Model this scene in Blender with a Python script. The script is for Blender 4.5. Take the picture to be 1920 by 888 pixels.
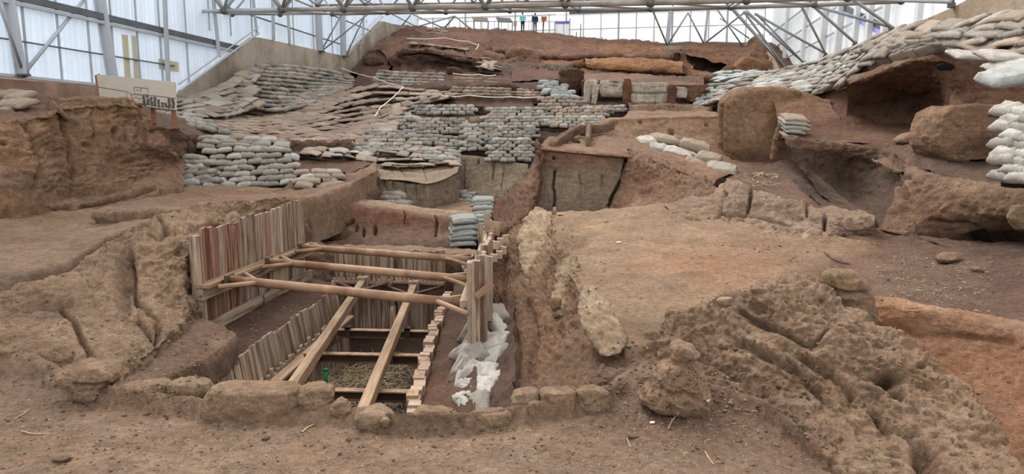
import bpy, bmesh, math, random
import numpy as np
from mathutils import Vector, Matrix

for o in list(bpy.data.objects): bpy.data.objects.remove(o)
S = bpy.context.scene
C = S.collection
random.seed(7); RNG = np.random.default_rng(7)

# ------------------------------------------------------------------ camera, sky, sun, exposure
F = 1300.0; TH = math.atan(182 / F); CT, ST = math.cos(TH), math.sin(TH)
cam_d = bpy.data.cameras.new('camera'); cam = bpy.data.objects.new('camera', cam_d); C.objects.link(cam)
cam_d.sensor_width = 36; cam_d.lens = F / 1920 * 36; cam_d.clip_end = 400; cam_d.clip_start = 0.05
cam.location = (0, 0, 0); cam.rotation_euler = (math.pi / 2 - TH, 0, 0)
S.camera = cam
W = bpy.data.worlds.new('sky'); S.world = W; W.use_nodes = True
bg = W.node_tree.nodes['Background']; bg.inputs[0].default_value = (1.0, 0.985, 0.965, 1); bg.inputs[1].default_value = .85
sd = bpy.data.lights.new('sun', 'SUN'); sun = bpy.data.objects.new('sun', sd); C.objects.link(sun)
sd.energy = 2.3; sd.angle = math.radians(35); sd.color = (1, 0.97, 0.92)
sun.rotation_euler = (math.radians(-38), math.radians(-22), 0); sun.location = (0, 20, 30)
S.view_settings.view_transform = 'Standard'; S.view_settings.look = 'None'
S.view_settings.exposure = 1.0; S.view_settings.gamma = 1; S.view_settings.use_curve_mapping = False
S.cycles.max_bounces = 5; S.cycles.diffuse_bounces = 2; S.cycles.transmission_bounces = 4

# ------------------------------------------------------------------ picture point -> place in the world (eye at origin, y is distance)
def P(px, py, Y):
    u = (px - 960) / F; v = (444 - py) / F
    ry = CT + v * ST; rz = -ST + v * CT
    t = Y / ry
    return np.array((u * t, Y, rz * t))
def YZ(py, z):                       # distance at which a horizontal level z is seen at height py
    v = (444 - py) / F
    return z * (CT + v * ST) / (-ST + v * CT)
def G(px, py, z): return P(px, py, YZ(py, z))
def proj(p):
    p = np.asarray(p); x, y, z = p[..., 0], p[..., 1], p[..., 2]
    d = y * CT - z * ST; d = np.where(d < 0.1, 0.1, d); v = (y * ST + z * CT) / d
    return 960 + F * x / d, 444 - F * v
def lin(c): return tuple((x / 255 / 12.92) if x / 255 <= .04045 else ((x / 255 + .055) / 1.055) ** 2.4 for x in c)

# ------------------------------------------------------------------ noise
_perm = np.random.default_rng(3).permutation(256); _perm = np.concatenate([_perm, _perm])
_g = np.random.default_rng(4).normal(size=(256, 3)); _g /= np.linalg.norm(_g, axis=1)[:, None]
def perlin(p):
    i = np.floor(p).astype(np.int64); f = p - i; i &= 255; w = f * f * f * (f * (f * 6 - 15) + 10)
    r = 0
    for a in (0, 1):
        ha = _perm[(i[:, 0] + a) & 255]; wa = w[:, 0] if a else 1 - w[:, 0]
        for b in (0, 1):
            hb = _perm[(ha + i[:, 1] + b) & 255]; wb = w[:, 1] if b else 1 - w[:, 1]
            for c in (0, 1):
                g = _g[_perm[(hb + i[:, 2] + c) & 255]]
                d = g[:, 0] * (f[:, 0] - a) + g[:, 1] * (f[:, 1] - b) + g[:, 2] * (f[:, 2] - c)
                r = r + d * wa * wb * (w[:, 2] if c else 1 - w[:, 2])
    return r
def fbm(p, o=4, gain=.5):
    s = 0; a = 1.0
    for k in range(o):
        s = s + a * perlin(p * (2.03 ** k) + 17.3 * k); a *= gain
    return s
def flakes(p, levels=3.2, edge=.16):
    t = (fbm(p, 4, .58) + 1) * levels; f = t - np.floor(t); g = np.clip((f - .5) / edge + .5, 0, 1)
    return (np.floor(t) + g * g * (3 - 2 * g)) / levels - 1
def billow(p, o=3):
    s = 0; a = 1.0
    for k in range(o):
        s = s + a * (np.abs(perlin(p * (2.1 ** k) + 9.1 * k)) * 2 - .4); a *= .5
    return s

# ------------------------------------------------------------------ objects
def mesh_obj(name, V, Fc, mat, parent=None, cols=None, smooth=True, kind=None):
    me = bpy.data.meshes.new(name)
    V = np.asarray(V, dtype=np.float32)
    if isinstance(Fc, np.ndarray):
        n, k = Fc.shape
        me.vertices.add(len(V)); me.vertices.foreach_set('co', V.ravel())
        me.loops.add(n * k); me.loops.foreach_set('vertex_index', Fc.astype(np.int32).ravel())
        me.polygons.add(n); me.polygons.foreach_set('loop_start', np.arange(0, n * k, k, dtype=np.int32))
        me.update(calc_edges=True)
    else:
        me.from_pydata([tuple(map(float, v)) for v in V], [], [tuple(f) for f in Fc]); me.update()
    if smooth: me.polygons.foreach_set('use_smooth', np.ones(len(me.polygons), dtype=bool))
    if cols is not None:
        at = me.color_attributes.new('Tint', 'FLOAT_COLOR', 'POINT'); at.data.foreach_set('color', np.asarray(cols, dtype=np.float32).ravel())
    me.materials.append(mat)
    o = bpy.data.objects.new(name, me); C.objects.link(o)
    if parent: o.parent = parent
    if kind: o['kind'] = kind
    return o
def tag(o, label, cat, group=None):
    o['label'] = label; o['category'] = cat
    if group: o['group'] = group
    return o
def empty(name, loc=(0, 0, 0), label=None, cat=None, group=None, kind=None):
    o = bpy.data.objects.new(name, None); C.objects.link(o); o.location = tuple(map(float, loc)); o.empty_display_size = .1
    if label: tag(o, label, cat, group)
    if kind: o['kind'] = kind
    return o
def join_geo(parts):
    Vs, Fs, Cs, n = [], [], [], 0
    for g in parts:
        v, f = g[0], g[1]
        Vs.append(v); Fs.append(np.asarray(f) + n); n += len(v)
        if len(g) > 2: Cs.append(g[2])
    return np.concatenate(Vs), np.concatenate(Fs), (np.concatenate(Cs) if Cs else None)
BOXF = np.array([(0, 1, 3, 2), (4, 6, 7, 5), (0, 4, 5, 1), (2, 3, 7, 6), (0, 2, 6, 4), (1, 5, 7, 3)])
def box_between(a, b, w, h, up=(0, 0, 1)):
    """rectangular bar from a to b, w sideways and h along up"""
    a = np.asarray(a, float); b = np.asarray(b, float); d = (b - a) / np.linalg.norm(b - a)
    s = np.cross(d, up); s /= np.linalg.norm(s) + 1e-9; u = np.cross(s, d)
    return np.array([e + s * w / 2 * i + u * h / 2 * j for e in (a, b) for i in (-1, 1) for j in (-1, 1)]), BOXF
def box(c, s):
    c = np.asarray(c, float); s = np.asarray(s, float) / 2
    return np.array([c + s * (i, j, k) for i in (-1, 1) for j in (-1, 1) for k in (-1, 1)]), BOXF
def tube(a, b, r, n=8, r2=None):
    a = np.asarray(a, float); b = np.asarray(b, float); d = (b - a) / np.linalg.norm(b - a); r2 = r if r2 is None else r2
    s = np.cross(d, (0, 0, 1) if abs(d[2]) < .95 else (1, 0, 0)); s /= np.linalg.norm(s); u = np.cross(s, d)
    t = np.arange(n) * 2 * math.pi / n; ring = np.cos(t)[:, None] * s + np.sin(t)[:, None] * u
    V = np.concatenate([a + ring * r, b + ring * r2, [a], [b]])
    Fq = [(i, (i + 1) % n, n + (i + 1) % n, n + i) for i in range(n)]
    Fq += [(2 * n, (i + 1) % n, i, i) for i in range(n)] + [(2 * n + 1, n + i, n + (i + 1) % n, n + (i + 1) % n) for i in range(n)]
    return V, Fq
def fix(Fq): return [tuple(dict.fromkeys(int(x) for x in f)) for f in Fq]
def tube_path(pts, r, n=5):
    pts = [np.asarray(p, float) for p in pts]; V = []; Fq = []
    for i, p in enumerate(pts):
        d = pts[min(i + 1, len(pts) - 1)] - pts[max(i - 1, 0)]; d /= np.linalg.norm(d) + 1e-9
        s = np.cross(d, (0, 0, 1) if abs(d[2]) < .9 else (1, 0, 0)); s /= np.linalg.norm(s); u = np.cross(s, d)
        for k in range(n):
            t = 2 * math.pi * k / n; V.append(p + r * (math.cos(t) * s + math.sin(t) * u))
    for i in range(len(pts) - 1):
        for k in range(n): Fq.append((i * n + k, i * n + (k + 1) % n, (i + 1) * n + (k + 1) % n, (i + 1) * n + k))
    return np.array(V), np.array(Fq)
def geo_obj(name, parts, mat, parent=None, smooth=False, kind=None):
    Vs, Fs, n = [], [], 0
    for v, f in [(g[0], g[1]) for g in parts]:
        Vs.append(v); Fs += [tuple(x + n for x in fa) for fa in fix(f)]; n += len(v)
    return mesh_obj(name, np.concatenate(Vs), Fs, mat, parent, None, smooth, kind)

# ------------------------------------------------------------------ materials
def new_mat(name):
    m = bpy.data.materials.new(name); m.use_nodes = True; nt = m.node_tree; nt.nodes.clear()
    out = nt.nodes.new('ShaderNodeOutputMaterial'); b = nt.nodes.new('ShaderNodeBsdfPrincipled')
    nt.links.new(b.outputs[0], out.inputs[0]); b.inputs['Roughness'].default_value = .9
    b.inputs['Specular IOR Level'].default_value = .25
    return m, nt, b
def N(nt, t, **k):
    n = nt.nodes.new(t)
    for a, v in k.items(): setattr(n, a, v)
    return n
def math_n(nt, op, a, b=None, clamp=False):
    n = N(nt, 'ShaderNodeMath', operation=op, use_clamp=clamp)
    for i, x in enumerate((a, b)):
        if x is None: continue
        if isinstance(x, (int, float)): n.inputs[i].default_value = x
        else: nt.links.new(x, n.inputs[i])
    return n.outputs[0]
def maprange(nt, x, a, b, c, d):
    n = N(nt, 'ShaderNodeMapRange'); nt.links.new(x, n.inputs[0])
    for i, v in enumerate((a, b, c, d)): n.inputs[i + 1].default_value = v
    return n.outputs[0]
def noise_n(nt, vec, scale, detail=4, rough=.6, dist=0):
    n = N(nt, 'ShaderNodeTexNoise'); n.inputs['Scale'].default_value = scale; n.inputs['Detail'].default_value = detail
    n.inputs['Roughness'].default_value = rough; n.inputs['Distortion'].default_value = dist
    if vec is not None: nt.links.new(vec, n.inputs['Vector'])
    return n.outputs[0]
def scale_vec(nt, vec, s, rot=(0, 0, 0)):
    n = N(nt, 'ShaderNodeMapping'); n.inputs['Scale'].default_value = s; n.inputs['Rotation'].default_value = rot
    nt.links.new(vec, n.inputs[0]); return n.outputs[0]
def mixc(nt, f, a, b, mode='MIX'):
    n = N(nt, 'ShaderNodeMix', data_type='RGBA', blend_type=mode)
    for i, x in ((0, f), (6, a), (7, b)):
        if isinstance(x, (int, float)): n.inputs[i].default_value = x
        elif isinstance(x, tuple): n.inputs[i].default_value = (*x[:3], 1)
        else: nt.links.new(x, n.inputs[i])
    return n.outputs[2]
def mulv(nt, col, val):
    n = N(nt, 'ShaderNodeVectorMath', operation='SCALE'); nt.links.new(col, n.inputs[0]); nt.links.new(val, n.inputs['Scale']); return n.outputs[0]
def bump(nt, h, b, dist, strength=1):
    n = N(nt, 'ShaderNodeBump'); n.inputs['Distance'].default_value = dist; n.inputs['Strength'].default_value = strength
    nt.links.new(h, n.inputs['Height']); nt.links.new(n.outputs[0], b.inputs['Normal'])

def earth(name, s=1.0, strata=.0, cracks=.0, speck=.5, pits=.3, rough=1.0, tilt=0):
    """soil: base colour from the Tint attribute, grain, straw flecks, pits, layers; s = metres per feature"""
    m, nt, b = new_mat(name)
    tc = N(nt, 'ShaderNodeTexCoord').outputs['Object']
    at = N(nt, 'ShaderNodeVertexColor', layer_name='Tint').outputs[0]
    a = noise_n(nt, tc, .9 / s, 6, .68)
    d = noise_n(nt, tc, 7 / s, 7, .72)
    g = noise_n(nt, tc, 38 / s, 5, .75)
    v = math_n(nt, 'MULTIPLY', maprange(nt, a, .32, .68, .78, 1.2), maprange(nt, d, .32, .68, .62, 1.36))
    v = math_n(nt, 'MULTIPLY', v, maprange(nt, g, .32, .68, .68, 1.3))
    h = math_n(nt, 'ADD', math_n(nt, 'MULTIPLY', d, 1.9 * rough), math_n(nt, 'MULTIPLY', g, .62 * rough))
    if strata:
        st = noise_n(nt, scale_vec(nt, tc, (.8, .8, 4.5), (tilt, tilt, 0)), 1.3 / s, 7, .78, .6)
        v = math_n(nt, 'MULTIPLY', v, maprange(nt, st, .35, .65, 1 - .32 * strata, 1 + .22 * strata))
        h = math_n(nt, 'ADD', h, math_n(nt, 'MULTIPLY', st, 1.8 * strata))
    if cracks:
        w = N(nt, 'ShaderNodeVectorMath', operation='ADD')
        nz = N(nt, 'ShaderNodeTexNoise'); nz.inputs['Scale'].default_value = 3 / s; nt.links.new(tc, nz.inputs['Vector'])
        sc = N(nt, 'ShaderNodeVectorMath', operation='SCALE'); sc.inputs['Scale'].default_value = .5 * s; nt.links.new(nz.outputs[1], sc.inputs[0])
        nt.links.new(tc, w.inputs[0]); nt.links.new(sc.outputs[0], w.inputs[1])
        vo = N(nt, 'ShaderNodeTexVoronoi', feature='DISTANCE_TO_EDGE'); vo.inputs['Scale'].default_value = 2.2 / s; nt.links.new(w.outputs[0], vo.inputs['Vector'])
        gate = maprange(nt, a, .52, .60, 0, 1)
        line = math_n(nt, 'MULTIPLY', maprange(nt, vo.outputs['Distance'], .004, .022, 1, 0), gate)
        v = math_n(nt, 'MULTIPLY', v, math_n(nt, 'SUBTRACT', 1, math_n(nt, 'MULTIPLY', line, .6 * cracks)))
        h = math_n(nt, 'SUBTRACT', h, math_n(nt, 'MULTIPLY', line, 1.2 * cracks))
    if pits:
        vp = N(nt, 'ShaderNodeTexVoronoi'); vp.inputs['Scale'].default_value = 9 / s; nt.links.new(tc, vp.inputs['Vector'])
        pt = math_n(nt, 'MULTIPLY', maprange(nt, vp.outputs['Distance'], .06, .16, 1, 0), maprange(nt, d, .48, .56, 0, 1))
        v = math_n(nt, 'MULTIPLY', v, math_n(nt, 'SUBTRACT', 1, math_n(nt, 'MULTIPLY', pt, .55 * pits)))
        h = math_n(nt, 'SUBTRACT', h, math_n(nt, 'MULTIPLY', pt, pits))
    hs = N(nt, 'ShaderNodeHueSaturation'); nt.links.new(at, hs.inputs['Color'])
    nt.links.new(maprange(nt, a, .3, .7, 1.0, .82), hs.inputs['Saturation'])
    warm = mixc(nt, 1.0, hs.outputs[0], (1.0, .975, .935), 'MULTIPLY'); col = mulv(nt, warm, v)
    if speck:
        vs = N(nt, 'ShaderNodeTexVoronoi'); vs.inputs['Scale'].default_value = 26 / s; nt.links.new(tc, vs.inputs['Vector'])
        sp = math_n(nt, 'MULTIPLY', maprange(nt, vs.outputs['Distance'], .09, .17, speck, 0), maprange(nt, g, .52, .57, 0, 1))
        col = mixc(nt, sp, col, lin((214, 196, 170)))
    nt.links.new(col, b.inputs['Base Color'])
    bump(nt, h, b, .085 * s)
    return m
M = {}
M['soil_near'] = earth('soil_near', .55, 0, .0, .6, .3)
M['wall_near'] = earth('wall_near', .7, .25, .3, .35, .5)
M['soil_mid'] = earth('soil_mid', .9, 0, .1, .6, .3)
M['wall_mid'] = earth('wall_mid', 1.2, .4, .45, .5, .5)
M['layer_mid'] = earth('layer_mid', 1.1, .6, .3, .7, .6)
M['soil_far'] = earth('soil_far', 2.4, .25, .2, .6, .5)
M['wall_far'] = earth('wall_far', 2.8, .7, .4, .7, .6)
M['fur_wall'] = earth('fur_wall', .6, .0, .0, .4, .4)

def simple(name, col, rough=.8, metal=0, ns=None, amp=.15, bumpd=0, stretch=None, objrand=0, dark=None, darkamt=0):
    m, nt, b = new_mat(name); b.inputs['Roughness'].default_value = rough; b.inputs['Metallic'].default_value = metal
    c = lin(col)
    if ns:
        tc = N(nt, 'ShaderNodeTexCoord').outputs['Object']
        if objrand:
            oi = N(nt, 'ShaderNodeObjectInfo'); ad = N(nt, 'ShaderNodeVectorMath', operation='ADD')
            cb = N(nt, 'ShaderNodeCombineXYZ'); mm = math_n(nt, 'MULTIPLY', oi.outputs['Random'], 37.0)
            nt.links.new(mm, cb.inputs[0]); nt.links.new(mm, cb.inputs[1]); nt.links.new(tc, ad.inputs[0]); nt.links.new(cb.outputs[0], ad.inputs[1]); tc = ad.outputs[0]
        v0 = scale_vec(nt, tc, stretch) if stretch else tc
        n = noise_n(nt, v0, ns, 6, .65)
        v = maprange(nt, n, .3, .7, 1 - amp, 1 + amp)
        if objrand: v = math_n(nt, 'MULTIPLY', v, maprange(nt, oi.outputs['Random'], 0, 1, 1 - objrand, 1 + objrand))
        rgb = N(nt, 'ShaderNodeRGB'); rgb.outputs[0].default_value = (*c, 1)
        col_o = mulv(nt, rgb.outputs[0], v)
        if dark:
            n2 = noise_n(nt, v0, ns * .35, 4, .6)
            f = maprange(nt, n2, .47, .6, 0, darkamt)
            col_o = mixc(nt, f, col_o, lin(dark))
        nt.links.new(col_o, b.inputs['Base Color'])
        if bumpd: bump(nt, n, b, bumpd)
    else: b.inputs['Base Color'].default_value = (*c, 1)
    return m
M['wood'] = simple('weathered_plank', (152, 134, 116), .85, 0, 9, .38, .008, (3, 3, .2), .2, (84, 54, 42), .8)
M['wood_stained'] = simple('stained_plank', (138, 104, 86), .85, 0, 9, .4, .008, (3, 3, .2), .2, (74, 40, 30), .85)
M['timber'] = simple('sawn_timber', (150, 124, 100), .8, 0, 7, .26, .004, (3, 3, .25), .06, (98, 74, 56), .6)
M['pegs'] = simple('plank_ends', (156, 134, 116), .85, 0, 10, .2, .004, None, .1)
M['rust_pipe'] = simple('rusty_painted_pipe', (150, 122, 98), .6, .05, 3, .2, .002, None, .06, (108, 74, 54), .75)
M['rust_steel'] = simple('dirty_steel', (112, 90, 78), .6, .3, 5, .3, .002, None, 0, (60, 44, 36), .6)
M['frame_white'] = simple('painted_frame_steel', (168, 173, 180), .5, .1, 2, .08)
M['frame_dusty'] = simple('dusty_frame_tube', (150, 145, 140), .6, .1, 2, .14, 0, None, 0, (118, 104, 92), .6)
M['frame_dark'] = simple('frame_joint_steel', (96, 94, 92), .5, .4)
M['girt'] = simple('dark_girt', (92, 96, 102), .6, .2, 2, .2)
M['mullion'] = simple('grey_mullion', (165, 172, 178), .6, .2, 2, .1)
M['straw'] = simple('dry_straw', (178, 160, 128), .8, 0, 8, .2)
M['tape'] = simple('white_tape', (235, 228, 218), .7)
M['iron'] = simple('rust_iron', (70, 52, 42), .7, .3)
M['green_pipe'] = simple('green_plastic', (42, 110, 74), .4)
M['water'] = simple('pit_water', (20, 24, 26), .06)
M['rope_white'] = simple('white_cord', (226, 214, 196), .8)
M['stone'] = simple('pale_stone', (176, 160, 142), .9, 0, 9, .2, .01)

def concrete(name, col, stain, s=1.0):
    m, nt, b = new_mat(name); tc = N(nt, 'ShaderNodeTexCoord').outputs['Object']
    n1 = noise_n(nt, tc, .5 / s, 7, .7); n2 = noise_n(nt, tc, 6 / s, 5, .7); n3 = noise_n(nt, scale_vec(nt, tc, (3, 3, .25)), 1.0 / s, 4, .6)
    f = maprange(nt, math_n(nt, 'MULTIPLY', n1, math_n(nt, 'ADD', n3, .5)), .38, .62, 0, 1)
    c = mixc(nt, f, lin(col), lin(stain)); c = mulv(nt, c, maprange(nt, n2, .3, .7, .82, 1.16))
    nt.links.new(c, b.inputs['Base Color']); bump(nt, n2, b, .02 * s); return m
M['concrete'] = concrete('stained_concrete', (166, 156, 142), (124, 110, 96), 3)
M['concrete_r'] = concrete('warm_concrete', (158, 142, 124), (134, 114, 96), 4)
M['plinth'] = concrete('brown_plinth', (158, 130, 112), (122, 98, 84), 3)
M['plaster'] = concrete('white_wall_plaster', (206, 190, 170), (150, 122, 98), 1.2)

def panel_mat(name, col, transl=.55, dirt=.1):
    m = bpy.data.materials.new(name); m.use_nodes = True; nt = m.node_tree; nt.nodes.clear()
    out = N(nt, 'ShaderNodeOutputMaterial'); mx = N(nt, 'ShaderNodeMixShader'); d = N(nt, 'ShaderNodeBsdfDiffuse'); t = N(nt, 'ShaderNodeBsdfTranslucent')
    tc = N(nt, 'ShaderNodeTexCoord').outputs['Object']; n = noise_n(nt, scale_vec(nt, tc, (2, 2, .15)), 1.2, 5, .6)
    n2 = noise_n(nt, tc, 3.5, 3, .6)
    rgb = N(nt, 'ShaderNodeRGB'); rgb.outputs[0].default_value = (*lin(col), 1)
    v = math_n(nt, 'MULTIPLY', maprange(nt, n, .3, .7, 1 - dirt, 1 + dirt * .4), maprange(nt, n2, .62, .72, 1, 1 - dirt))
    c = mulv(nt, rgb.outputs[0], v)
    nt.links.new(c, d.inputs[0]); nt.links.new(c, t.inputs[0]); mx.inputs[0].default_value = transl
    nt.links.new(d.outputs[0], mx.inputs[1]); nt.links.new(t.outputs[0], mx.inputs[2]); nt.links.new(mx.outputs[0], out.inputs[0]); return m
M['panel'] = panel_mat('translucent_sheet', (228, 236, 245), .6, .08)
M['panel_back'] = panel_mat('bright_translucent_sheet', (247, 249, 251), .65, .04)
M['panel_old'] = panel_mat('yellowed_sheet', (214, 206, 178), .4, .1)

def bag_mat():
    m, nt, b = new_mat('sandbag_cloth'); tc = N(nt, 'ShaderNodeTexCoord').outputs['Object']
    at = N(nt, 'ShaderNodeVertexColor', layer_name='Tint').outputs[0]; oi = N(nt, 'ShaderNodeObjectInfo')
    ad = N(nt, 'ShaderNodeVectorMath', operation='ADD'); nt.links.new(tc, ad.inputs[0]); nt.links.new(oi.outputs['Location'], ad.inputs[1])
    n = noise_n(nt, ad.outputs[0], 2.2, 5, .65); n2 = noise_n(nt, ad.outputs[0], 14, 4, .6)
    v = math_n(nt, 'MULTIPLY', maprange(nt, n2, .3, .7, .86, 1.12), maprange(nt, oi.outputs['Random'], 0, 1, .88, 1.1))
    c = mixc(nt, maprange(nt, n, .48, .66, 0, .6), at, lin((140, 121, 104)))
    c = mulv(nt, c, v); nt.links.new(c, b.inputs['Base Color']); bump(nt, n2, b, .03); return m
M['bag'] = bag_mat()

# ------------------------------------------------------------------ terrain sheets
def catmull(A, t):
    """A (n, ...) control rows, t in [0,n-1]"""
    n = len(A); i = np.clip(np.floor(t).astype(int), 0, n - 2); f = (t - i).reshape((-1,) + (1,) * (A.ndim - 1))
    p0 = A[np.maximum(i - 1, 0)]; p1 = A[i]; p2 = A[i + 1]; p3 = A[np.minimum(i + 2, n - 1)]
    return .5 * (2 * p1 + (p2 - p0) * f + (2 * p0 - 5 * p1 + 4 * p2 - p3) * f ** 2 + (3 * p1 - p0 - 3 * p2 + p3) * f ** 3)
def row_resample(row, m, smooth=True):
    pts = np.array([P(*q) for q in row]); x = np.array([q[0] for q in row], float); y = np.array([q[1] for q in row], float)
    s = np.concatenate([[0], np.cumsum(np.hypot(np.diff(x), np.diff(y)) + 1e-6)]); s /= s[-1]
    t = np.linspace(0, 1, m)
    idx = np.interp(t, s, np.arange(len(row)))
    if len(row) > 2 and smooth: return .6 * catmull(pts, idx) + .4 * np.stack([np.interp(t, s, pts[:, k]) for k in range(3)], 1)
    return np.stack([np.interp(t, s, pts[:, k]) for k in range(3)], 1)
def seg_dist(px, py, line):
    best = np.full(px.shape, 1e9)
    for (x0, y0), (x1, y1) in zip(line[:-1], line[1:]):
        dx, dy = x1 - x0, y1 - y0; L = dx * dx + dy * dy + 1e-9
        t = np.clip(((px - x0) * dx + (py - y0) * dy) / L, 0, 1)
        best = np.minimum(best, np.hypot(px - x0 - t * dx, py - y0 - t * dy))
    return best
def sheet(name, rows, mat, col, amp=3, lam=40, sp=3.0, bl=.6, strata=0, cuts=(), dents=(), spots=(), smooth=True, vsmooth=True, back=None, foot=None,
          label=None, cat=None, parent=None, sides=None, tl=.25, kz=1.0, band=None, oct=6, hsmooth=True, flake=.8, dip=0, fur=0):
    """a surface through rows of (picture x, picture y, distance); relief amp and wavelength lam are given at the sheet's own scale"""
    rows = [list(r) for r in rows]
    xs = [q[0] for r in rows for q in r]
    wpx = max(max(q[0] for q in r) - min(q[0] for q in r) for r in rows); wpx = max(wpx, max(abs(r[-1][1] - r[0][1]) for r in rows))
    m = int(np.clip(wpx / sp, 8, 760))
    R = [row_resample(r, m, hsmooth) for r in rows]
    ny = [max(abs(a[1] - b[1]) for a, b in zip(r0, r1)) if len(r0) == len(r1) else abs(np.mean([q[1] for q in r0]) - np.mean([q[1] for q in r1])) for r0, r1 in zip(rows[:-1], rows[1:])]
    if back is not None: R.insert(0, R[0] + np.array([back[0] if len(back) > 2 else 0, back[-2], back[-1]])); ny.insert(0, 12)
    if foot is not None: R.append(R[-1] + np.array([foot[0] if len(foot) > 2 else 0, foot[-2], foot[-1]])); ny.append(12)
    A = np.stack(R)
    tv = np.concatenate([np.linspace(k, k + 1, max(2, int(n / sp)), endpoint=False) for k, n in enumerate(ny)] + [[len(R) - 1.0]])
    if vsmooth: Gd = catmull(A, tv)
    else:
        i = np.clip(np.floor(tv).astype(int), 0, len(A) - 2); f = (tv - i)[:, None, None]; Gd = A[i] * (1 - f) + A[i + 1] * f
    nv = len(tv)
    def normals(Q):
        du = np.gradient(Q, axis=1); dv = np.gradient(Q, axis=0); n = np.cross(du, dv); n /= np.linalg.norm(n, axis=2)[..., None] + 1e-9; return n
    n0 = normals(Gd)
    sgn = -1.0 if (n0 * Gd).sum() > 0 else 1.0
    n0 *= sgn
    K = 2
    for _ in range(K):
        p = np.pad(n0, ((1, 1), (1, 1), (0, 0)), 'edge'); n0 = (p[:-2, 1:-1] + p[2:, 1:-1] + p[1:-1, :-2] + p[1:-1, 2:] + p[1:-1, 1:-1]) / 5
    n0 /= np.linalg.norm(n0, axis=2)[..., None] + 1e-9
    V = Gd.reshape(-1, 3); nn = n0.reshape(-1, 3); Yl = np.maximum(V[:, 1], 3)
    Ym = float(np.median(Yl)); k = Yl / F; f = F / (Ym * lam)
    q = V * f
    h = fbm(q, oct, .56) * 1.0 + bl * billow(q * 1.7 + 5, 4) * .5
    if flake: h = h + flake * flakes(q * np.array((.8, .8, 1.6)) + 40 + (np.array((dip * .6, 0, 0)) * q[:, 2:3])) * 1.1
    if strata:
        strata *= .6 * np.clip(.8 + 1.6 * fbm(q * .5 + 77, 2), 0, 1.6)
        w = (V[:, 2] + dip * V[:, 0]) * f * 5.5 * kz + fbm(q * .5, 3) * 3.2
        tri = np.abs((w % 1.0) - .5) * 2
        h = h + strata * (np.sqrt(tri) - .6) * 1.1 + strata * .7 * perlin(np.stack([q[:, 0] * .5, q[:, 1] * .5, q[:, 2] * 7 * kz], 1))
    if fur:
        fq = np.stack([q[:, 0] * 2.6 - q[:, 2] * 1.3, q[:, 1] * 2.6, q[:, 2] * .7 + q[:, 0] * .5], 1); h = h + fur * (perlin(fq * 1.3) * 1.2 + perlin(fq * 2.9 + 4) * .8 + perlin(fq * 6.1) * .45)
    px, py = proj(V)
    d = amp * k * h
    dark = np.zeros(len(V))
    for line, wd, dp in cuts:
        jx = px + 3 * perlin(q * 4 + 3); ds = seg_dist(jx, py, line)
        g = np.exp(-(ds / wd) ** 2); d = d - g * dp
        dark = np.maximum(dark, g * .5)
    for (cx, cy, rx, ry, dp) in dents:
        g = np.exp(-(((px - cx) / rx) ** 2 + ((py - cy) / ry) ** 2) ** 1.5); d = d - g * dp
    V = V + nn * d[:, None]
    c = np.tile(np.array(lin(col)), (len(V), 1))
    big = fbm(q * .45 + 31, 3)
    if band is not None:                         # colour by row: [(v 0..1, rgb), ...]
        vv = np.repeat(tv / (len(R) - 1), m) + .06 * big
        bc = np.array([lin(b[1]) for b in band]); bv = [b[0] for b in band]
        c = np.stack([np.interp(vv, bv, bc[:, j]) for j in range(3)], 1)
    for (cx, cy, rx, ry, sc, st) in spots:
        g = np.exp(-(((px - cx) / rx) ** 2 + ((py - cy) / ry) ** 2)) * st
        g = np.clip(g * (1 + .9 * big + .6 * perlin(q * 2.2)), 0, 1)[:, None]
        c = c * (1 - g) + np.array(lin(sc)) * g
    c = c * (1 + tl * big)[:, None] * (1 - .35 * dark)[:, None]
    c = np.clip(c, .005, .9)
    cols = np.concatenate([c, np.ones((len(V), 1))], 1)
    i = np.arange(nv - 1)[:, None] * m + np.arange(m - 1)[None, :]
    Fq = np.stack([i, i + 1, i + m + 1, i + m], -1).reshape(-1, 4)
    if sgn < 0: Fq = Fq[:, ::-1]
    o = mesh_obj(name, V, Fq, M[mat], parent, cols)
    if label: tag(o, label, cat)
    elif parent is None: o['kind'] = 'structure'
    return o

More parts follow.
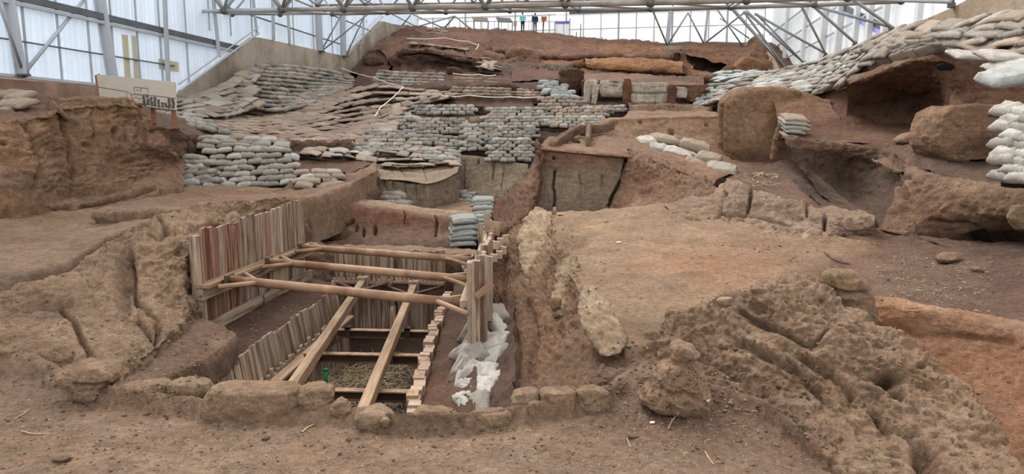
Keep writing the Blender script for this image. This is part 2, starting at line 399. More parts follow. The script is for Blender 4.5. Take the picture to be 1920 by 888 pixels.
def lump(name, prof, Y, mat, col, df=.8, amp=2.5, lam=30, n=2.5, sp=3, strata=0, label=None, cat='boulder', spots=(), cuts=(), dents=(), parent=None, lean=0, bl=.8, tl=.2, kind=None, ang=0):
    """closed lump through rings (picture y, left x, right x); df = depth / width, n = squareness; ang turns the ring axes"""
    py = np.array([p[0] for p in prof], float); xl = np.array([p[1] for p in prof], float); xr = np.array([p[2] for p in prof], float)
    nr = max(8, int((py[-1] - py[0]) / sp)); t = np.linspace(0, 1, nr); kk = (py - py[0]) / (py[-1] - py[0])
    yy = np.interp(t, kk, py); a = np.interp(t, kk, xl); b = np.interp(t, kk, xr)
    ns = int(np.clip((xr - xl).max() * 2.4 / sp, 20, 220)); th = np.arange(ns) * 2 * math.pi / ns
    V = []
    wmax = (xr - xl).max()
    for j in range(nr):
        Yc = Y + lean * t[j]
        L = P(a[j], yy[j], Yc); Rr = P(b[j], yy[j], Yc); c0 = (L + Rr) / 2; hw = np.linalg.norm(Rr - L) / 2
        cx = np.sign(np.cos(th)) * np.abs(np.cos(th)) ** (2 / n); sy = np.sign(np.sin(th)) * np.abs(np.sin(th)) ** (2 / n)
        dd = df * (.5 * hw + .5 * wmax / 2 * Y / F)
        X = hw * cx; Yv = dd * sy
        if ang:
            X, Yv = X * 1.0, Yv + X * math.tan(ang)
        V.append(np.stack([c0[0] + X, c0[1] + Yv, np.full(ns, c0[2])], 1))
    V = np.stack(V)
    top = V[0].mean(0); bot = V[-1].mean(0)
    caps = []
    for s_ in (.72, .4): caps.append(top + (V[0] - top) * s_ + np.array((0, 0, (1 - s_) * .1 * abs(V[1, 0, 2] - V[0, 0, 2]) * 3)))
    V = np.concatenate([np.stack(caps[::-1]), V, (bot + (V[-1] - bot) * .5)[None]])
    nr = len(V); flat = V.reshape(-1, 3)
    c = flat.mean(0); nn = np.cross(np.roll(V, -1, 1) - np.roll(V, 1, 1), np.gradient(V, axis=0)).reshape(-1, 3); nn /= np.linalg.norm(nn, axis=1)[:, None] + 1e-9
    if (nn * (flat - c)).sum() < 0: nn = -nn
    k = Y / F; f = 1 / (k * lam); q = flat * f
    h = fbm(q, 6, .58) * 1.0 + bl * billow(q * 1.6 + 2, 4) * .55 + .7 * flakes(q * np.array((.8, .8, 1.7)) + 11)
    if strata:
        w = flat[:, 2] * f * 5 + fbm(q * .6, 3) * 3.4; h = h + strata * .55 * np.clip(.8 + 1.6 * fbm(q * .5 + 77, 2), 0, 1.6) * (np.sqrt(np.abs((w % 1) - .5) * 2) - .6) * 1.2
    px, pyy = proj(flat); d = amp * k * h
    for line, wd, dp in cuts: d = d - np.exp(-(seg_dist(px + 2 * perlin(q * 4), pyy, line) / wd) ** 2) * dp
    for (cx_, cy_, rx, ry, dp) in dents: d = d - np.exp(-(((px - cx_) / rx) ** 2 + ((pyy - cy_) / ry) ** 2) ** 1.5) * dp
    flat = flat + nn * d[:, None]
    cc = np.tile(np.array(lin(col)), (len(flat), 1)); big = fbm(q * .6 + 3, 3)
    for (sx, sy_, rx, ry, sc, st) in spots:
        g = np.clip(np.exp(-(((px - sx) / rx) ** 2 + ((pyy - sy_) / ry) ** 2)) * st * (1 + .8 * big), 0, 1)[:, None]; cc = cc * (1 - g) + np.array(lin(sc)) * g
    cc = np.clip(cc * (1 + tl * big)[:, None], .005, .9)
    tp = len(flat); flat = np.concatenate([flat, [flat[:ns].mean(0)], [flat[-ns:].mean(0)]]); cc = np.concatenate([cc, cc[:1], cc[-1:]])
    Fq = []
    for j in range(nr - 1):
        i = np.arange(ns); i2 = (i + 1) % ns
        Fq.append(np.stack([j * ns + i, j * ns + i2, (j + 1) * ns + i2, (j + 1) * ns + i], 1))
    Fl = [tuple(x) for x in np.concatenate(Fq)]
    Fl += [(tp, (i + 1) % ns, i) for i in range(ns)] + [(tp + 1, (nr - 1) * ns + i, (nr - 1) * ns + (i + 1) % ns) for i in range(ns)]
    o = mesh_obj(name, flat, Fl, M[mat], parent, np.concatenate([cc, np.ones((len(cc), 1))], 1))
    bm = bmesh.new(); bm.from_mesh(o.data); bmesh.ops.recalc_face_normals(bm, faces=bm.faces); bm.to_mesh(o.data); bm.free()
    if kind: o['kind'] = kind
    elif label: tag(o, label, cat)
    elif parent is None: o['kind'] = 'structure'
    return o
# ------------------------------------------------------------------ the ground, from below everything up
TAN = (147, 120, 98); LT = (184, 154, 124); BR = (122, 92, 74); RED = (118, 76, 58); DK = (78, 56, 46); OR = (166, 112, 74); GRY = (146, 132, 116); PINK = (158, 126, 106)

def base_ground():
    prof = [(3, -5.9), (17, -5.9), (20, -4.2), (24, -3.2), (28, -2.0), (33, -.3), (38, 1.2), (44, 2.6), (50, 4.4), (56, 6.8), (62, 8.4), (72, 8.6)]
    Y = np.linspace(3, 72, 60); z = np.interp(Y, *zip(*prof)); n = 50; V = []
    for y, zz in zip(Y, z):
        X = np.linspace(-.78 * y - 2, .78 * y + 2, n); V.append(np.stack([X, np.full(n, y), np.full(n, zz) + .15 * np.sin(X * 1.3 + y)], 1))
    V = np.concatenate(V); i = np.arange(59)[:, None] * n + np.arange(n - 1)[None, :]
    Fq = np.stack([i, i + 1, i + n + 1, i + n], -1).reshape(-1, 4)
    c = np.tile((*lin((112, 86, 70)), 1), (len(V), 1)); o = mesh_obj('ground', V, Fq, M['soil_mid'], None, c); o['kind'] = 'structure'
base_ground()

# --- foreground strip we stand over
def g(px, py, z): return (px, py, YZ(py, z))
sheet('foreground_soil', [
    [(-60, 640, 8.6), (60, 672, 8.0), (120, 705, 7.75), (215, 742, 7.2), (400, 768, 6.95), (620, 778, 6.8), (740, 800, 6.5), (860, 800, 6.5), (960, 785, 6.7), (1120, 750, 7.1), (1160, 716, 7.6), (1190, 702, 7.75), (1235, 700, 7.75), (1330, 738, 7.2), (1420, 768, 6.8), (1520, 850, 5.9)],
    [(-60, 720, 7.5), (60, 730, 7.4), (215, 770, 6.9), (400, 790, 6.65), (620, 800, 6.5), (740, 815, 6.35), (860, 815, 6.35), (960, 805, 6.45), (1090, 782, 6.65), (1180, 750, 7.0), (1230, 744, 7.1), (1290, 752, 6.95), (1360, 775, 6.7), (1450, 805, 6.35), (1560, 890, 5.5)],
    [(-60, 800, 6.4), (100, 810, 6.3), (300, 830, 6.1), (620, 845, 5.95), (860, 850, 5.9), (1080, 840, 5.98), (1260, 812, 6.3), (1400, 830, 6.05), (1620, 915, 5.25)],
    [(-60, 900, 5.25), (300, 900, 5.25), (860, 900, 5.25), (1260, 900, 5.25), (1700, 930, 4.9)],
    [(-60, 1060, 4.05), (860, 1060, 4.05), (1700, 1060, 4.0)],
    [(-200, 1500, 2.6), (860, 1500, 2.6), (1900, 1500, 2.6)]],
    'soil_near', TAN, amp=5, lam=60, sp=2.2, bl=.9, flake=.5, foot=None, back=(.35, -2.2),
    spots=[(1330, 770, 220, 80, (112, 83, 66), .8), (1180, 770, 120, 60, (122, 94, 76), .6), (60, 740, 120, 40, (120, 94, 78), .5), (400, 860, 500, 60, (164, 132, 106), .5), (1500, 820, 90, 90, (116, 84, 66), .7)])

sheet('soil_ramp', [
    [(1112, 650, 8.6), (1180, 640, 8.5), (1225, 622, 8.7), (1262, 606, 8.95), (1300, 600, 9.0)],
    [(1108, 680, 8.2), (1185, 672, 8.15), (1235, 660, 8.3), (1280, 656, 8.4), (1310, 655, 8.5)],
    [(1104, 726, 7.7), (1185, 712, 7.6), (1235, 706, 7.65), (1280, 715, 7.5), (1310, 730, 7.3)]], 'soil_near', (120, 90, 70), amp=6, lam=30, sp=2.2, bl=1, foot=(0, -.5), back=(.2, -.3))
# --- left bank: path, cut face and shelf
sheet('left_path', [
    [(-60, 396, 14.8), (60, 392, 15.6), (170, 385, 17), (260, 362, 19), (350, 352, 20.5), (430, 350, 21.5), (560, 352, 21.4), (640, 330, 22.5), (706, 306, 24)],
    [(-60, 450, 12.2), (60, 440, 12.9), (180, 420, 14.2), (260, 396, 15.8), (350, 372, 18.4), (430, 365, 19.6), (560, 362, 20), (640, 345, 21), (706, 312, 23.5)],
    [(-60, 505, 10.6), (60, 490, 11.2), (150, 470, 11.9), (200, 440, 12.6), (260, 416, 13.6), (350, 388, 15.5), (450, 372, 17.6), (560, 368, 19.3), (640, 350, 20.6), (706, 318, 23.2)],
    [(-60, 540, 9.9), (40, 528, 10.4), (130, 500, 11.2), (195, 462, 12), (260, 432, 12.9), (350, 400, 14.4), (450, 384, 16.4), (560, 378, 18), (640, 358, 20), (706, 326, 22.8)]],
    'soil_mid', (152, 122, 98), amp=5, lam=80, sp=3, bl=.5, foot=(0.1, -1.2), back=(.4, -.5),
    spots=[(420, 372, 90, 14, (150, 104, 80), .6), (90, 450, 150, 30, (160, 130, 106), .6), (40, 520, 120, 14, (120, 104, 92), .7)])
lump('mud_brick_lump', [(388, 200, 330), (394, 180, 350), (404, 178, 345), (416, 190, 330), (428, 200, 320)], 14.4, 'wall_near', TAN, df=.5, n=2.6, amp=3, lam=22, label='low flat mudbrick lump on the dirt path left of the timber shoring', cat='earth lump')
sheet('left_cut_face', [
    [(-60, 545, 9.9), (40, 532, 10.4), (130, 505, 11.1), (172, 470, 11.6), (200, 452, 11.8), (262, 424, 12.2), (300, 402, 12.9), (370, 384, 14.2), (450, 376, 16), (520, 372, 17.2), (560, 372, 17.6)],
    [(-60, 556, 9.7), (40, 545, 10.1), (128, 535, 10.5), (180, 520, 10.8), (230, 500, 11.0), (280, 470, 11.4), (330, 450, 11.9), (372, 440, 12.6), (450, 420, 15.4), (520, 400, 16.9), (560, 395, 17.5)],
    [(-60, 600, 9.0), (40, 596, 9.2), (120, 610, 9.0), (190, 610, 9.1), (255, 590, 9.5), (300, 570, 10.1), (345, 560, 10.9), (372, 560, 11.9), (450, 500, 15.1), (520, 460, 16.7), (560, 430, 17.4)],
    [(-60, 660, 8.3), (40, 668, 8.1), (120, 690, 7.9), (210, 712, 7.6), (262, 690, 8.1), (300, 660, 8.7), (345, 620, 9.9), (372, 605, 11.6), (450, 560, 15), (520, 520, 16.6), (560, 500, 17.3)]],
    'wall_near', (160, 130, 103), amp=9, lam=55, sp=2.1, bl=.9, strata=.25, kz=.45, flake=1.3, foot=(-.1, -.8), vsmooth=True,
    cuts=[([(112, 560), (135, 600), (160, 640), (178, 680), (200, 710)], 4.5, .16), ([(240, 470), (247, 500), (249, 530), (256, 560), (300, 600), (298, 640)], 5, .25), ([(262, 600), (300, 660), (296, 700)], 4, .15),
          ([(280, 440), (300, 447), (330, 430)], 3, .08), ([(0, 575), (60, 565), (130, 555)], 5, .1), ([(205, 690), (220, 720)], 4, .12), ([(300, 408), (312, 428), (300, 440)], 4, .14)],
    dents=[(232, 520, 16, 60, .28), (60, 570, 110, 18, .12), (150, 665, 30, 20, .1)],
    spots=[(320, 520, 70, 80, (166, 136, 108), .6), (60, 565, 110, 22, (126, 102, 86), .7), (230, 510, 18, 60, (118, 92, 74), .6), (60, 640, 60, 30, (132, 106, 86), .5)])
sheet('shelf_below_cut', [
    [(200, 715, 7.6), (262, 690, 8.15), (300, 655, 8.8), (345, 612, 10.1), (366, 588, 11.3)],
    [(215, 722, 7.5), (280, 695, 8.1), (330, 660, 8.9), (380, 622, 10.1), (405, 606, 10.9)],
    [(225, 728, 7.45), (300, 705, 7.95), (350, 682, 8.7), (402, 648, 9.7), (436, 620, 10.6)],
    [(235, 735, 7.4), (310, 716, 7.95), (362, 694, 8.75), (412, 664, 9.6), (446, 634, 10.45)]],
    'soil_near', (126, 98, 80), amp=5, lam=40, sp=2.2, bl=.9, foot=(.0, -.38), back=(.2, .1), spots=[(420, 640, 30, 24, (146, 116, 92), .6)])

# --- left earth wall in four levels
sheet('left_mudbrick_wall', [
    [(-60, 228, 15.0), (60, 222, 16.0), (118, 206, 17), (180, 200, 18), (258, 196, 19.4), (272, 206, 20.1)],
    [(-60, 245, 14.7), (60, 232, 15.8), (118, 214, 16.9), (180, 207, 17.8), (260, 203, 19.3), (278, 217, 20.1)],
    [(-60, 300, 14.2), (60, 295, 15.3), (118, 290, 16.4), (180, 290, 17.4), (250, 290, 18.6), (290, 285, 19.9), (318, 280, 21)],
    [(-60, 362, 13.6), (60, 362, 14.6), (118, 358, 15.8), (180, 350, 16.8), (250, 335, 18.2), (290, 318, 19.6), (318, 310, 20.8)]],
    'wall_mid', (158, 122, 92), amp=8, lam=55, sp=2.6, bl=.9, strata=1.0, kz=.9, flake=1.0, back=(-1.3, 2.2, .05), foot=(-.1, -.5),
    cuts=[([(112, 205), (122, 240), (130, 270), (132, 300), (140, 330)], 3.5, .3), ([(36, 218), (60, 250), (75, 290), (80, 330)], 3, .2), ([(176, 210), (178, 255)], 2.5, .12), ([(95, 240), (103, 275)], 2, .12), ([(232, 235), (235, 265)], 2.5, .12), ([(75, 300), (70, 345)], 3, .2)],
    dents=[(216, 247, 6, 6, .35), (162, 270, 4, 3, .3), (6, 270, 6, 4, .2), (286, 246, 5, 4, .25)],
    spots=[(60, 340, 110, 25, (116, 88, 72), .7), (260, 290, 60, 20, (136, 96, 78), .6), (190, 300, 60, 14, (122, 88, 70), .6), (180, 215, 90, 16, (176, 140, 106), .5)])
sheet('left_upper_course', [
    [(112, 186, 19.0), (180, 184, 20.0), (245, 187, 21.0), (260, 194, 21.4)],
    [(112, 198, 18.8), (180, 199, 19.8), (248, 204, 20.8), (264, 212, 21.2)],
    [(112, 214, 18.3), (180, 212, 19.3), (252, 220, 20.3), (268, 236, 20.8)]],
    'wall_mid', (160, 124, 94), amp=6, lam=40, sp=2.2, strata=.7, back=(-.3, .5, .05), foot=(0, -.4), spots=[(250, 210, 30, 20, (140, 100, 78), .5)])
sheet('left_wall_end', [
    [(225, 232, 18.8), (262, 234, 19.4), (290, 240, 20), (308, 246, 20.5), (318, 262, 21)],
    [(220, 262, 18.5), (262, 266, 19.1), (290, 272, 19.6), (312, 276, 20.3), (322, 285, 21)],
    [(220, 300, 18.3), (262, 302, 19.1), (290, 304, 19.9), (318, 304, 20.8), (350, 300, 21.8)],
    [(205, 326, 18.0), (262, 326, 18.9), (300, 322, 19.9), (330, 318, 20.8), (360, 315, 21.7)]],
    'wall_mid', (150, 112, 88), amp=7, lam=35, sp=2.4, bl=1, strata=.35, back=(1.2, 0), cuts=[([(262, 236), (275, 262), (270, 300)], 3, .25)], dents=[(245, 245, 6, 4, .25), (290, 243, 6, 4, .25)], spots=[(290, 295, 30, 10, (186, 164, 144), .4)])
sheet('left_bench', [
    [(-60, 372, 14.6), (60, 366, 15.6), (118, 356, 16.6), (180, 338, 18), (250, 320, 19.2), (300, 310, 20.2), (345, 305, 21.5)],
    [(-60, 388, 14.0), (60, 378, 14.9), (118, 362, 16.2), (180, 345, 17.4), (250, 332, 18.6), (300, 332, 19.2), (345, 345, 20)],
    [(-60, 400, 13.9), (60, 395, 14.7), (118, 390, 15.4), (180, 382, 16.3), (250, 370, 17.6), (300, 358, 18.6), (350, 360, 19.6)]],
    'soil_mid', (144, 110, 86), amp=7, lam=50, sp=2.8, bl=.8, foot=(0, -.4), cuts=[([(155, 388), (200, 377), (250, 366), (290, 352)], 3.5, .25), ([(80, 395), (135, 388)], 3, .2)], spots=[(200, 300, 60, 20, (120, 88, 70), .5), (60, 370, 60, 20, (150, 120, 96), .6)])
sheet('brown_corner_soil', [
    [(-60, 165, 19.5), (20, 168, 20), (70, 178, 20.5), (120, 184, 21.4), (160, 190, 22)],
    [(-60, 200, 17.5), (20, 204, 17.8), (70, 208, 18.2), (120, 206, 19), (160, 205, 20)],
    [(-60, 235, 15.5), (20, 232, 16), (70, 225, 16.6), (120, 214, 17.6), (160, 210, 18.5)]],
    'soil_mid', (132, 100, 80), amp=6, lam=40, foot=(0, -.6), spots=[(100, 195, 40, 16, (106, 76, 62), .7)])
sheet('soil_by_board', [
    [(270, 205, 24.5), (330, 218, 26), (400, 240, 27), (480, 262, 27.6), (560, 272, 28)],
    [(270, 225, 22.5), (330, 240, 24.4), (400, 258, 25.4), (480, 270, 26), (560, 285, 25)],
    [(290, 250, 21.2), (330, 258, 22.6), (400, 268, 23.4), (480, 284, 23.6), (560, 300, 24)]], 'soil_mid', (122, 98, 82), amp=3, lam=40, foot=(0, -.8))
sheet('notched_earth_face', [
    [(300, 246, 21.6), (340, 254, 22.2), (380, 262, 23.0), (430, 262, 23.6), (520, 268, 24.3), (580, 266, 26), (660, 264, 28)],
    [(300, 270, 21.4), (340, 275, 22), (380, 280, 22.9), (430, 285, 23.5), (520, 290, 24.2), (580, 280, 25.8), (660, 275, 27.8)],
    [(300, 300, 21.2), (340, 300, 21.9), (380, 310, 22.8), (430, 310, 23.4), (520, 320, 24), (580, 300, 25.5), (660, 290, 27.5)]],
    'wall_mid', (118, 90, 72), amp=7, lam=30, sp=2.5, back=(.8, .05), foot=(0, -.8), cuts=[([(352, 262), (356, 290)], 3, .3), ([(368, 262), (372, 292)], 3, .3)])

# --- inside the excavation pit
def fence_x(Y, left=True): return (-4.36 + (Y - 10.1) * .06) if left else (-1.27 - (Y - 8.45) * .024)
pit = np.array([[(-5.3 + 4.9 * u, 7.2 + 12 * v, 0) for u in np.linspace(0, 1, 120)] for v in np.linspace(0, 1, 200)]).reshape(-1, 3)
def world_sheet(name, Gd, mat, col, amp, fr, parent=None, spots=()):
    nv, nu = Gd.shape[:2]; V = Gd.reshape(-1, 3).copy(); n = np.cross(np.gradient(Gd, axis=1), np.gradient(Gd, axis=0)).reshape(-1, 3); n /= np.linalg.norm(n, axis=1)[:, None] + 1e-9
    if n[:, 2].sum() < 0 or abs(n[:, 2]).mean() < .2 and (n * V).sum() > 0: n = -n
    h = fbm(V * fr, 5) + .5 * billow(V * fr * 1.7); V += n * (amp * h)[:, None]; big = fbm(V * fr * .4 + 8, 3)
    c = np.tile(np.array(lin(col)), (len(V), 1))
    for (x, y, r, sc, st) in spots:
        gg = np.clip(np.exp(-((V[:, 0] - x) ** 2 + (V[:, 1] - y) ** 2) / r ** 2) * st * (1 + .8 * big), 0, 1)[:, None]; c = c * (1 - gg) + np.array(lin(sc)) * gg
    c = np.clip(c * (1 + .25 * big)[:, None], .004, .9); i = np.arange(nv - 1)[:, None] * nu + np.arange(nu - 1)[None, :]
    Fq = np.stack([i, i + 1, i + nu + 1, i + nu], -1).reshape(-1, 4)
    o = mesh_obj(name, V, Fq, M[mat], parent, np.concatenate([c, np.ones((len(V), 1))], 1))
    if parent is None: o['kind'] = 'structure'
    return o
def surf(fx, fy, nu, nv, fz):
    u, v = np.meshgrid(np.linspace(0, 1, nu), np.linspace(0, 1, nv)); return np.stack([fx(u, v), fy(u, v), fz(u, v)], -1)
# inner pit floor, side soils
world_sheet('pit_floor', surf(lambda u, v: -4.5 + 3.4 * u, lambda u, v: 7.4 + 9.8 * v, 130, 240, lambda u, v: -4.95 + .25 * np.exp(-((u - .95) / .3) ** 2) + .45 * np.clip(v - .8, 0, 1) * 2 + .25 * np.clip(.2 - v, 0, 1) * 2 - .22 * np.exp(-((u - .28) / .22) ** 2 - ((v - .55) / .3) ** 2)), 'soil_near', (74, 60, 50), .07, 2.2,
            spots=[(-2.0, 11, .8, (104, 80, 64), .7), (-3.0, 8.8, 1.0, (78, 72, 52), .6), (-3, 15.5, 1.2, (104, 84, 70), .6)])
world_sheet('left_ledge_soil', surf(lambda u, v: -5.3 + u * (fence_x(8 + 8.6 * v) + .0 + 5.3), lambda u, v: 8 + 8.6 * v, 60, 240, lambda u, v: -3.28 - .22 * u + .35 * np.clip(.35 - v, 0, 1) * (1 - u)), 'soil_near', (104, 76, 62), .05, 1.8)
world_sheet('right_ledge_soil', surf(lambda u, v: fence_x(7.4 + 9.4 * v, False) + .06 + u * (0.75 - .0 * v), lambda u, v: 7.4 + 9.4 * v, 60, 240, lambda u, v: -3.5 + .28 * u + .15 * np.sin(v * 9) * u), 'soil_near', (100, 72, 56), .05, 1.7, spots=[(-.9, 9.2, 1.2, (116, 80, 60), .6)])
world_sheet('right_pit_side_soil', surf(lambda u, v: -.72 + u * .75, lambda u, v: 7.2 + 9.6 * v, 60, 240, lambda u, v: -3.62 + .75 * u + .0 * v), 'soil_near', (98, 72, 58), .07, 1.7)
# behind the inner back wall
sheet('ledge_behind_planks', [
    [(560, 455, 19.2), (600, 457, 19.1), (700, 459, 18.9), (800, 461, 18.7), (880, 466, 18.3)],
    [(560, 462, 18.2), (640, 462, 18.2), (740, 464, 18), (840, 468, 17.8), (900, 472, 17.4)],
    [(560, 470, 17.4), (640, 469, 17.4), (740, 471, 17.3), (840, 475, 17.2), (900, 482, 16.9)]],
    'wall_mid', (160, 132, 106), amp=4, lam=30, foot=(0, -.4))
sheet('pit_back_face', [
    [(560, 470, 17.4), (640, 470, 17.35), (740, 472, 17.3), (840, 476, 17.2), (905, 482, 16.9)],
    [(560, 520, 17.2), (640, 530, 17.2), (740, 540, 17.15), (840, 540, 17.1), (905, 535, 16.8)],
    [(560, 590, 17), (640, 620, 17), (740, 620, 17), (840, 620, 16.9), (905, 600, 16.6)]], 'wall_mid', (112, 86, 70), amp=8, lam=45, foot=(0, -1.5))
sheet('left_back_corner_face', [
    [(572, 390, 18), (585, 430, 18), (600, 452, 17.8), (640, 468, 17.5)],
    [(574, 430, 17.4), (588, 470, 17.3), (610, 480, 17.3), (645, 480, 17.3)],
    [(576, 520, 17), (590, 545, 16.9), (612, 555, 17), (650, 560, 17.1)]], 'wall_mid', (132, 102, 82), amp=6, lam=30, foot=(0, -1))

# --- second trench: long pinkish face with niches, block, recess
sheet('niche_wall', [
    [(578, 392, 20.2), (600, 385, 20.6), (650, 376, 20.9), (720, 385, 20.8), (770, 392, 20.6), (830, 400, 20.4), (880, 405, 20.2)],
    [(574, 402, 20), (610, 392, 20.3), (650, 386, 20.5), (720, 392, 20.4), (770, 400, 20.2), (830, 408, 20), (880, 416, 19.8)],
    [(585, 440, 19.8), (620, 430, 19.9), (660, 428, 20.1), (720, 430, 20), (770, 432, 19.9), (830, 435, 19.7), (870, 438, 19.5)],
    [(600, 458, 19.2), (640, 458, 19.3), (700, 460, 19.2), (770, 461, 19.1), (830, 462, 18.9), (870, 464, 18.7)]],
    'layer_mid', (150, 116, 96), amp=2.2, lam=40, sp=1.8, strata=.5, flake=.5, back=(.9, .02), foot=(0, -.3), tl=.2, band=[(0, (178, 152, 124)), (.3, (170, 142, 116)), (.42, (146, 106, 88)), (.62, (146, 112, 92)), (.8, (122, 94, 78)), (1, (128, 100, 82))],
    dents=[(668, 427, 3, 6, .25), (682, 434, 2, 7, .4), (703, 430, 3, 7, .4), (625, 436, 26, 9, .6), (608, 440, 12, 7, .6)],
    cuts=[([(598, 432), (620, 420), (645, 422), (660, 414)], 3, .3), ([(818, 404), (817, 440)], 1.6, .25), ([(758, 395), (758, 420)], 1.3, .12)],
    spots=[(720, 405, 80, 14, (146, 98, 80), .6), (640, 455, 60, 12, (112, 84, 70), .6), (620, 405, 50, 12, (160, 130, 106), .6), (800, 450, 60, 10, (120, 92, 76), .5)])
sheet('rim_of_niche_wall', [
    [(640, 366, 22.2), (700, 382, 22), (760, 388, 21.8), (800, 393, 21.6), (860, 395, 21.5), (900, 398, 21.2)],
    [(620, 376, 21.2), (700, 388, 21), (760, 394, 20.8), (800, 397, 20.7), (860, 403, 20.5), (900, 408, 20.2)]],
    'soil_mid', (178, 150, 122), amp=3.5, lam=24, foot=(0, -.3), back=(.5, -.4))
sheet('sloping_red_bank', [
    [(560, 372, 19.6), (600, 356, 20.8), (640, 340, 21.8), (665, 318, 22.8), (700, 308, 23.8), (712, 318, 23.8)],
    [(572, 396, 19.6), (610, 378, 20.6), (655, 362, 21.6), (680, 340, 22.4), (706, 330, 23.2), (714, 330, 23.6)],
    [(578, 400, 20.2), (625, 392, 20.8), (668, 380, 21.4), (690, 370, 22), (706, 352, 22.8), (716, 345, 23.4)],
    [(578, 470, 20), (620, 420, 20.6), (668, 392, 21.2), (695, 388, 21.8), (710, 372, 22.6), (718, 365, 23.2)]],
    'wall_mid', (142, 108, 90), amp=7, lam=34, sp=2.2, bl=1, foot=(0, -1), spots=[(660, 345, 40, 24, (138, 96, 82), .7), (600, 385, 30, 14, (160, 130, 108), .5), (690, 325, 20, 16, (96, 78, 66), .6)])
sheet('small_yard_soil', [
    [(540, 300, 25), (600, 300, 25.3), (650, 300, 25.4), (700, 305, 25)],
    [(540, 345, 21.5), (600, 345, 22), (640, 335, 22.6), (680, 315, 23.4)],
    [(500, 365, 20), (560, 372, 19.9), (620, 352, 21), (670, 318, 23)]], 'soil_mid', (124, 94, 76), amp=3, lam=40, foot=(0, -.5))
# platform block
sheet('block_top', [
    [(690, 300, 27.5), (740, 296, 28), (800, 294, 28), (858, 292, 27.8), (866, 292, 27.7)],
    [(705, 315, 25.2), (750, 314, 25.6), (800, 312, 25.8), (850, 308, 26), (862, 308, 26)],
    [(712, 334, 23.2), (760, 336, 23.2), (800, 342, 22.6), (830, 335, 23.4), (858, 322, 24.6)]],
    'soil_mid', (158, 136, 114), amp=1.6, lam=20, sp=2.0, flake=.4, foot=(0, -.02), back=(.5, -.3), cuts=[([(720, 316), (790, 322), (850, 312)], 1.2, .06), ([(740, 302), (760, 330)], 1.2, .05), ([(790, 300), (800, 338)], 1.2, .05)])
sheet('block_face', [
    [(710, 336, 23.2), (740, 340, 23.0), (765, 344, 22.8), (803, 346, 22.5), (830, 337, 23.4), (862, 324, 24.6)],
    [(710, 350, 23.15), (740, 355, 22.95), (765, 358, 22.75), (803, 366, 22.4), (830, 356, 23.3), (862, 340, 24.5)],
    [(712, 385, 23.0), (740, 390, 22.8), (765, 393, 22.6), (803, 396, 22.2), (830, 380, 23.2), (862, 360, 24.4)]],
    'layer_mid', (136, 118, 98), amp=1.6, lam=24, sp=1.8, strata=.4, flake=.3, vsmooth=False, hsmooth=False, foot=(0, -.4),
    cuts=[([(719, 336), (720, 355)], 1.2, .15), ([(758, 343), (760, 390)], 1.3, .12), ([(780, 346), (780, 375)], 1, .08), ([(735, 340), (737, 352)], 1, .1), ([(838, 336), (838, 362)], 1, .06)], spots=[(820, 360, 26, 20, (164, 142, 118), .6)])
sheet('recess_back_wall', [
    [(856, 292, 27.6), (880, 293, 27.4), (920, 297, 27.2), (950, 302, 27), (990, 308, 26.6)],
    [(858, 300, 27.4), (880, 302, 27.2), (920, 306, 27), (950, 312, 26.8), (990, 318, 26.4)],
    [(860, 358, 26), (880, 362, 26), (920, 368, 25.8), (950, 372, 25.6), (990, 380, 25.2)]],
    'layer_mid', (148, 130, 108), amp=1.8, lam=30, sp=1.8, strata=.4, flake=.3, vsmooth=False, back=(1.4, .04), foot=(0, -.4),
    cuts=[([(897, 300), (897, 306)], 1.2, .2), ([(926, 305), (924, 335)], 1.6, .15), ([(870, 300), (871, 360)], 1, .1), ([(945, 312), (940, 360)], 1, .1)], spots=[(890, 312, 36, 12, (128, 112, 92), .6), (945, 340, 20, 24, (160, 138, 112), .6), (870, 340, 14, 20, (110, 92, 76), .6)])
sheet('recess_floor', [
    [(800, 372, 24.5), (860, 366, 26), (920, 372, 25.6), (960, 380, 25)],
    [(800, 396, 22.2), (850, 400, 22), (900, 405, 21.8), (960, 415, 21)]], 'soil_mid', (160, 132, 108), amp=2.5, lam=24, foot=(0, -.4))

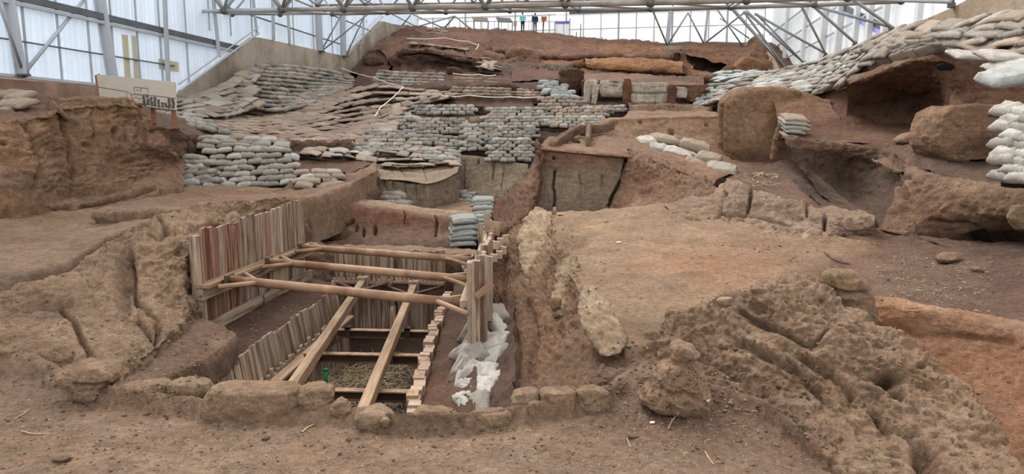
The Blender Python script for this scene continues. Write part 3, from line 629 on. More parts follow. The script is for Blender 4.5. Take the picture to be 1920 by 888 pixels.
# --- central baulk
sheet('baulk_left_slope', [
    [(1010, 262, 23.6), (1000, 300, 22.4), (985, 330, 21.6), (965, 345, 21.2), (940, 370, 20.6), (926, 380, 20.2), (918, 405, 19.5)],
    [(1014, 272, 22.2), (1008, 310, 21.6), (1000, 340, 20.8), (985, 362, 20.2), (965, 385, 19.6), (945, 400, 19), (930, 420, 18.4)],
    [(1016, 290, 21.2), (1010, 340, 20.8), (1006, 370, 20.2), (1000, 395, 19.4), (985, 410, 18.4), (965, 425, 17.4), (940, 440, 16.6)]],
    'wall_mid', (128, 90, 68), amp=7, lam=30, sp=2.0, bl=.8, fur=.8, foot=(0, -1), back=(.6, -1.2), spots=[(990, 320, 14, 40, (160, 128, 100), .6), (950, 400, 30, 20, (116, 78, 58), .6)])
sheet('baulk_face', [
    [(1012, 276, 21.8), (1040, 281, 21.7), (1100, 284, 21.6), (1150, 288, 21.5), (1176, 289, 21.4)],
    [(1010, 290, 21.7), (1040, 293, 21.6), (1100, 296, 21.5), (1150, 298, 21.4), (1174, 300, 21.35)],
    [(1006, 335, 21.5), (1040, 336, 21.4), (1100, 338, 21.3), (1140, 338, 21.2), (1166, 338, 21.2)],
    [(1004, 398, 21.2), (1040, 396, 21.1), (1090, 400, 21), (1120, 398, 20.9), (1146, 394, 20.9)]],
    'layer_mid', (142, 116, 96), amp=2.4, lam=40, sp=1.8, strata=.5, flake=.4, foot=(0, -.5), back=(.25, 0), tl=.15,
    band=[(0, (150, 112, 88)), (.25, (138, 102, 82)), (.42, (134, 106, 86)), (.5, (138, 116, 98)), (.62, (154, 134, 112)), (.78, (144, 124, 104)), (1, (110, 92, 78))],
    cuts=[([(1176, 288), (1172, 305), (1168, 330), (1160, 345), (1148, 368), (1142, 384)], 2.2, .5), ([(1040, 320), (1036, 350), (1040, 365), (1038, 395)], 1.8, .3), ([(1086, 328), (1090, 345)], 1, .08), ([(1128, 330), (1128, 350)], 1, .06)],
    dents=[(1038, 296, 3, 2.5, .3), (1016, 302, 3, 3, .2)], spots=[(1080, 300, 60, 14, (146, 106, 84), .5)])
sheet('baulk_right_face', [
    [(1178, 280, 21.6), (1210, 290, 21.3), (1250, 305, 20.8), (1290, 322, 20.2), (1330, 338, 19.6), (1340, 345, 19.4)],
    [(1178, 292, 21.3), (1205, 305, 20.9), (1245, 322, 20.4), (1285, 338, 19.8), (1325, 352, 19.1), (1345, 360, 18.8)],
    [(1166, 340, 21.1), (1190, 355, 20.6), (1225, 365, 19.8), (1265, 372, 19), (1310, 375, 18.4), (1345, 376, 18)],
    [(1138, 400, 20.8), (1160, 400, 20), (1200, 392, 19), (1250, 390, 18.4), (1300, 388, 17.8), (1345, 386, 17.2)]],
    'fur_wall', (140, 106, 84), amp=4, lam=22, sp=1.8, bl=.6, fur=1.1, flake=.4, back=(.3, .02), foot=(0, -.4), spots=[(1300, 350, 34, 16, (120, 98, 78), .6), (1220, 340, 40, 30, (144, 104, 80), .6)])
sheet('baulk_top_soil', [
    [(1030, 255, 26.5), (1110, 250, 27), (1180, 252, 26.5), (1250, 275, 25), (1330, 300, 23), (1385, 325, 21.5)],
    [(1020, 266, 23.6), (1100, 268, 24), (1170, 268, 23.8), (1220, 285, 23), (1290, 310, 21.6), (1350, 332, 20.4)],
    [(1012, 277, 21.8), (1100, 285, 21.6), (1172, 290, 21.4), (1215, 295, 21.2), (1285, 322, 20.2), (1338, 346, 19.4)]],
    'soil_mid', (146, 112, 88), amp=4, lam=26, sp=2.2, foot=(0, -.1), spots=[(1100, 272, 40, 8, (166, 136, 112), .6)])
# little walls on top of it
def ridge(name, pts, w, h, mat, col, label=None, cat=None, amp=2.2, lam=18, sp=2.2):
    """low wall of soil following a line; pts (px, py of its base, Y)"""
    Pn = np.array([P(*p) for p in pts]); L = np.concatenate([[0], np.cumsum(np.linalg.norm(np.diff(Pn, axis=0), axis=1))])
    n = int(max(12, L[-1] * F / Pn[:, 1].mean() / sp)); t = np.linspace(0, L[-1], n); c = np.stack([np.interp(t, L, Pn[:, k]) for k in range(3)], 1)
    d = np.gradient(c, axis=0); d[:, 2] = 0; d /= np.linalg.norm(d, axis=1)[:, None]; s = np.stack([d[:, 1], -d[:, 0], 0 * d[:, 0]], 1)
    prof = [(-.5, -.25), (-.5, .55), (-.42, .9), (-.2, 1), (.2, 1), (.42, .9), (.5, .55), (.5, -.25)]; pr = np.array(prof); m = 22
    tt = np.linspace(0, len(pr) - 1, m); pr = np.stack([np.interp(tt, np.arange(len(pr)), pr[:, k]) for k in (0, 1)], 1)
    taper = np.clip(np.minimum(t, L[-1] - t) / (w * .4), .15, 1) ** .5
    V = c[:, None] + s[:, None] * (pr[None, :, 0] * w)[..., None] * taper[:, None, None] + np.array((0, 0, 1.0)) * (pr[None, :, 1] * h * taper[:, None])[..., None]
    nn = s[:, None] * pr[None, :, 0, None] * 2 + np.array((0, 0, 1.0)) * np.clip(pr[None, :, 1, None] - .3, 0, 1); nn /= np.linalg.norm(nn, axis=2)[..., None] + 1e-9
    V = V.reshape(-1, 3); k = V[:, 1] / F; f = F / (np.median(V[:, 1]) * lam); V = V + nn.reshape(-1, 3) * (amp * k * (fbm(V * f, 5) + .6 * billow(V * f * 1.7)))[:, None]
    big = fbm(V * f * .5, 3); cc = np.clip(np.tile(np.array(lin(col)), (len(V), 1)) * (1 + .22 * big)[:, None], .01, .9)
    i = np.arange(n - 1)[:, None] * m + np.arange(m - 1)[None, :]; Fq = np.stack([i, i + m, i + m + 1, i + 1], -1).reshape(-1, 4)
    o = mesh_obj(name, V, Fq, M[mat], None, np.concatenate([cc, np.ones((len(V), 1))], 1))
    if label: tag(o, label, cat)
    else: o['kind'] = 'structure'
    return o
ridge('low_mud_wall', [(1036, 278, 22.3), (1058, 262, 24.0), (1082, 246, 26)], .28, .24, 'wall_mid', (128, 98, 78), 'slanting low mud wall at the left end of the small ruined room', 'mud wall')
ridge('low_mud_wall', [(1082, 247, 26.6), (1104, 249, 26.4), (1130, 246, 26.4), (1150, 238, 26.8)], .35, .28, 'wall_mid', (132, 102, 82), 'rear low mud wall closing off the small ruined room', 'mud wall')
ridge('low_mud_wall', [(1102, 279, 22.8), (1103, 262, 24.6), (1104, 248, 26.6)], .18, .38, 'wall_mid', (146, 116, 92), 'thin mud divider across the middle of the small ruined room', 'mud wall')
lump('fire_basin', [(262, 1058, 1084), (266, 1055, 1088), (272, 1058, 1084)], 24.4, 'soil_mid', (98, 78, 64), df=.6, amp=1, lam=20, n=4, label='dark sunken square patch on the floor of the small ruined room', cat='hearth')

# --- plateau on the right of the pit
sheet('plateau', [
    [(1016, 397, 18), (1090, 398, 18.2), (1150, 390, 18.8), (1230, 384, 18.4), (1300, 378, 17.8), (1400, 380, 16.6), (1520, 430, 14.6), (1640, 462, 13.8), (1700, 470, 14)],
    [(1026, 405, 17.2), (1100, 405, 17.2), (1180, 408, 16.6), (1260, 414, 15.8), (1350, 420, 15.2), (1450, 440, 14.4), (1550, 462, 13.6), (1640, 482, 13.1), (1720, 500, 13.2)],
    [(1034, 440, 15.15), (1110, 445, 14.8), (1180, 450, 14.4), (1280, 458, 13.6), (1380, 470, 13), (1470, 480, 12.6), (1560, 500, 12), (1640, 515, 12.0), (1730, 540, 12.2)],
    [(1060, 500, 12.35), (1120, 510, 11.7), (1190, 515, 11.4), (1280, 520, 11.1), (1380, 520, 10.9), (1470, 520, 10.9), (1560, 530, 10.8), (1650, 545, 11.0), (1740, 565, 11.4)],
    [(1088, 548, 10.5), (1130, 560, 10.1), (1190, 575, 9.8), (1260, 580, 9.6), (1350, 570, 9.7), (1440, 560, 9.8), (1540, 560, 9.9), (1660, 565, 9.9), (1750, 580, 9.8)],
    [(1130, 622, 8.85), (1170, 645, 8.3), (1200, 650, 8.3), (1260, 630, 8.7), (1350, 610, 8.9), (1440, 600, 9), (1540, 590, 9.2), (1660, 590, 9.3), (1760, 600, 9.3)]],
    'soil_near', (152, 124, 98), amp=6.5, lam=90, sp=2.2, bl=.7, back=(.3, -.8), foot=(0, -.6), tl=.2, flake=.35,
    cuts=[([(1175, 462), (1215, 470), (1250, 480)], 4, .02), ([(1235, 525), (1260, 540), (1290, 535)], 2.5, .03)],
    dents=[(1075, 448, 26, 14, .22), (1180, 512, 30, 9, .06)],
    spots=[(1350, 495, 140, 40, (166, 116, 82), .75), (1300, 560, 90, 30, (164, 132, 98), .5), (1600, 520, 110, 50, (112, 82, 64), .8), (1270, 400, 60, 16, (134, 98, 76), .6), (1120, 420, 60, 14, (176, 140, 104), .5), (1210, 620, 40, 20, (136, 104, 80), .6), (1450, 455, 60, 16, (140, 108, 84), .4), (1075, 450, 24, 14, (118, 86, 66), .7), (1690, 560, 80, 40, (96, 70, 56), .7)])
sheet('plateau_side', [
    [(1004, 398, 17.4), (1020, 398, 17.2), (1034, 430, 15.4), (1045, 462, 14.0), (1068, 480, 12.9), (1075, 505, 12), (1095, 540, 10.7), (1120, 575, 9.9), (1150, 625, 8.9), (1155, 660, 8.4), (1130, 700, 7.9), (1125, 720, 7.7)],
    [(985, 412, 17.3), (1000, 420, 16.6), (1018, 450, 15.0), (1030, 490, 13.6), (1046, 515, 12.7), (1056, 545, 11.6), (1070, 580, 10.6), (1090, 620, 9.8), (1110, 665, 8.8), (1120, 690, 8.3), (1115, 710, 7.9), (1112, 730, 7.65)],
    [(940, 440, 16.8), (950, 465, 15.6), (965, 500, 14.4), (978, 540, 13.0), (990, 575, 12), (1000, 610, 11), (1015, 645, 10.2), (1035, 680, 9.4), (1055, 705, 8.6), (1075, 720, 8.2), (1090, 730, 7.9), (1095, 742, 7.6)],
    [(918, 460, 16.6), (925, 490, 15.4), (932, 530, 13.8), (940, 570, 12.6), (945, 610, 11.4), (950, 650, 10.4), (958, 690, 9.4), (972, 715, 8.9), (1000, 735, 8.4), (1030, 745, 8.1), (1060, 752, 7.8), (1080, 758, 7.5)],
    [(905, 480, 16.3), (908, 530, 14.8), (912, 570, 13.2), (918, 610, 12.0), (922, 650, 10.9), (928, 690, 10.0), (938, 730, 9.1), (955, 760, 8.5), (985, 775, 8.1), (1020, 780, 7.8), (1055, 780, 7.6), (1075, 780, 7.4)]],
    'fur_wall', (142, 108, 82), amp=8, lam=30, sp=2.0, bl=.8, fur=1.0, flake=.6, foot=(-.3, -.8), back=(.2, .0, -.4), tl=.2,
    cuts=[([(985, 560), (1000, 600), (1005, 640), (995, 700)], 7, .12), ([(1035, 490), (1020, 520), (1012, 570)], 5, .1), ([(1075, 500), (1055, 530), (1040, 545)], 5, .12), ([(968, 620), (975, 660), (970, 700)], 5, .1), ([(1000, 440), (985, 480), (960, 520)], 6, .14)],
    dents=[(940, 500, 14, 40, .2), (1052, 520, 14, 10, .18), (932, 580, 14, 26, .3)],
    spots=[(1010, 440, 22, 46, (186, 160, 128), .85), (1062, 500, 16, 20, (178, 150, 118), .8), (1020, 620, 26, 60, (156, 116, 86), .5), (1075, 680, 40, 44, (124, 94, 74), .7), (940, 490, 24, 50, (120, 78, 58), .8), (930, 570, 22, 40, (100, 68, 54), .8), (975, 720, 40, 30, (128, 98, 76), .6), (990, 540, 18, 60, (150, 118, 90), .4)])
lump('ridge_of_pale_brick', [(536, 1098, 1112), (545, 1092, 1122), (560, 1086, 1136), (585, 1084, 1152), (610, 1090, 1166), (630, 1100, 1176), (645, 1112, 1172), (660, 1122, 1160)], 9.3, 'wall_near', (178, 152, 122), df=.8, n=2.6, amp=5, lam=22, lean=-1.1, strata=.3,
     label='pale layered mudbrick ridge along the edge above the pit', cat='mudbrick', spots=[(1110, 640, 40, 20, (150, 120, 94), .6)])
lump('earth_clod', [(556, 1036, 1048), (562, 1032, 1054), (575, 1032, 1052), (584, 1036, 1046)], 10.9, 'wall_near', (172, 144, 114), df=.9, amp=3, lam=14, label='pale clod of earth stuck in the steep side above the pit', cat='clod')

lump('pale_crest', [(391, 1004, 1016), (396, 994, 1026), (408, 984, 1034), (430, 976, 1040), (460, 972, 1044), (500, 976, 1042), (540, 984, 1036)], 16.6, 'fur_wall', (184, 158, 128), df=.9, amp=7, lam=22, sp=1.8, lean=-3.4, label='pale rugged crest of earth at the top of the steep side above the pit', cat='earth crest')
lump('pale_crest', [(484, 1062, 1078), (490, 1050, 1084), (505, 1044, 1086), (530, 1040, 1082), (560, 1036, 1070), (590, 1034, 1058)], 12.4, 'fur_wall', (176, 150, 120), df=.9, amp=7, lam=20, sp=1.8, lean=-1.6, label='second pale crest lower down the steep side above the pit', cat='earth crest', spots=[(1072, 530, 12, 14, (90, 68, 54), .7)])
# --- broken slab wall on the plateau
def slab(name, prof, Y, lab, col=(168, 138, 114), **k): return lump(name, prof, Y, 'wall_mid', col, label=lab, cat='mudbrick block', **{**dict(df=.5, n=3.6, amp=4, lam=34, strata=.25), **k})
sheet('broken_slab_wall', [
    [(1258, 396, 16.9), (1290, 380, 17.0), (1340, 373, 16.9), (1356, 362, 16.8), (1378, 338, 16.9), (1410, 349, 16.7), (1440, 365, 16.4), (1500, 380, 15.8), (1552, 397, 15.1), (1600, 399, 14.9), (1638, 401, 14.7)],
    [(1256, 401, 16.5), (1290, 388, 16.5), (1340, 382, 16.4), (1356, 374, 16.2), (1378, 348, 16.4), (1410, 358, 16.2), (1440, 373, 15.9), (1500, 388, 15.3), (1552, 405, 14.7), (1600, 406, 14.5), (1640, 408, 14.3)],
    [(1262, 410, 16.1), (1292, 404, 15.9), (1340, 404, 15.7), (1356, 400, 15.6), (1380, 392, 15.7), (1410, 394, 15.6), (1440, 400, 15.3), (1500, 412, 14.8), (1548, 425, 14.3), (1600, 426, 14.3), (1638, 424, 14.2)],
    [(1268, 418, 15.8), (1296, 418, 15.6), (1338, 424, 15.2), (1356, 430, 15.0), (1385, 430, 15.0), (1412, 428, 14.9), (1440, 432, 14.7), (1490, 444, 14.3), (1546, 448, 14.0), (1600, 444, 14.3), (1634, 438, 14.4)],
    [(1276, 424, 15.4), (1300, 428, 15.1), (1340, 440, 14.7), (1360, 446, 14.5), (1390, 447, 14.5), (1415, 443, 14.5), (1440, 444, 14.4), (1485, 458, 14.0), (1544, 464, 13.8), (1598, 458, 14.5), (1630, 448, 14.6)]],
    'wall_mid', (164, 136, 114), amp=6.5, lam=46, sp=2.0, bl=.9, back=(.7, .02), foot=(0, -.5), flake=1.3,
    cuts=[([(1358, 362), (1352, 380), (1350, 402), (1330, 426)], 2.6, .28), ([(1412, 352), (1408, 372), (1402, 400), (1392, 432)], 2.6, .28), ([(1515, 385), (1512, 400)], 2, .15), ([(1548, 404), (1546, 430), (1546, 462)], 3, .35), ([(1352, 402), (1390, 405), (1440, 412), (1480, 424)], 2.6, .14), ([(1300, 424), (1330, 408)], 2, .1), ([(1478, 430), (1484, 452)], 2.4, .14)],
    dents=[(1575, 460, 26, 12, .5), (1350, 418, 10, 8, .12)], spots=[(1400, 370, 50, 24, (158, 130, 114), .6), (1515, 450, 30, 12, (178, 152, 122), .7), (1590, 430, 40, 20, (142, 114, 96), .6), (1300, 400, 40, 16, (166, 136, 106), .5)], label='long broken mudbrick slab wall with deep cracks at the far side of the plateau', cat='mudbrick wall')
# --- basin at the right
sheet('basin_floor', [
    [(1380, 330, 19), (1420, 325, 19.6), (1470, 330, 19.4), (1560, 400, 15.8), (1650, 430, 14.6), (1700, 440, 14.4), (1800, 450, 14), (1980, 455, 13)],
    [(1540, 455, 14), (1600, 462, 13.6), (1650, 455, 13.8), (1700, 450, 14), (1760, 460, 13.6), (1820, 480, 12.6), (1900, 490, 12), (1990, 490, 11.6)],
    [(1560, 500, 12), (1640, 510, 11.6), (1700, 510, 11.8), (1760, 520, 11.6), (1820, 530, 11.2), (1900, 540, 10.6), (1990, 540, 10.2)],
    [(1600, 552, 10.2), (1660, 560, 10.0), (1720, 565, 10), (1780, 575, 9.9), (1840, 590, 9.7), (1920, 600, 9.3), (1990, 610, 9)],
    [(1610, 575, 9.6), (1660, 585, 9.5), (1720, 590, 9.5), (1780, 597, 9.4), (1840, 606, 9.3), (1920, 620, 9), (1990, 630, 8.7)]],
    'soil_near', (112, 84, 68), amp=5, lam=60, sp=2.8, bl=.6, foot=(0, -.5), spots=[(1600, 480, 60, 30, (142, 104, 78), .7), (1880, 530, 80, 40, (96, 66, 56), .7), (1700, 540, 60, 20, (120, 98, 82), .5), (1880, 470, 80, 20, (78, 60, 50), .7)])
sheet('orange_trench_face', [
    [(1560, 545, 9.9), (1640, 553, 9.7), (1700, 562, 9.5), (1780, 575, 9.3), (1850, 588, 9.1), (1930, 606, 8.9), (2000, 622, 8.7)],
    [(1570, 565, 9.5), (1640, 568, 9.4), (1700, 576, 9.2), (1780, 590, 9.0), (1850, 602, 8.8), (1930, 622, 8.6), (2000, 640, 8.4)],
    [(1580, 620, 9.2), (1660, 630, 9.0), (1740, 640, 8.8), (1800, 660, 8.6), (1860, 690, 8.3), (1930, 710, 8.1), (2000, 730, 8)],
    [(1600, 700, 8.4), (1700, 720, 8.1), (1780, 760, 7.8), (1840, 800, 7.4), (1900, 840, 7), (2000, 860, 6.8)],
    [(1600, 800, 7.6), (1700, 820, 7.3), (1780, 860, 7), (1840, 900, 6.6), (1920, 940, 6.2), (2000, 960, 6)]],
    'wall_near', (160, 112, 78), amp=6, lam=70, sp=2.6, bl=.7, strata=.15, back=(.3, -.1), foot=(0, -.5), tl=.12,
    spots=[(1700, 570, 140, 16, (184, 138, 98), .7), (1880, 610, 60, 16, (150, 122, 98), .6), (1800, 620, 70, 16, (120, 84, 60), .5), (1740, 655, 60, 16, (120, 84, 62), .5), (1830, 780, 60, 50, (118, 84, 64), .6)], cuts=[([(1650, 610), (1720, 625), (1800, 630), (1900, 640)], 7, .05)])
# big eroded ridge in the right foreground
sheet('eroded_ridge', [
    [(1236, 606, 8.9), (1262, 588, 9.0), (1345, 566, 9.1), (1385, 556, 8.9), (1425, 530, 8.7), (1480, 519, 8.6), (1530, 530, 8.5), (1560, 552, 8.4), (1600, 590, 8.2), (1650, 612, 7.9), (1700, 645, 7.5), (1760, 690, 7.1), (1820, 735, 6.7), (1870, 800, 6.2), (1905, 860, 5.8), (1925, 900, 5.6)],
    [(1236, 615, 8.7), (1262, 596, 8.75), (1340, 575, 8.8), (1385, 562, 8.55), (1425, 540, 8.3), (1475, 530, 8.15), (1528, 545, 8.0), (1560, 572, 7.9), (1610, 612, 7.6), (1655, 640, 7.3), (1700, 675, 7.0), (1750, 720, 6.7), (1800, 770, 6.3), (1850, 830, 5.9), (1880, 880, 5.6), (1900, 920, 5.4)],
    [(1232, 640, 8.35), (1262, 640, 8.3), (1330, 635, 8.2), (1385, 620, 8.05), (1425, 610, 7.85), (1475, 610, 7.65), (1530, 625, 7.4), (1565, 650, 7.25), (1605, 690, 7.0), (1640, 725, 6.8), (1680, 765, 6.5), (1720, 810, 6.15), (1750, 850, 5.85), (1780, 890, 5.6), (1800, 930, 5.35), (1810, 960, 5.2)],
    [(1232, 662, 8.1), (1262, 680, 7.8), (1330, 700, 7.5), (1385, 705, 7.4), (1425, 705, 7.25), (1465, 710, 7.1), (1510, 725, 6.9), (1545, 745, 6.7), (1575, 775, 6.5), (1600, 810, 6.2), (1625, 845, 5.9), (1650, 880, 5.65), (1670, 910, 5.4), (1690, 940, 5.25), (1700, 960, 5.15), (1710, 980, 5.1)],
    [(1222, 690, 7.8), (1262, 712, 7.4), (1320, 735, 7.1), (1370, 748, 6.9), (1410, 758, 6.8), (1445, 770, 6.65), (1480, 790, 6.45), (1510, 810, 6.25), (1535, 835, 6.0), (1555, 860, 5.8), (1575, 885, 5.6), (1590, 910, 5.4), (1605, 935, 5.25), (1620, 960, 5.1), (1630, 980, 5.0), (1640, 1000, 4.9)]],
    'wall_near', (154, 124, 98), amp=12, lam=60, sp=2.0, bl=.9, strata=.5, kz=.5, dip=.5, flake=1.5, foot=(0, -.3), back=(.5, -.8), tl=.2,
    cuts=[([(1640, 770), (1665, 800), (1700, 815), (1725, 840), (1735, 900)], 8, .22), ([(1385, 582), (1410, 600), (1450, 610), (1500, 635)], 5, .16), ([(1555, 615), (1530, 640), (1505, 640)], 3, .08), ([(1660, 700), (1650, 720), (1690, 745)], 8, .16), ([(1500, 665), (1560, 700), (1600, 740)], 6, .12), ([(1380, 640), (1440, 670), (1500, 700), (1560, 760)], 7, .12), ([(1300, 660), (1360, 690), (1440, 740)], 6, .08)],
    dents=[(1510, 535, 5, 3, .12), (1545, 560, 5, 6, .1), (1660, 710, 30, 12, .15), (1725, 690, 8, 4, .12), (1735, 860, 22, 30, .25)],
    spots=[(1290, 650, 60, 40, (116, 88, 70), .8), (1400, 730, 120, 40, (122, 92, 72), .8), (1660, 715, 50, 24, (112, 92, 76), .6), (1480, 545, 70, 24, (162, 134, 108), .7), (1760, 720, 80, 60, (160, 130, 100), .5), (1640, 860, 60, 50, (154, 128, 100), .5), (1740, 870, 24, 30, (120, 84, 62), .8), (1520, 660, 40, 20, (164, 132, 102), .5)])
lump('eroded_knob', [(506, 1556, 1590), (512, 1546, 1606), (525, 1540, 1622), (540, 1544, 1630), (548, 1552, 1632), (560, 1560, 1634), (580, 1572, 1640), (600, 1590, 1650)], 8.75, 'wall_near', (160, 130, 100), df=.8, amp=5, lam=30, strata=.3, label='rounded earth knob on the crest of the big eroded ridge', cat='earth lump', cuts=[([(1545, 540), (1590, 552), (1628, 548)], 4, .1)])
lump('flat_stone', [(557, 1352, 1384), (561, 1344, 1388), (568, 1346, 1386), (573, 1354, 1376)], 8.75, 'soil_near', (184, 154, 126), df=.5, n=3.5, amp=1.2, lam=18, label='small flat pinkish stone on the left shoulder of the eroded ridge', cat='stone')
# stump of earth in front
lump('earth_stump', [(645, 1268, 1290), (650, 1260, 1303), (662, 1256, 1309), (674, 1256, 1308), (679, 1250, 1310), (686, 1236, 1312), (700, 1224, 1318), (715, 1216, 1324), (728, 1205, 1328), (742, 1196, 1332), (752, 1198, 1332), (762, 1226, 1330), (770, 1250, 1320), (776, 1262, 1300)], 6.85, 'wall_near', (166, 136, 108), df=.85, n=2.3, amp=6, lam=40, sp=2, strata=.25,
     label='small cone shaped earth stump with a rounded knob standing on the foreground soil', cat='earth stump', cuts=[([(1240, 725), (1260, 742), (1285, 735), (1310, 750)], 4, .04), ([(1256, 678), (1285, 686), (1310, 678)], 4, .05)], spots=[(1280, 660, 30, 16, (140, 108, 82), .6)])

# --- ledge along the near edge of the pit
def ledge(prof, Y, lab, **k): return lump('edge_block', prof, Y - k.pop('dy', .2), 'wall_near', k.pop('col', (164, 134, 106)), label=lab, cat='mudbrick block', **{**dict(df=.8, n=3.0, amp=4, lam=30, sp=2.2), **k})
ledge([(642, 30, 60), (650, 5, 110), (668, -10, 130), (690, -20, 140), (712, 10, 120)], 8.3, 'low earth hump at the left edge beside the boulder', col=(150, 120, 96), df=.5)
ledge([(678, 150, 180), (684, 132, 200), (698, 114, 218), (708, 118, 221), (716, 124, 216), (722, 134, 206), (740, 140, 200), (752, 160, 190)], 7.7, 'rounded earth boulder left of the long edge blocks', cuts=[([(140, 722), (180, 724), (205, 718)], 3, .1)], df=.8, dy=.45)
ledge([(714, 270, 315), (719, 232, 322), (735, 216, 322), (755, 220, 320), (772, 240, 318)], 7.35, 'long low edge block touching the rounded boulder', df=.5)
ledge([(711, 322, 360), (714, 318, 392), (725, 318, 398), (745, 320, 392), (762, 322, 380), (776, 330, 372)], 7.3, 'squarish edge block with a crack on either side', df=.6)
ledge([(722, 402, 460), (726, 396, 560), (740, 386, 572), (760, 380, 575), (778, 388, 570), (792, 410, 560)], 7.05, 'widest edge block in front of the timber pit', df=.45, amp=3.5)
ledge([(720, 582, 612), (726, 566, 622), (740, 560, 624), (756, 562, 622), (770, 568, 616), (780, 575, 606)], 7.0, 'craggy pale lump on the edge in front of the left timber', df=.9, amp=6, lam=24)
ledge([(750, 628, 650), (756, 620, 656), (766, 616, 660), (778, 620, 656), (784, 630, 645)], 6.85, 'small crumbly clod between two lumps on the pit edge', amp=5, lam=18)
ledge([(764, 694, 716), (768, 672, 726), (778, 664, 738), (790, 668, 732), (800, 680, 724)], 6.75, 'rounded edge lump in front of the right timber', amp=4)
ledge([(784, 716, 728), (788, 712, 732), (796, 714, 730), (800, 718, 728)], 6.6, 'fist sized clod below the lump in front of the right timber', amp=2, lam=12)
ledge([(764, 790, 840), (770, 776, 854), (780, 770, 860), (792, 775, 850), (800, 800, 840)], 6.8, 'crumbling edge lump right of the inner plank row', amp=5, df=.5)
ledge([(770, 890, 950), (776, 880, 958), (788, 882, 960), (800, 900, 950)], 6.75, 'smooth low edge lump below the torn white sandbags', df=.5)
ledge([(730, 975, 1004), (734, 964, 1010), (745, 960, 1011), (760, 960, 1010), (772, 968, 1008)], 7.05, 'left end block of the three pale edge blocks', df=.9, n=3.6)
ledge([(752, 994, 1008), (756, 991, 1011), (770, 990, 1011), (782, 993, 1009), (788, 998, 1004)], 6.85, 'narrow upright brick below the three pale edge blocks', n=4, amp=2, lam=14)
ledge([(731, 1016, 1072), (736, 1011, 1078), (750, 1011, 1079), (768, 1012, 1078), (780, 1020, 1070)], 7.05, 'middle block of the three pale edge blocks', df=.7, n=3.6)
ledge([(725, 1094, 1126), (731, 1082, 1138), (745, 1078, 1146), (765, 1080, 1146), (780, 1088, 1136)], 7.1, 'right end block of the three pale edge blocks, rounded and fading into soil', df=.7, n=3)

# --- middle right: big rounded mudbrick block, wall, floor
sheet('long_mudbrick_wall', [
    [(1100, 252, 27.0), (1130, 236, 27.4), (1150, 222, 28), (1240, 218, 28.2), (1330, 216, 28), (1360, 214, 27.8)],
    [(1095, 262, 26.6), (1130, 250, 26.9), (1150, 236, 27.5), (1240, 230, 27.8), (1330, 228, 27.6), (1360, 228, 27.4)],
    [(1140, 275, 26.2), (1180, 278, 26.2), (1240, 275, 26.4), (1300, 275, 26.4), (1360, 280, 26.2)],
    [(1180, 300, 25), (1240, 305, 25), (1300, 305, 25), (1380, 312, 24.6)]],
    'wall_mid', (158, 122, 94), amp=2.6, lam=45, sp=2.0, strata=.2, flake=.4, back=(2, .05), foot=(0, -.4), vsmooth=True,
    dents=[(1201, 228, 2.5, 2.5, .3), (1259, 248, 4.5, 4, .45), (1325, 233, 3, 2.5, .3), (1155, 230, 5, 3, .15)], spots=[(1300, 285, 60, 14, (140, 102, 78), .5), (1160, 245, 30, 12, (172, 138, 110), .5), (1240, 222, 60, 8, (170, 134, 106), .5)])
sheet('wall_steps_above', [
    [(1180, 196, 32.5), (1220, 196, 32.5), (1290, 196, 32), (1330, 200, 31.5)],
    [(1180, 208, 32.3), (1240, 208, 32.2), (1330, 208, 31.3)],
    [(1178, 210, 31), (1240, 211, 31), (1345, 210, 30.5)],
    [(1165, 222, 29), (1240, 219, 29.3), (1350, 214, 29.3)]], 'wall_mid', (152, 120, 96), amp=3, lam=24, sp=2, vsmooth=False, back=(1.5, .05), spots=[(1200, 218, 40, 8, (172, 142, 114), .6)])
sheet('plaster_room_front', [
    [(1178, 192, 33.6), (1230, 193, 33.5), (1294, 197, 33.2), (1336, 200, 33)],
    [(1178, 208, 33.4), (1230, 209, 33.3), (1294, 210, 33), (1336, 212, 32.8)]], 'wall_mid', (138, 106, 84), amp=3, lam=24, back=(.6, 0), vsmooth=False, cuts=[([(1229, 196), (1228, 208)], 1.2, .1)])
lump('mudbrick_tower', [(165, 1385, 1455), (168, 1374, 1480), (174, 1364, 1496), (182, 1357, 1494), (192, 1352, 1488), (202, 1350, 1480), (212, 1350, 1472), (224, 1350, 1464), (265, 1350, 1458), (290, 1350, 1452), (312, 1350, 1450)], 26.2, 'wall_mid', (164, 128, 96), df=.7, n=3.4, amp=3.5, lam=60, sp=2.1, strata=.25, label='big rounded mudbrick block rising in the middle right of the site', cat='mudbrick block', cuts=[([(1353, 200), (1350, 250), (1352, 290)], 3, .3)], spots=[(1400, 296, 60, 16, (112, 82, 62), .8), (1510, 196, 30, 24, (146, 108, 80), .5)])
sheet('slope_right_of_tower', [
    [(1440, 167, 26.6), (1480, 169, 26.2), (1512, 175, 26), (1540, 184, 26), (1556, 188, 26)],
    [(1450, 190, 25.2), (1480, 190, 25), (1512, 191, 25), (1540, 194, 25.2), (1560, 200, 25)],
    [(1456, 212, 24.4), (1480, 212, 24.2), (1512, 210, 24.2), (1545, 208, 24.4), (1570, 212, 24.2)],
    [(1460, 245, 22.8), (1480, 245, 22.6), (1512, 240, 22.8), (1550, 236, 23), (1580, 232, 23.2)]], 'soil_mid', (150, 112, 84), amp=4, lam=34, sp=2.2, back=(.6, -.1), foot=(0, -.4), spots=[(1530, 225, 50, 18, (120, 80, 60), .8)])
sheet('floor_below_tower', [
    [(1330, 300, 25.5), (1400, 302, 25), (1470, 300, 25)],
    [(1340, 318, 22.6), (1400, 318, 22.6), (1470, 330, 21.5)],
    [(1370, 345, 20), (1430, 350, 19.4), (1500, 370, 18.4)]], 'soil_mid', (126, 92, 72), amp=3, lam=30, foot=(0, -.6))
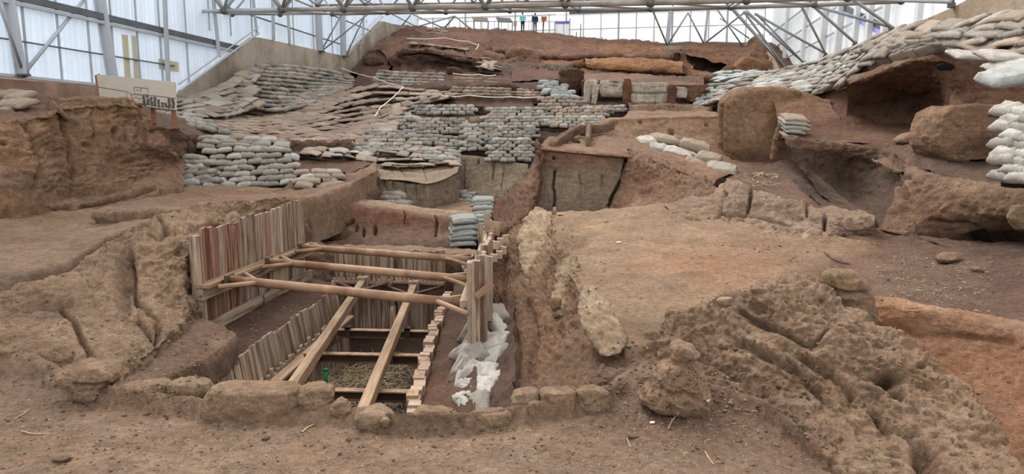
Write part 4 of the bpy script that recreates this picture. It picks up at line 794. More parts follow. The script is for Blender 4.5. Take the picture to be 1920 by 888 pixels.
lump('pillar_of_mud', [(232, 1460, 1472), (245, 1454, 1474), (265, 1448, 1474), (290, 1446, 1470), (300, 1446, 1466)], 21.8, 'wall_mid', (140, 102, 80), df=.8, amp=4, lam=24, label='narrow mud pillar between the rounded block and the short sandbag pile', cat='mud pillar')
# V shaped trench
sheet('trench_floor', [
    [(1385, 322, 20.5), (1430, 312, 21), (1470, 300, 20.8), (1500, 300, 20.4)],
    [(1400, 340, 19), (1450, 335, 19.2), (1500, 330, 19.4), (1540, 335, 19.2)],
    [(1420, 360, 17.6), (1480, 368, 17.6), (1540, 372, 18), (1580, 370, 18.4)],
    [(1440, 385, 16.6), (1500, 392, 16.6), (1580, 402, 16.6), (1640, 410, 16.2)]], 'soil_mid', (106, 80, 64), amp=4, lam=40, foot=(0, -.8), spots=[(1520, 350, 50, 30, (76, 58, 48), .9), (1420, 335, 40, 14, (134, 102, 80), .7)])
sheet('dark_layered_wall', [
    [(1466, 260, 20.4), (1520, 262, 20.6), (1580, 266, 20.4), (1640, 270, 19.8), (1700, 270, 19), (1760, 276, 18), (1800, 284, 17.4)],
    [(1472, 268, 20.1), (1525, 275, 20.4), (1585, 280, 20.2), (1640, 285, 19.4), (1690, 290, 18.4), (1730, 300, 17.4), (1770, 310, 16.6)],
    [(1490, 300, 19.6), (1535, 315, 20.2), (1590, 325, 20.2), (1640, 325, 19.2), (1680, 325, 17.8), (1700, 335, 16.6), (1720, 345, 15.8)],
    [(1530, 350, 18.6), (1570, 365, 19), (1610, 370, 19), (1650, 370, 18), (1680, 370, 16.8), (1695, 380, 15.8), (1710, 390, 15.2)],
    [(1570, 396, 17), (1600, 400, 17), (1640, 410, 16.4), (1665, 415, 15.6), (1680, 420, 15), (1700, 430, 14.6), (1720, 440, 14.2)]],
    'layer_mid', (104, 80, 64), amp=6, lam=46, sp=2.2, strata=.55, kz=.6, back=(1.0, .0), foot=(0, -.6), tl=.2, bl=.9,
    spots=[(1600, 270, 140, 8, (146, 112, 88), .8), (1560, 350, 60, 40, (74, 58, 48), .8), (1690, 300, 40, 24, (144, 114, 90), .7), (1650, 330, 40, 24, (96, 78, 64), .6)])
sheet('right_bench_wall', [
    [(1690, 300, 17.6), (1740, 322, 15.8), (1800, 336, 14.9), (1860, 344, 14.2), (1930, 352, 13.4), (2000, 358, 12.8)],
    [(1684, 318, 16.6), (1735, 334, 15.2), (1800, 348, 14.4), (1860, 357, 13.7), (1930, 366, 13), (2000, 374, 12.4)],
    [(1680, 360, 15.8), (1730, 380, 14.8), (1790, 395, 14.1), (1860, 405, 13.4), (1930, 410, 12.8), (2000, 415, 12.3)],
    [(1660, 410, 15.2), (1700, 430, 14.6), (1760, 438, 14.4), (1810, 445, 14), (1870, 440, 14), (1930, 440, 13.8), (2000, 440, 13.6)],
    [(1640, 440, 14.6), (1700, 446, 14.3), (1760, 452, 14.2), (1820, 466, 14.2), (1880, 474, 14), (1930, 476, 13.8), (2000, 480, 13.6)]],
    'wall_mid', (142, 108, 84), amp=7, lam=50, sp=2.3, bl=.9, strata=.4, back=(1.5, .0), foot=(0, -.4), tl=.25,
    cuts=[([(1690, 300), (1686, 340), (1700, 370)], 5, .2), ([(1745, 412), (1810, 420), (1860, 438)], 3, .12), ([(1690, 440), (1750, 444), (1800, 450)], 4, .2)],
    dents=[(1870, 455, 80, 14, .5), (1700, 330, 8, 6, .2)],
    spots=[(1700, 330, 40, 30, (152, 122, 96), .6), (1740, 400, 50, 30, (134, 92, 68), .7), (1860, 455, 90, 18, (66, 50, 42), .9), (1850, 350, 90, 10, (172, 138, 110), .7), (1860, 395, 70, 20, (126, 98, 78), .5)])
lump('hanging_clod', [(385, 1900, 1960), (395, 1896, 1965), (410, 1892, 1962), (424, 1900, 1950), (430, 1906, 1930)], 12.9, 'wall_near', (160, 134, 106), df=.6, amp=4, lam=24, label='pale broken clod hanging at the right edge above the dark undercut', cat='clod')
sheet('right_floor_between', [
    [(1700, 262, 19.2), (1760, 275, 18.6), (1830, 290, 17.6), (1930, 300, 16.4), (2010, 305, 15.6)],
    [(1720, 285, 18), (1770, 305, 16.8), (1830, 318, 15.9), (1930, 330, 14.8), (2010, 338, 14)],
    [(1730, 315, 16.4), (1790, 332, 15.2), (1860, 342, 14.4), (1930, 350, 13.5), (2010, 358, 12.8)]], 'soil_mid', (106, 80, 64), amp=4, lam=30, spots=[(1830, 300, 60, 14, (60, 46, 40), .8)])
lump('mudbrick_boulder', [(199, 1770, 1850), (202, 1750, 1868), (212, 1736, 1876), (226, 1728, 1880), (240, 1724, 1882), (258, 1720, 1880), (272, 1722, 1878), (284, 1728, 1872), (298, 1740, 1864)], 17.6, 'wall_mid', (154, 118, 90), df=.8, n=3.2, amp=5, lam=46, sp=2.2, strata=.2, label='wide rounded mudbrick boulder left of the grey sandbag stack at the right edge', cat='mudbrick block', spots=[(1840, 275, 40, 16, (90, 64, 50), .6)])
lump('bulging_sack', [(246, 1712, 1726), (250, 1692, 1736), (258, 1680, 1740), (266, 1676, 1742), (270, 1690, 1735)], 19.2, 'soil_mid', (170, 142, 116), df=.7, amp=1.2, lam=30, n=2.2, label='smooth pale half buried sack leaning on the wide mudbrick boulder', cat='sack')
# cave and slopes at upper right
sheet('cave_floor', [
    [(1480, 222, 24), (1560, 225, 23.6), (1640, 230, 23), (1760, 232, 22)],
    [(1470, 245, 22), (1560, 248, 21.8), (1640, 250, 21.4), (1760, 252, 20)],
    [(1466, 262, 20.6), (1560, 265, 20.6), (1640, 270, 19.9), (1760, 276, 18.2)]], 'soil_mid', (122, 88, 66), amp=4, lam=50, sp=2.4, spots=[(1520, 235, 50, 20, (112, 72, 54), .7)])
sheet('red_slope', [
    [(1480, 182, 27.5), (1520, 165, 28), (1545, 158, 28), (1590, 150, 27), (1610, 150, 26.5)],
    [(1510, 195, 26.4), (1545, 190, 26.4), (1575, 180, 26), (1600, 178, 25.4), (1610, 180, 25)],
    [(1500, 220, 24.6), (1540, 215, 24.8), (1575, 210, 24.6), (1600, 205, 24.2), (1620, 210, 23.8)],
    [(1470, 250, 22), (1510, 240, 22.6), (1560, 235, 23), (1600, 228, 23), (1640, 232, 22.8)]], 'soil_mid', (124, 82, 62), amp=5, lam=36, sp=2.3, bl=.8, back=(.5, -.3), foot=(0, -.3), spots=[(1500, 190, 24, 12, (160, 120, 88), .7)])
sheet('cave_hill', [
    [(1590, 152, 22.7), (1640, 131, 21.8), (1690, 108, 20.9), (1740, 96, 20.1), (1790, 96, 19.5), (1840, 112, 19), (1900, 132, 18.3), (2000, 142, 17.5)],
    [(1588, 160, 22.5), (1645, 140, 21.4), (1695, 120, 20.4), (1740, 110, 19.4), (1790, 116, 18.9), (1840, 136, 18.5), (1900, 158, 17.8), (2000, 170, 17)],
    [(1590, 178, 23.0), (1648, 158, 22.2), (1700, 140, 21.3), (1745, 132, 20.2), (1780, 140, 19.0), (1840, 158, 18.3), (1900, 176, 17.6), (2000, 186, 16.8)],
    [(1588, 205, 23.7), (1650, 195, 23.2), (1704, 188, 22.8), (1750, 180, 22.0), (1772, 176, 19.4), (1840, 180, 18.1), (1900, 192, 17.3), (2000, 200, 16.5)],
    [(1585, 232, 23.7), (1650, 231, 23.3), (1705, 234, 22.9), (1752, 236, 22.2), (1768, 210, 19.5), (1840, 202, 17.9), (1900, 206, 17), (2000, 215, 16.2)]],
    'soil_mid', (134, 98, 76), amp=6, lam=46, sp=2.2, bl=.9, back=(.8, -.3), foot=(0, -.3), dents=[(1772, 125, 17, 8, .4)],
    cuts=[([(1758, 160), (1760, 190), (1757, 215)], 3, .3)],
    spots=[(1680, 190, 70, 36, (86, 63, 51), .95), (1620, 200, 40, 40, (92, 68, 54), .7), (1690, 115, 70, 14, (150, 120, 94), .6), (1840, 155, 60, 24, (136, 94, 70), .6)])  # dark spots at lower left: dark brown soil with the cave shade painted in
lump('hole_shade_lump', [(119, 1764, 1780), (122, 1757, 1788), (127, 1755, 1790), (132, 1762, 1784)], 18.75, 'soil_mid', (22, 17, 15), df=.25, amp=.8, lam=14, sp=1.5, label='painted black shade of the hole in the bank brow under the big sandbags', cat='hole')  # black lump over the dent; its colour paints the shade inside the hole
sheet('upper_right_soil', [
    [(1790, 140, 19.6), (1850, 150, 18.8), (1920, 155, 18), (2020, 160, 17)],
    [(1780, 200, 18.8), (1850, 200, 17.8), (1920, 205, 17), (2020, 210, 16)],
    [(1780, 240, 18.4), (1850, 250, 17.4), (1920, 290, 16.2), (2020, 300, 15.4)]], 'soil_mid', (138, 100, 76), amp=4, lam=40)

# --- plaster room in the middle distance
sheet('plaster_room_floor', [[(1080, 185, 37.5), (1200, 185, 37.2), (1340, 190, 36.5)], [(1080, 198, 34.6), (1200, 200, 34), (1340, 206, 33)]], 'soil_far', (88, 66, 54), amp=3, lam=24)
def plaster(prof, Y, lab, n=5, col=(222, 210, 194), **k): return lump('plastered_wall', prof, Y, 'wall_mid', col, df=k.pop('df', .25), n=n, amp=k.pop('amp', 1.6), lam=26, sp=1.6, label=lab, cat='plastered wall', **k)
plaster([(149, 1100, 1118), (153, 1096, 1122), (170, 1094, 1110), (196, 1094, 1106)], 36, 'left slanting white plastered pier in the ruined room', df=.5)
plaster([(158, 1112, 1124), (170, 1110, 1122), (196, 1108, 1118)], 35.6, 'thin white plastered pier beside the left slanting one', df=.6)
plaster([(151, 1126, 1168), (154, 1125, 1169), (174, 1125, 1169), (182, 1127, 1166)], 36.2, 'white plastered wall panel left of the first brown pillar', dents=[(1155, 154, 2.5, 2.5, .3), (1154, 161, 2, 2, .2)], spots=[(1148, 180, 30, 5, (130, 98, 76), .8)])
lump('mud_pillar', [(148, 1170, 1180), (154, 1168, 1183), (175, 1168, 1183), (196, 1168, 1182)], 35.4, 'wall_mid', (136, 88, 62), df=.9, n=3.5, amp=3, lam=20, label='brown brick pillar left of the large white plastered wall', cat='pillar')
plaster([(155, 1184, 1250), (160, 1182, 1253), (176, 1182, 1252), (193, 1182, 1250)], 35.6, 'large white plastered wall between two brown pillars', dents=[(1220, 180, 4, 2, .25)], cuts=[([(1184, 174), (1215, 176), (1250, 174)], 1.6, .15), ([(1232, 176), (1232, 187)], 1, .1)], spots=[(1215, 195, 40, 4, (190, 160, 134), .6)])
lump('mud_pillar', [(160, 1252, 1266), (165, 1251, 1268), (195, 1251, 1266)], 34.8, 'wall_mid', (128, 82, 60), df=.9, n=3.5, amp=3, lam=20, label='brown brick pillar right of the large white plastered wall', cat='pillar')
plaster([(163, 1268, 1284), (166, 1267, 1290), (180, 1267, 1288), (184, 1268, 1286)], 35, 'small white plastered patch right of the second brown pillar', df=.5)
lump('mud_lintel', [(160, 1268, 1330), (163, 1280, 1326), (172, 1284, 1318), (180, 1286, 1310), (192, 1290, 1305)], 35.4, 'wall_mid', (150, 114, 90), df=.4, n=3, amp=2, lam=20, label='jutting brown mud ledge at the right end of the plaster room', cat='mud ledge')
lump('dark_earth_cube', [(131, 1050, 1092), (134, 1048, 1095), (150, 1048, 1094), (166, 1052, 1090), (178, 1066, 1084)], 38, 'wall_mid', (102, 74, 56), df=.6, n=4, amp=4, lam=20, sp=1.8, label='dark square block of earth beside the pale blue sandbag heap', cat='earth block')
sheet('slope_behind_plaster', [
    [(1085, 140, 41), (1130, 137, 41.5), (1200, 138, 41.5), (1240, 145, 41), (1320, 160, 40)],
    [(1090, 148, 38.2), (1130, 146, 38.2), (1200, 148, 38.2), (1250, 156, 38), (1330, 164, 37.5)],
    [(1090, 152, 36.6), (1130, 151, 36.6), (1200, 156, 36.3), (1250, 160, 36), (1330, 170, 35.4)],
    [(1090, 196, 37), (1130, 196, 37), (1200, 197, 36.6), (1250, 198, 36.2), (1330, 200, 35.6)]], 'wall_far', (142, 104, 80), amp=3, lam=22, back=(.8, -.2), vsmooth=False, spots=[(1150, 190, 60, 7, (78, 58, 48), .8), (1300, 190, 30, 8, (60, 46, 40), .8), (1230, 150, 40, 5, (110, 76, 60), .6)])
# --- the far mound: orange layers
sheet('orange_layer_upper', [
    [(960, 74, 60), (1000, 72, 60), (1040, 76, 60), (1100, 83, 59), (1160, 84, 58.6), (1240, 86, 58), (1280, 88, 57.6), (1300, 92, 57)],
    [(960, 84, 57), (1000, 84, 57), (1040, 88, 56.5), (1100, 92, 56), (1160, 94, 55.5), (1240, 96, 55), (1280, 98, 54.8), (1300, 100, 54)],
    [(960, 104, 54.6), (1000, 106, 54.4), (1040, 110, 54), (1100, 110, 54), (1160, 109, 54), (1240, 112, 53.5), (1280, 114, 53), (1300, 120, 52)],
    [(970, 112, 51), (1010, 118, 50), (1050, 122, 50), (1100, 114, 52), (1160, 113, 51.6), (1240, 116, 51), (1280, 118, 50.6), (1300, 126, 50)]],
    'wall_far', (176, 122, 78), amp=5, lam=40, sp=2, strata=.35, back=(3, -.1), foot=(0, -.5), spots=[(1000, 90, 60, 16, (140, 98, 74), .8), (1240, 104, 80, 5, (142, 84, 52), .6), (1060, 112, 50, 10, (110, 70, 50), .6)])
sheet('orange_layer_lower', [
    [(1096, 110, 49.5), (1140, 109, 49.5), (1200, 110, 49), (1280, 116, 48.4)],
    [(1098, 118, 48.6), (1140, 116, 48.6), (1200, 118, 48.2), (1280, 122, 47.6)],
    [(1100, 126, 48.4), (1140, 130, 48.2), (1200, 134, 47.8), (1280, 137, 47)],
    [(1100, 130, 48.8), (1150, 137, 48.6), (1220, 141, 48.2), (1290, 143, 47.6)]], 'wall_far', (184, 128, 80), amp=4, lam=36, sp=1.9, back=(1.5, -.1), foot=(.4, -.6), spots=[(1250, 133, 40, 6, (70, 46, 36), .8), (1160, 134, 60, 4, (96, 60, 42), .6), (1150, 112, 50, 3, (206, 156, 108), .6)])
sheet('red_ground_below_layers', [
    [(960, 118, 50.5), (1040, 124, 49.6), (1100, 130, 49), (1200, 139, 48.5), (1320, 142, 47.5)],
    [(960, 135, 46), (1040, 134, 46), (1100, 140, 45), (1200, 146, 44.6), (1320, 150, 44)],
    [(960, 150, 42), (1040, 148, 42), (1100, 145, 41.5), (1200, 146, 41.6), (1320, 162, 40)]], 'soil_far', (120, 84, 64), amp=5.5, lam=30, sp=2.2, spots=[(1260, 148, 50, 8, (112, 78, 60), .7)])
# box shaped rooms at the far right
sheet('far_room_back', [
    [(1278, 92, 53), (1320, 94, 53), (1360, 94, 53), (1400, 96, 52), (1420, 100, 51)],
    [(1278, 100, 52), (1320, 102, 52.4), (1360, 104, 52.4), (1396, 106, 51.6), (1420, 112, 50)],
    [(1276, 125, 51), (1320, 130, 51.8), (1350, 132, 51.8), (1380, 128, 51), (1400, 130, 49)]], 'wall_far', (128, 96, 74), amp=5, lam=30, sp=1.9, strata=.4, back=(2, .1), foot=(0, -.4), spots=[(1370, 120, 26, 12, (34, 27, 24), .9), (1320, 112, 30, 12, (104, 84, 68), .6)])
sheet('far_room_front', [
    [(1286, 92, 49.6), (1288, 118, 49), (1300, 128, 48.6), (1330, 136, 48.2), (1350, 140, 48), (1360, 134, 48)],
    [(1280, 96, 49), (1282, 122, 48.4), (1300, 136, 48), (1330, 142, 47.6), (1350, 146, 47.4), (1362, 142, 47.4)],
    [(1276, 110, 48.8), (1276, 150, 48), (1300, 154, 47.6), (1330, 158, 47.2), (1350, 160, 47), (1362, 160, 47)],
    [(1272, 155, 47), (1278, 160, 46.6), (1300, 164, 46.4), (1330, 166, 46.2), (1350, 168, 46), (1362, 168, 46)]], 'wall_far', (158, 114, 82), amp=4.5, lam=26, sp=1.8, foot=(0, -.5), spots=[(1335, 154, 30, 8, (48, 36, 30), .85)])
sheet('far_right_crest', [
    [(1270, 86, 59), (1310, 86, 58.6), (1325, 82, 58.4), (1360, 86, 58), (1400, 88, 57), (1420, 68, 58), (1440, 90, 56)],
    [(1270, 92, 55), (1310, 93, 55), (1360, 94, 54.6), (1400, 96, 54), (1430, 96, 53.6), (1448, 120, 52)],
    [(1270, 96, 52), (1310, 98, 52.4), (1360, 98, 52), (1400, 102, 51), (1430, 125, 49.6), (1452, 138, 48)],
    [(1380, 130, 48.8), (1395, 128, 48.6), (1405, 130, 48.4), (1420, 136, 47.6), (1438, 140, 47.2), (1455, 142, 46.6)]], 'wall_far', (150, 108, 78), amp=6, lam=26, sp=1.9, back=(2, -.3), foot=(0, -.8), spots=[(1420, 120, 24, 18, (150, 110, 88), .6)])
lump('earth_hump', [(108, 1385, 1412), (114, 1380, 1424), (124, 1378, 1434), (138, 1372, 1440), (146, 1370, 1440)], 48, 'wall_far', (166, 118, 80), df=.7, amp=4, lam=24, label='orange brown earth hump at the far right corner of the upper rooms', cat='earth lump')
lump('earth_hump', [(124, 1362, 1376), (130, 1354, 1380), (142, 1346, 1382), (156, 1344, 1380)], 46.6, 'wall_far', (154, 112, 80), df=.7, amp=3, lam=20, label='small leaning earth hump right of the dark far room', cat='earth lump')
# --- far mound, left half
sheet('summit_soil', [
    [(745, 48, 70), (800, 50, 70), (900, 52, 70), (960, 55, 70), (1040, 60, 70), (1120, 68, 69), (1200, 74, 68), (1420, 86, 66)],
    [(752, 50, 63), (800, 53, 63), (855, 54, 63), (900, 57, 62.5), (960, 60, 62), (1040, 66, 61.6), (1080, 73, 61), (1160, 80, 60.5), (1300, 86, 60)],
    [(740, 62, 58), (800, 62, 58), (900, 65, 58.5), (960, 67, 58.6), (1040, 78, 58), (1080, 84, 57.6), (1160, 90, 57), (1300, 94, 56)],
    [(700, 88, 53), (800, 80, 53.5), (880, 82, 54), (960, 92, 54), (1040, 100, 53.6), (1080, 100, 53.6), (1160, 100, 53.6), (1300, 104, 53)]],
    'soil_far', (146, 106, 86), amp=5.5, lam=34, sp=1.9, bl=.8, foot=(0, -.6), spots=[(920, 80, 60, 8, (122, 86, 68), .6), (780, 70, 40, 10, (120, 88, 72), .5)])
sheet('dark_left_slope', [
    [(770, 56, 60), (740, 62, 58), (715, 80, 55.6), (690, 100, 53), (668, 125, 50), (655, 140, 48)],
    [(790, 62, 57.6), (765, 72, 56), (745, 88, 54), (725, 104, 52), (710, 120, 50), (690, 140, 47)],
    [(802, 62, 58.4), (790, 74, 56), (775, 84, 54.4), (762, 96, 52.4), (745, 112, 50.6), (722, 132, 48)]], 'soil_far', (112, 76, 60), amp=5, lam=36, sp=2, back=(0, -1.2), spots=[(690, 130, 30, 14, (84, 60, 50), .7)])
sheet('upper_scarp_slope', [
    [(700, 86, 53.6), (760, 78, 54), (830, 80, 54), (900, 88, 53.6), (940, 94, 53)],
    [(720, 100, 51.6), (765, 88, 52), (830, 92, 52), (895, 102, 51.2), (935, 112, 50.4)],
    [(728, 120, 49.9), (770, 94, 50.9), (825, 98, 50.8), (895, 112, 49.9), (925, 128, 49.2)]], 'soil_far', (140, 102, 82), amp=4.5, lam=26, sp=2)
sheet('undercut_scarp', [
    [(728, 118, 49.6), (745, 98, 50.2), (775, 92, 50.4), (820, 96, 50.2), (860, 105, 49.6), (900, 112, 49.2), (925, 128, 48.6)],
    [(732, 120, 49.2), (748, 102, 49.8), (775, 97, 50), (820, 101, 49.8), (860, 111, 49.2), (900, 120, 48.8), (922, 132, 48.2)],
    [(736, 130, 49.2), (760, 124, 49.6), (790, 126, 50), (830, 126, 50), (860, 128, 49.6), (895, 136, 49), (915, 140, 48)],
    [(720, 138, 47.4), (760, 136, 47.6), (790, 138, 47.8), (830, 140, 47.8), (860, 144, 47.4), (895, 146, 47), (915, 146, 46.6)]], 'wall_far', (112, 80, 64), amp=7.5, lam=26, sp=1.8, bl=1.1, back=(1.2, -.1), foot=(0, -.5), cuts=[([(748, 104), (790, 100), (840, 112), (880, 122)], 2, .5)], spots=[(830, 112, 60, 8, (74, 52, 44), .7)])
sheet('red_soil_apron', [
    [(690, 130, 48), (740, 134, 48), (830, 136, 48), (920, 138, 48), (1000, 136, 47)],
    [(660, 148, 45), (740, 143, 45.4), (830, 146, 45), (920, 146, 44.8), (1040, 148, 43)],
    [(640, 170, 41), (740, 166, 41.4), (860, 160, 42), (960, 158, 41.6), (1060, 172, 39)]], 'soil_far', (106, 74, 60), amp=4.5, lam=30, sp=2.2, foot=(0, -.5))
sheet('mid_scarp', [
    [(880, 88, 53), (920, 92, 52.6), (960, 92, 52.8), (1000, 98, 52), (1010, 104, 51.6)],
    [(872, 96, 51.6), (905, 102, 51), (950, 102, 51.2), (990, 104, 50.6), (1012, 112, 50)],
    [(878, 112, 50), (905, 120, 49.6), (945, 122, 49.6), (985, 118, 49.6), (1020, 122, 49)],
    [(900, 132, 48), (930, 140, 47), (960, 142, 46.6), (1000, 138, 46.6), (1050, 136, 46.6)]], 'wall_far', (150, 110, 88), amp=7.5, lam=26, sp=1.8, strata=.4, bl=1, foot=(0, -.4), spots=[(940, 100, 26, 6, (174, 136, 108), .6), (900, 128, 24, 10, (94, 64, 52), .6)])
sheet('grey_layered_band', [
    [(930, 120, 48.6), (980, 118, 48.6), (1040, 120, 48.4), (1075, 126, 48), (1092, 134, 47)],
    [(930, 126, 48), (980, 124, 48), (1040, 125, 47.8), (1075, 130, 47.6), (1092, 138, 46.6)],
    [(940, 142, 47), (980, 143, 47), (1020, 140, 47), (1060, 138, 47), (1090, 142, 46)]], 'wall_far', (116, 98, 84), amp=4.5, lam=24, sp=1.8, strata=.8, back=(1, 0), foot=(0, -.5), cuts=[([(1024, 122), (1024, 136)], 1.2, .2)])
sheet('left_trench_step', [
    [(840, 190, 39), (880, 193, 38.6), (940, 193, 38.4), (1000, 196, 38)],
    [(845, 200, 37.2), (880, 205, 36.6), (940, 207, 36.4), (1000, 204, 36.6)]], 'soil_far', (112, 84, 68), amp=3, lam=24, back=(.3, .4), foot=(0, -.5), spots=[(885, 200, 30, 4, (118, 74, 58), .7)])

# --- ground that carries on past both sides of the view
world_sheet('right_bank', surf(lambda u, v: (.77 * (5 + 19 * v) + .0) + u * 10, lambda u, v: 5 + 19 * v, 90, 160, lambda u, v: (-2.9 + 2.9 * v ** 1.3 * 1.9) + u * (1.5 + 2.2 * v) - 1.3 * np.clip(1 - u * 10 / (.4 + .05 * (5 + 19 * v)), 0, 1)), 'soil_mid', (124, 94, 74), .12, 1.0)
world_sheet('left_bank', surf(lambda u, v: -(.74 * (5 + 15 * v) + .0) - u * 10, lambda u, v: 5 + 15 * v, 90, 160, lambda u, v: (-2.75 + 1.2 * v) + u * (1.0 + 2.2 * v) - .7 * np.clip(1 - u * 10 / (.3 + .06 * (5 + 15 * v)), 0, 1)), 'soil_mid', (140, 112, 90), .12, 1.0)

for (prof, Y, lab, col) in [([(126, 842, 856), (130, 838, 864), (137, 840, 868), (141, 846, 862)], 47, 'dark boulder below the undercut scarp on the upper mound', (96, 70, 58)),
                            ([(132, 800, 812), (134, 797, 817), (138, 798, 815)], 47, 'flat pale rock above the upper grey bag field', (142, 120, 100)),
                            ([(88, 912, 922), (91, 908, 924), (96, 910, 922)], 52.2, 'reddish rounded clod beside the white tape high on the mound', (140, 100, 80)),
                            ([(92, 930, 950), (95, 926, 954), (100, 930, 950)], 51.8, 'low brown slab of earth right of the rounded clod on the mound', (132, 96, 78)),
                            ([(90, 960, 980), (96, 950, 1004), (106, 944, 1012), (118, 946, 1014)], 51.4, 'broad pale hump of earth in the middle of the upper mound', (156, 118, 94)),
                            ([(104, 690, 704), (110, 682, 716), (118, 680, 720), (124, 686, 712)], 50, 'low dark clod lying on the dark slope under the concrete corner', (104, 76, 62)),
                            ([(136, 1000, 1010), (140, 996, 1014), (146, 998, 1012)], 46, 'small dark lump at the end of the grey layered band', (84, 62, 52)),
                            ([(196, 872, 900), (200, 866, 908), (206, 870, 904)], 36.6, 'brown mound of soil in the upper trench', (112, 84, 66))]:
    lump('earth_clod' if 'clod' in lab or 'lump' in lab else ('rock' if 'rock' in lab or 'boulder' in lab else 'earth_hump'), prof, Y, 'wall_far' if 'hump' in lab else 'soil_mid', col, df=.7, amp=2.5, lam=14, sp=1.5, label=lab, cat='clod' if 'clod' in lab or 'lump' in lab else ('rock' if 'rock' in lab or 'boulder' in lab else 'earth lump'))
# ------------------------------------------------------------------ sandbags
def bag_geo(nu, nv, seed, wr=.05, plump=1.0, sharp=.3, pw=.36, e1=6, e2=5):
    r = np.random.default_rng(seed)
    s, t = np.meshgrid(np.linspace(-1, 1, nu), np.linspace(-1, 1, nv))
    s = np.sign(s) * np.abs(s) ** pw; t = np.sign(t) * np.abs(t) ** pw
    pin = 1 - .10 * (1 - s ** 2) * np.abs(t); pin2 = 1 - .07 * (1 - t ** 2) * np.abs(s)
    X = s * .5 * pin2; Y = t * .5 * pin
    hh = (np.clip(1 - np.abs(s) ** e1, 0, 1) ** sharp) * (np.clip(1 - np.abs(t) ** e2, 0, 1) ** sharp)
    b = (X * .1, Y * .1); sag = r.uniform(-.12, .12) * s + r.uniform(-.1, .1) * t - .10 * s ** 2
    off = r.uniform(0, 50)
    q = np.stack([X.ravel() * 3 + off, Y.ravel() * 3, np.zeros(X.size)], 1)
    w = perlin(q).reshape(X.shape) * wr * 2 + perlin(q * np.array([3, 1, 1])).reshape(X.shape) * wr * 2
    top = np.stack([X, Y, .5 * hh * plump + sag + w * hh * 2], -1); bot = np.stack([X, Y, -.42 * hh + sag * .8], -1)
    V = np.concatenate([top.reshape(-1, 3), bot.reshape(-1, 3)]); V[:, :2] += r.uniform(-.018, .018, (len(V), 2))
    i = np.arange(nv - 1)[:, None] * nu + np.arange(nu - 1)[None, :]
    Fq = np.stack([i, i + 1, i + nu + 1, i + nu], -1).reshape(-1, 4); n = nu * nv
    keep_rim = np.concatenate([Fq, (Fq + n)[:, ::-1]])
    # weld the rims
    idx = np.arange(2 * n); rim = np.zeros((nv, nu), bool); rim[0] = rim[-1] = True; rim[:, 0] = rim[:, -1] = True
    rr = np.where(rim.ravel())[0]; idx[rr + n] = rr; V[rr, 2] = (V[rr, 2] + V[rr + n, 2]) / 2
    used = np.unique(idx); mp = np.zeros(2 * n, int); mp[used] = np.arange(len(used))
    return V[used], mp[idx[keep_rim]]
BAG_LO = [bag_geo(7, 5, k, .04) for k in range(10)]
BAG_SL = [bag_geo(7, 5, k + 30, .05, 1.0, .5, .62, 3.4, 3.2) for k in range(10)]
BAG_HI = [bag_geo(17, 11, 50 + k, .06, 1.0, .4, .6, 5, 4) for k in range(6)]
BAG_COL = {'grey': (148, 145, 138), 'tan': (146, 131, 116), 'mix': (143, 136, 127), 'pink': (142, 122, 108), 'blue': (164, 168, 166), 'white': (172, 168, 161), 'dgrey': (126, 123, 117), 'teal': (140, 143, 139)}
STUFF = []
_meshcache = {}
def bag_mesh(hi, k, colname, j):
    key = (hi, k, colname, j)
    if key not in _meshcache:
        V, Fq = (BAG_HI if hi else BAG_LO)[k]; c = np.array(lin(BAG_COL[colname])) * (.86, .95, 1.04, 1.12)[j]
        o = mesh_obj('sandbag', V, Fq, M['bag'], None, np.tile((*c, 1), (len(V), 1))); _meshcache[key] = o.data; bpy.data.objects.remove(o)
    return _meshcache[key]
ORD = ['', 'top', 'second', 'third', 'fourth', 'fifth', 'sixth', 'seventh', 'eighth', 'ninth', 'tenth', 'eleventh', 'twelfth', 'thirteenth', 'fourteenth', 'fifteenth']
ORDC = ['', 'first', 'second', 'third', 'fourth', 'fifth', 'sixth', 'seventh', 'eighth', 'ninth', 'tenth', 'eleventh', 'twelfth', 'thirteenth', 'fourteenth', 'fifteenth', 'sixteenth', 'seventeenth', 'eighteenth']
def place_bag(c, ax, up, size, colname, indiv=None, hi=False, rnd=False):
    ax = ax / np.linalg.norm(ax); up = up - ax * np.dot(up, ax); up = up / np.linalg.norm(up); dp = np.cross(up, ax)
    R = np.stack([ax, dp, up], 1)
    if indiv:
        o = bpy.data.objects.new('sandbag', bag_mesh(hi, random.randrange(6), colname, random.randrange(4))); C.objects.link(o)
        Mx = Matrix([[*(R[i]), c[i]] for i in range(3)] + [[0, 0, 0, 1]]) @ Matrix.Diagonal((*size, 1)); o.matrix_world = Mx
        tag(o, indiv[0], 'sandbag', indiv[1]); return o
    V, Fq = (BAG_SL if rnd else BAG_LO)[random.randrange(10)]
    Vw = (V * np.array(size)) @ R.T + c; col = np.array(lin(BAG_COL[colname])) * random.uniform(.68, 1.22)
    STUFF.append((Vw, Fq, np.tile((*col, 1), (len(V), 1))))
NB = [0, 0]
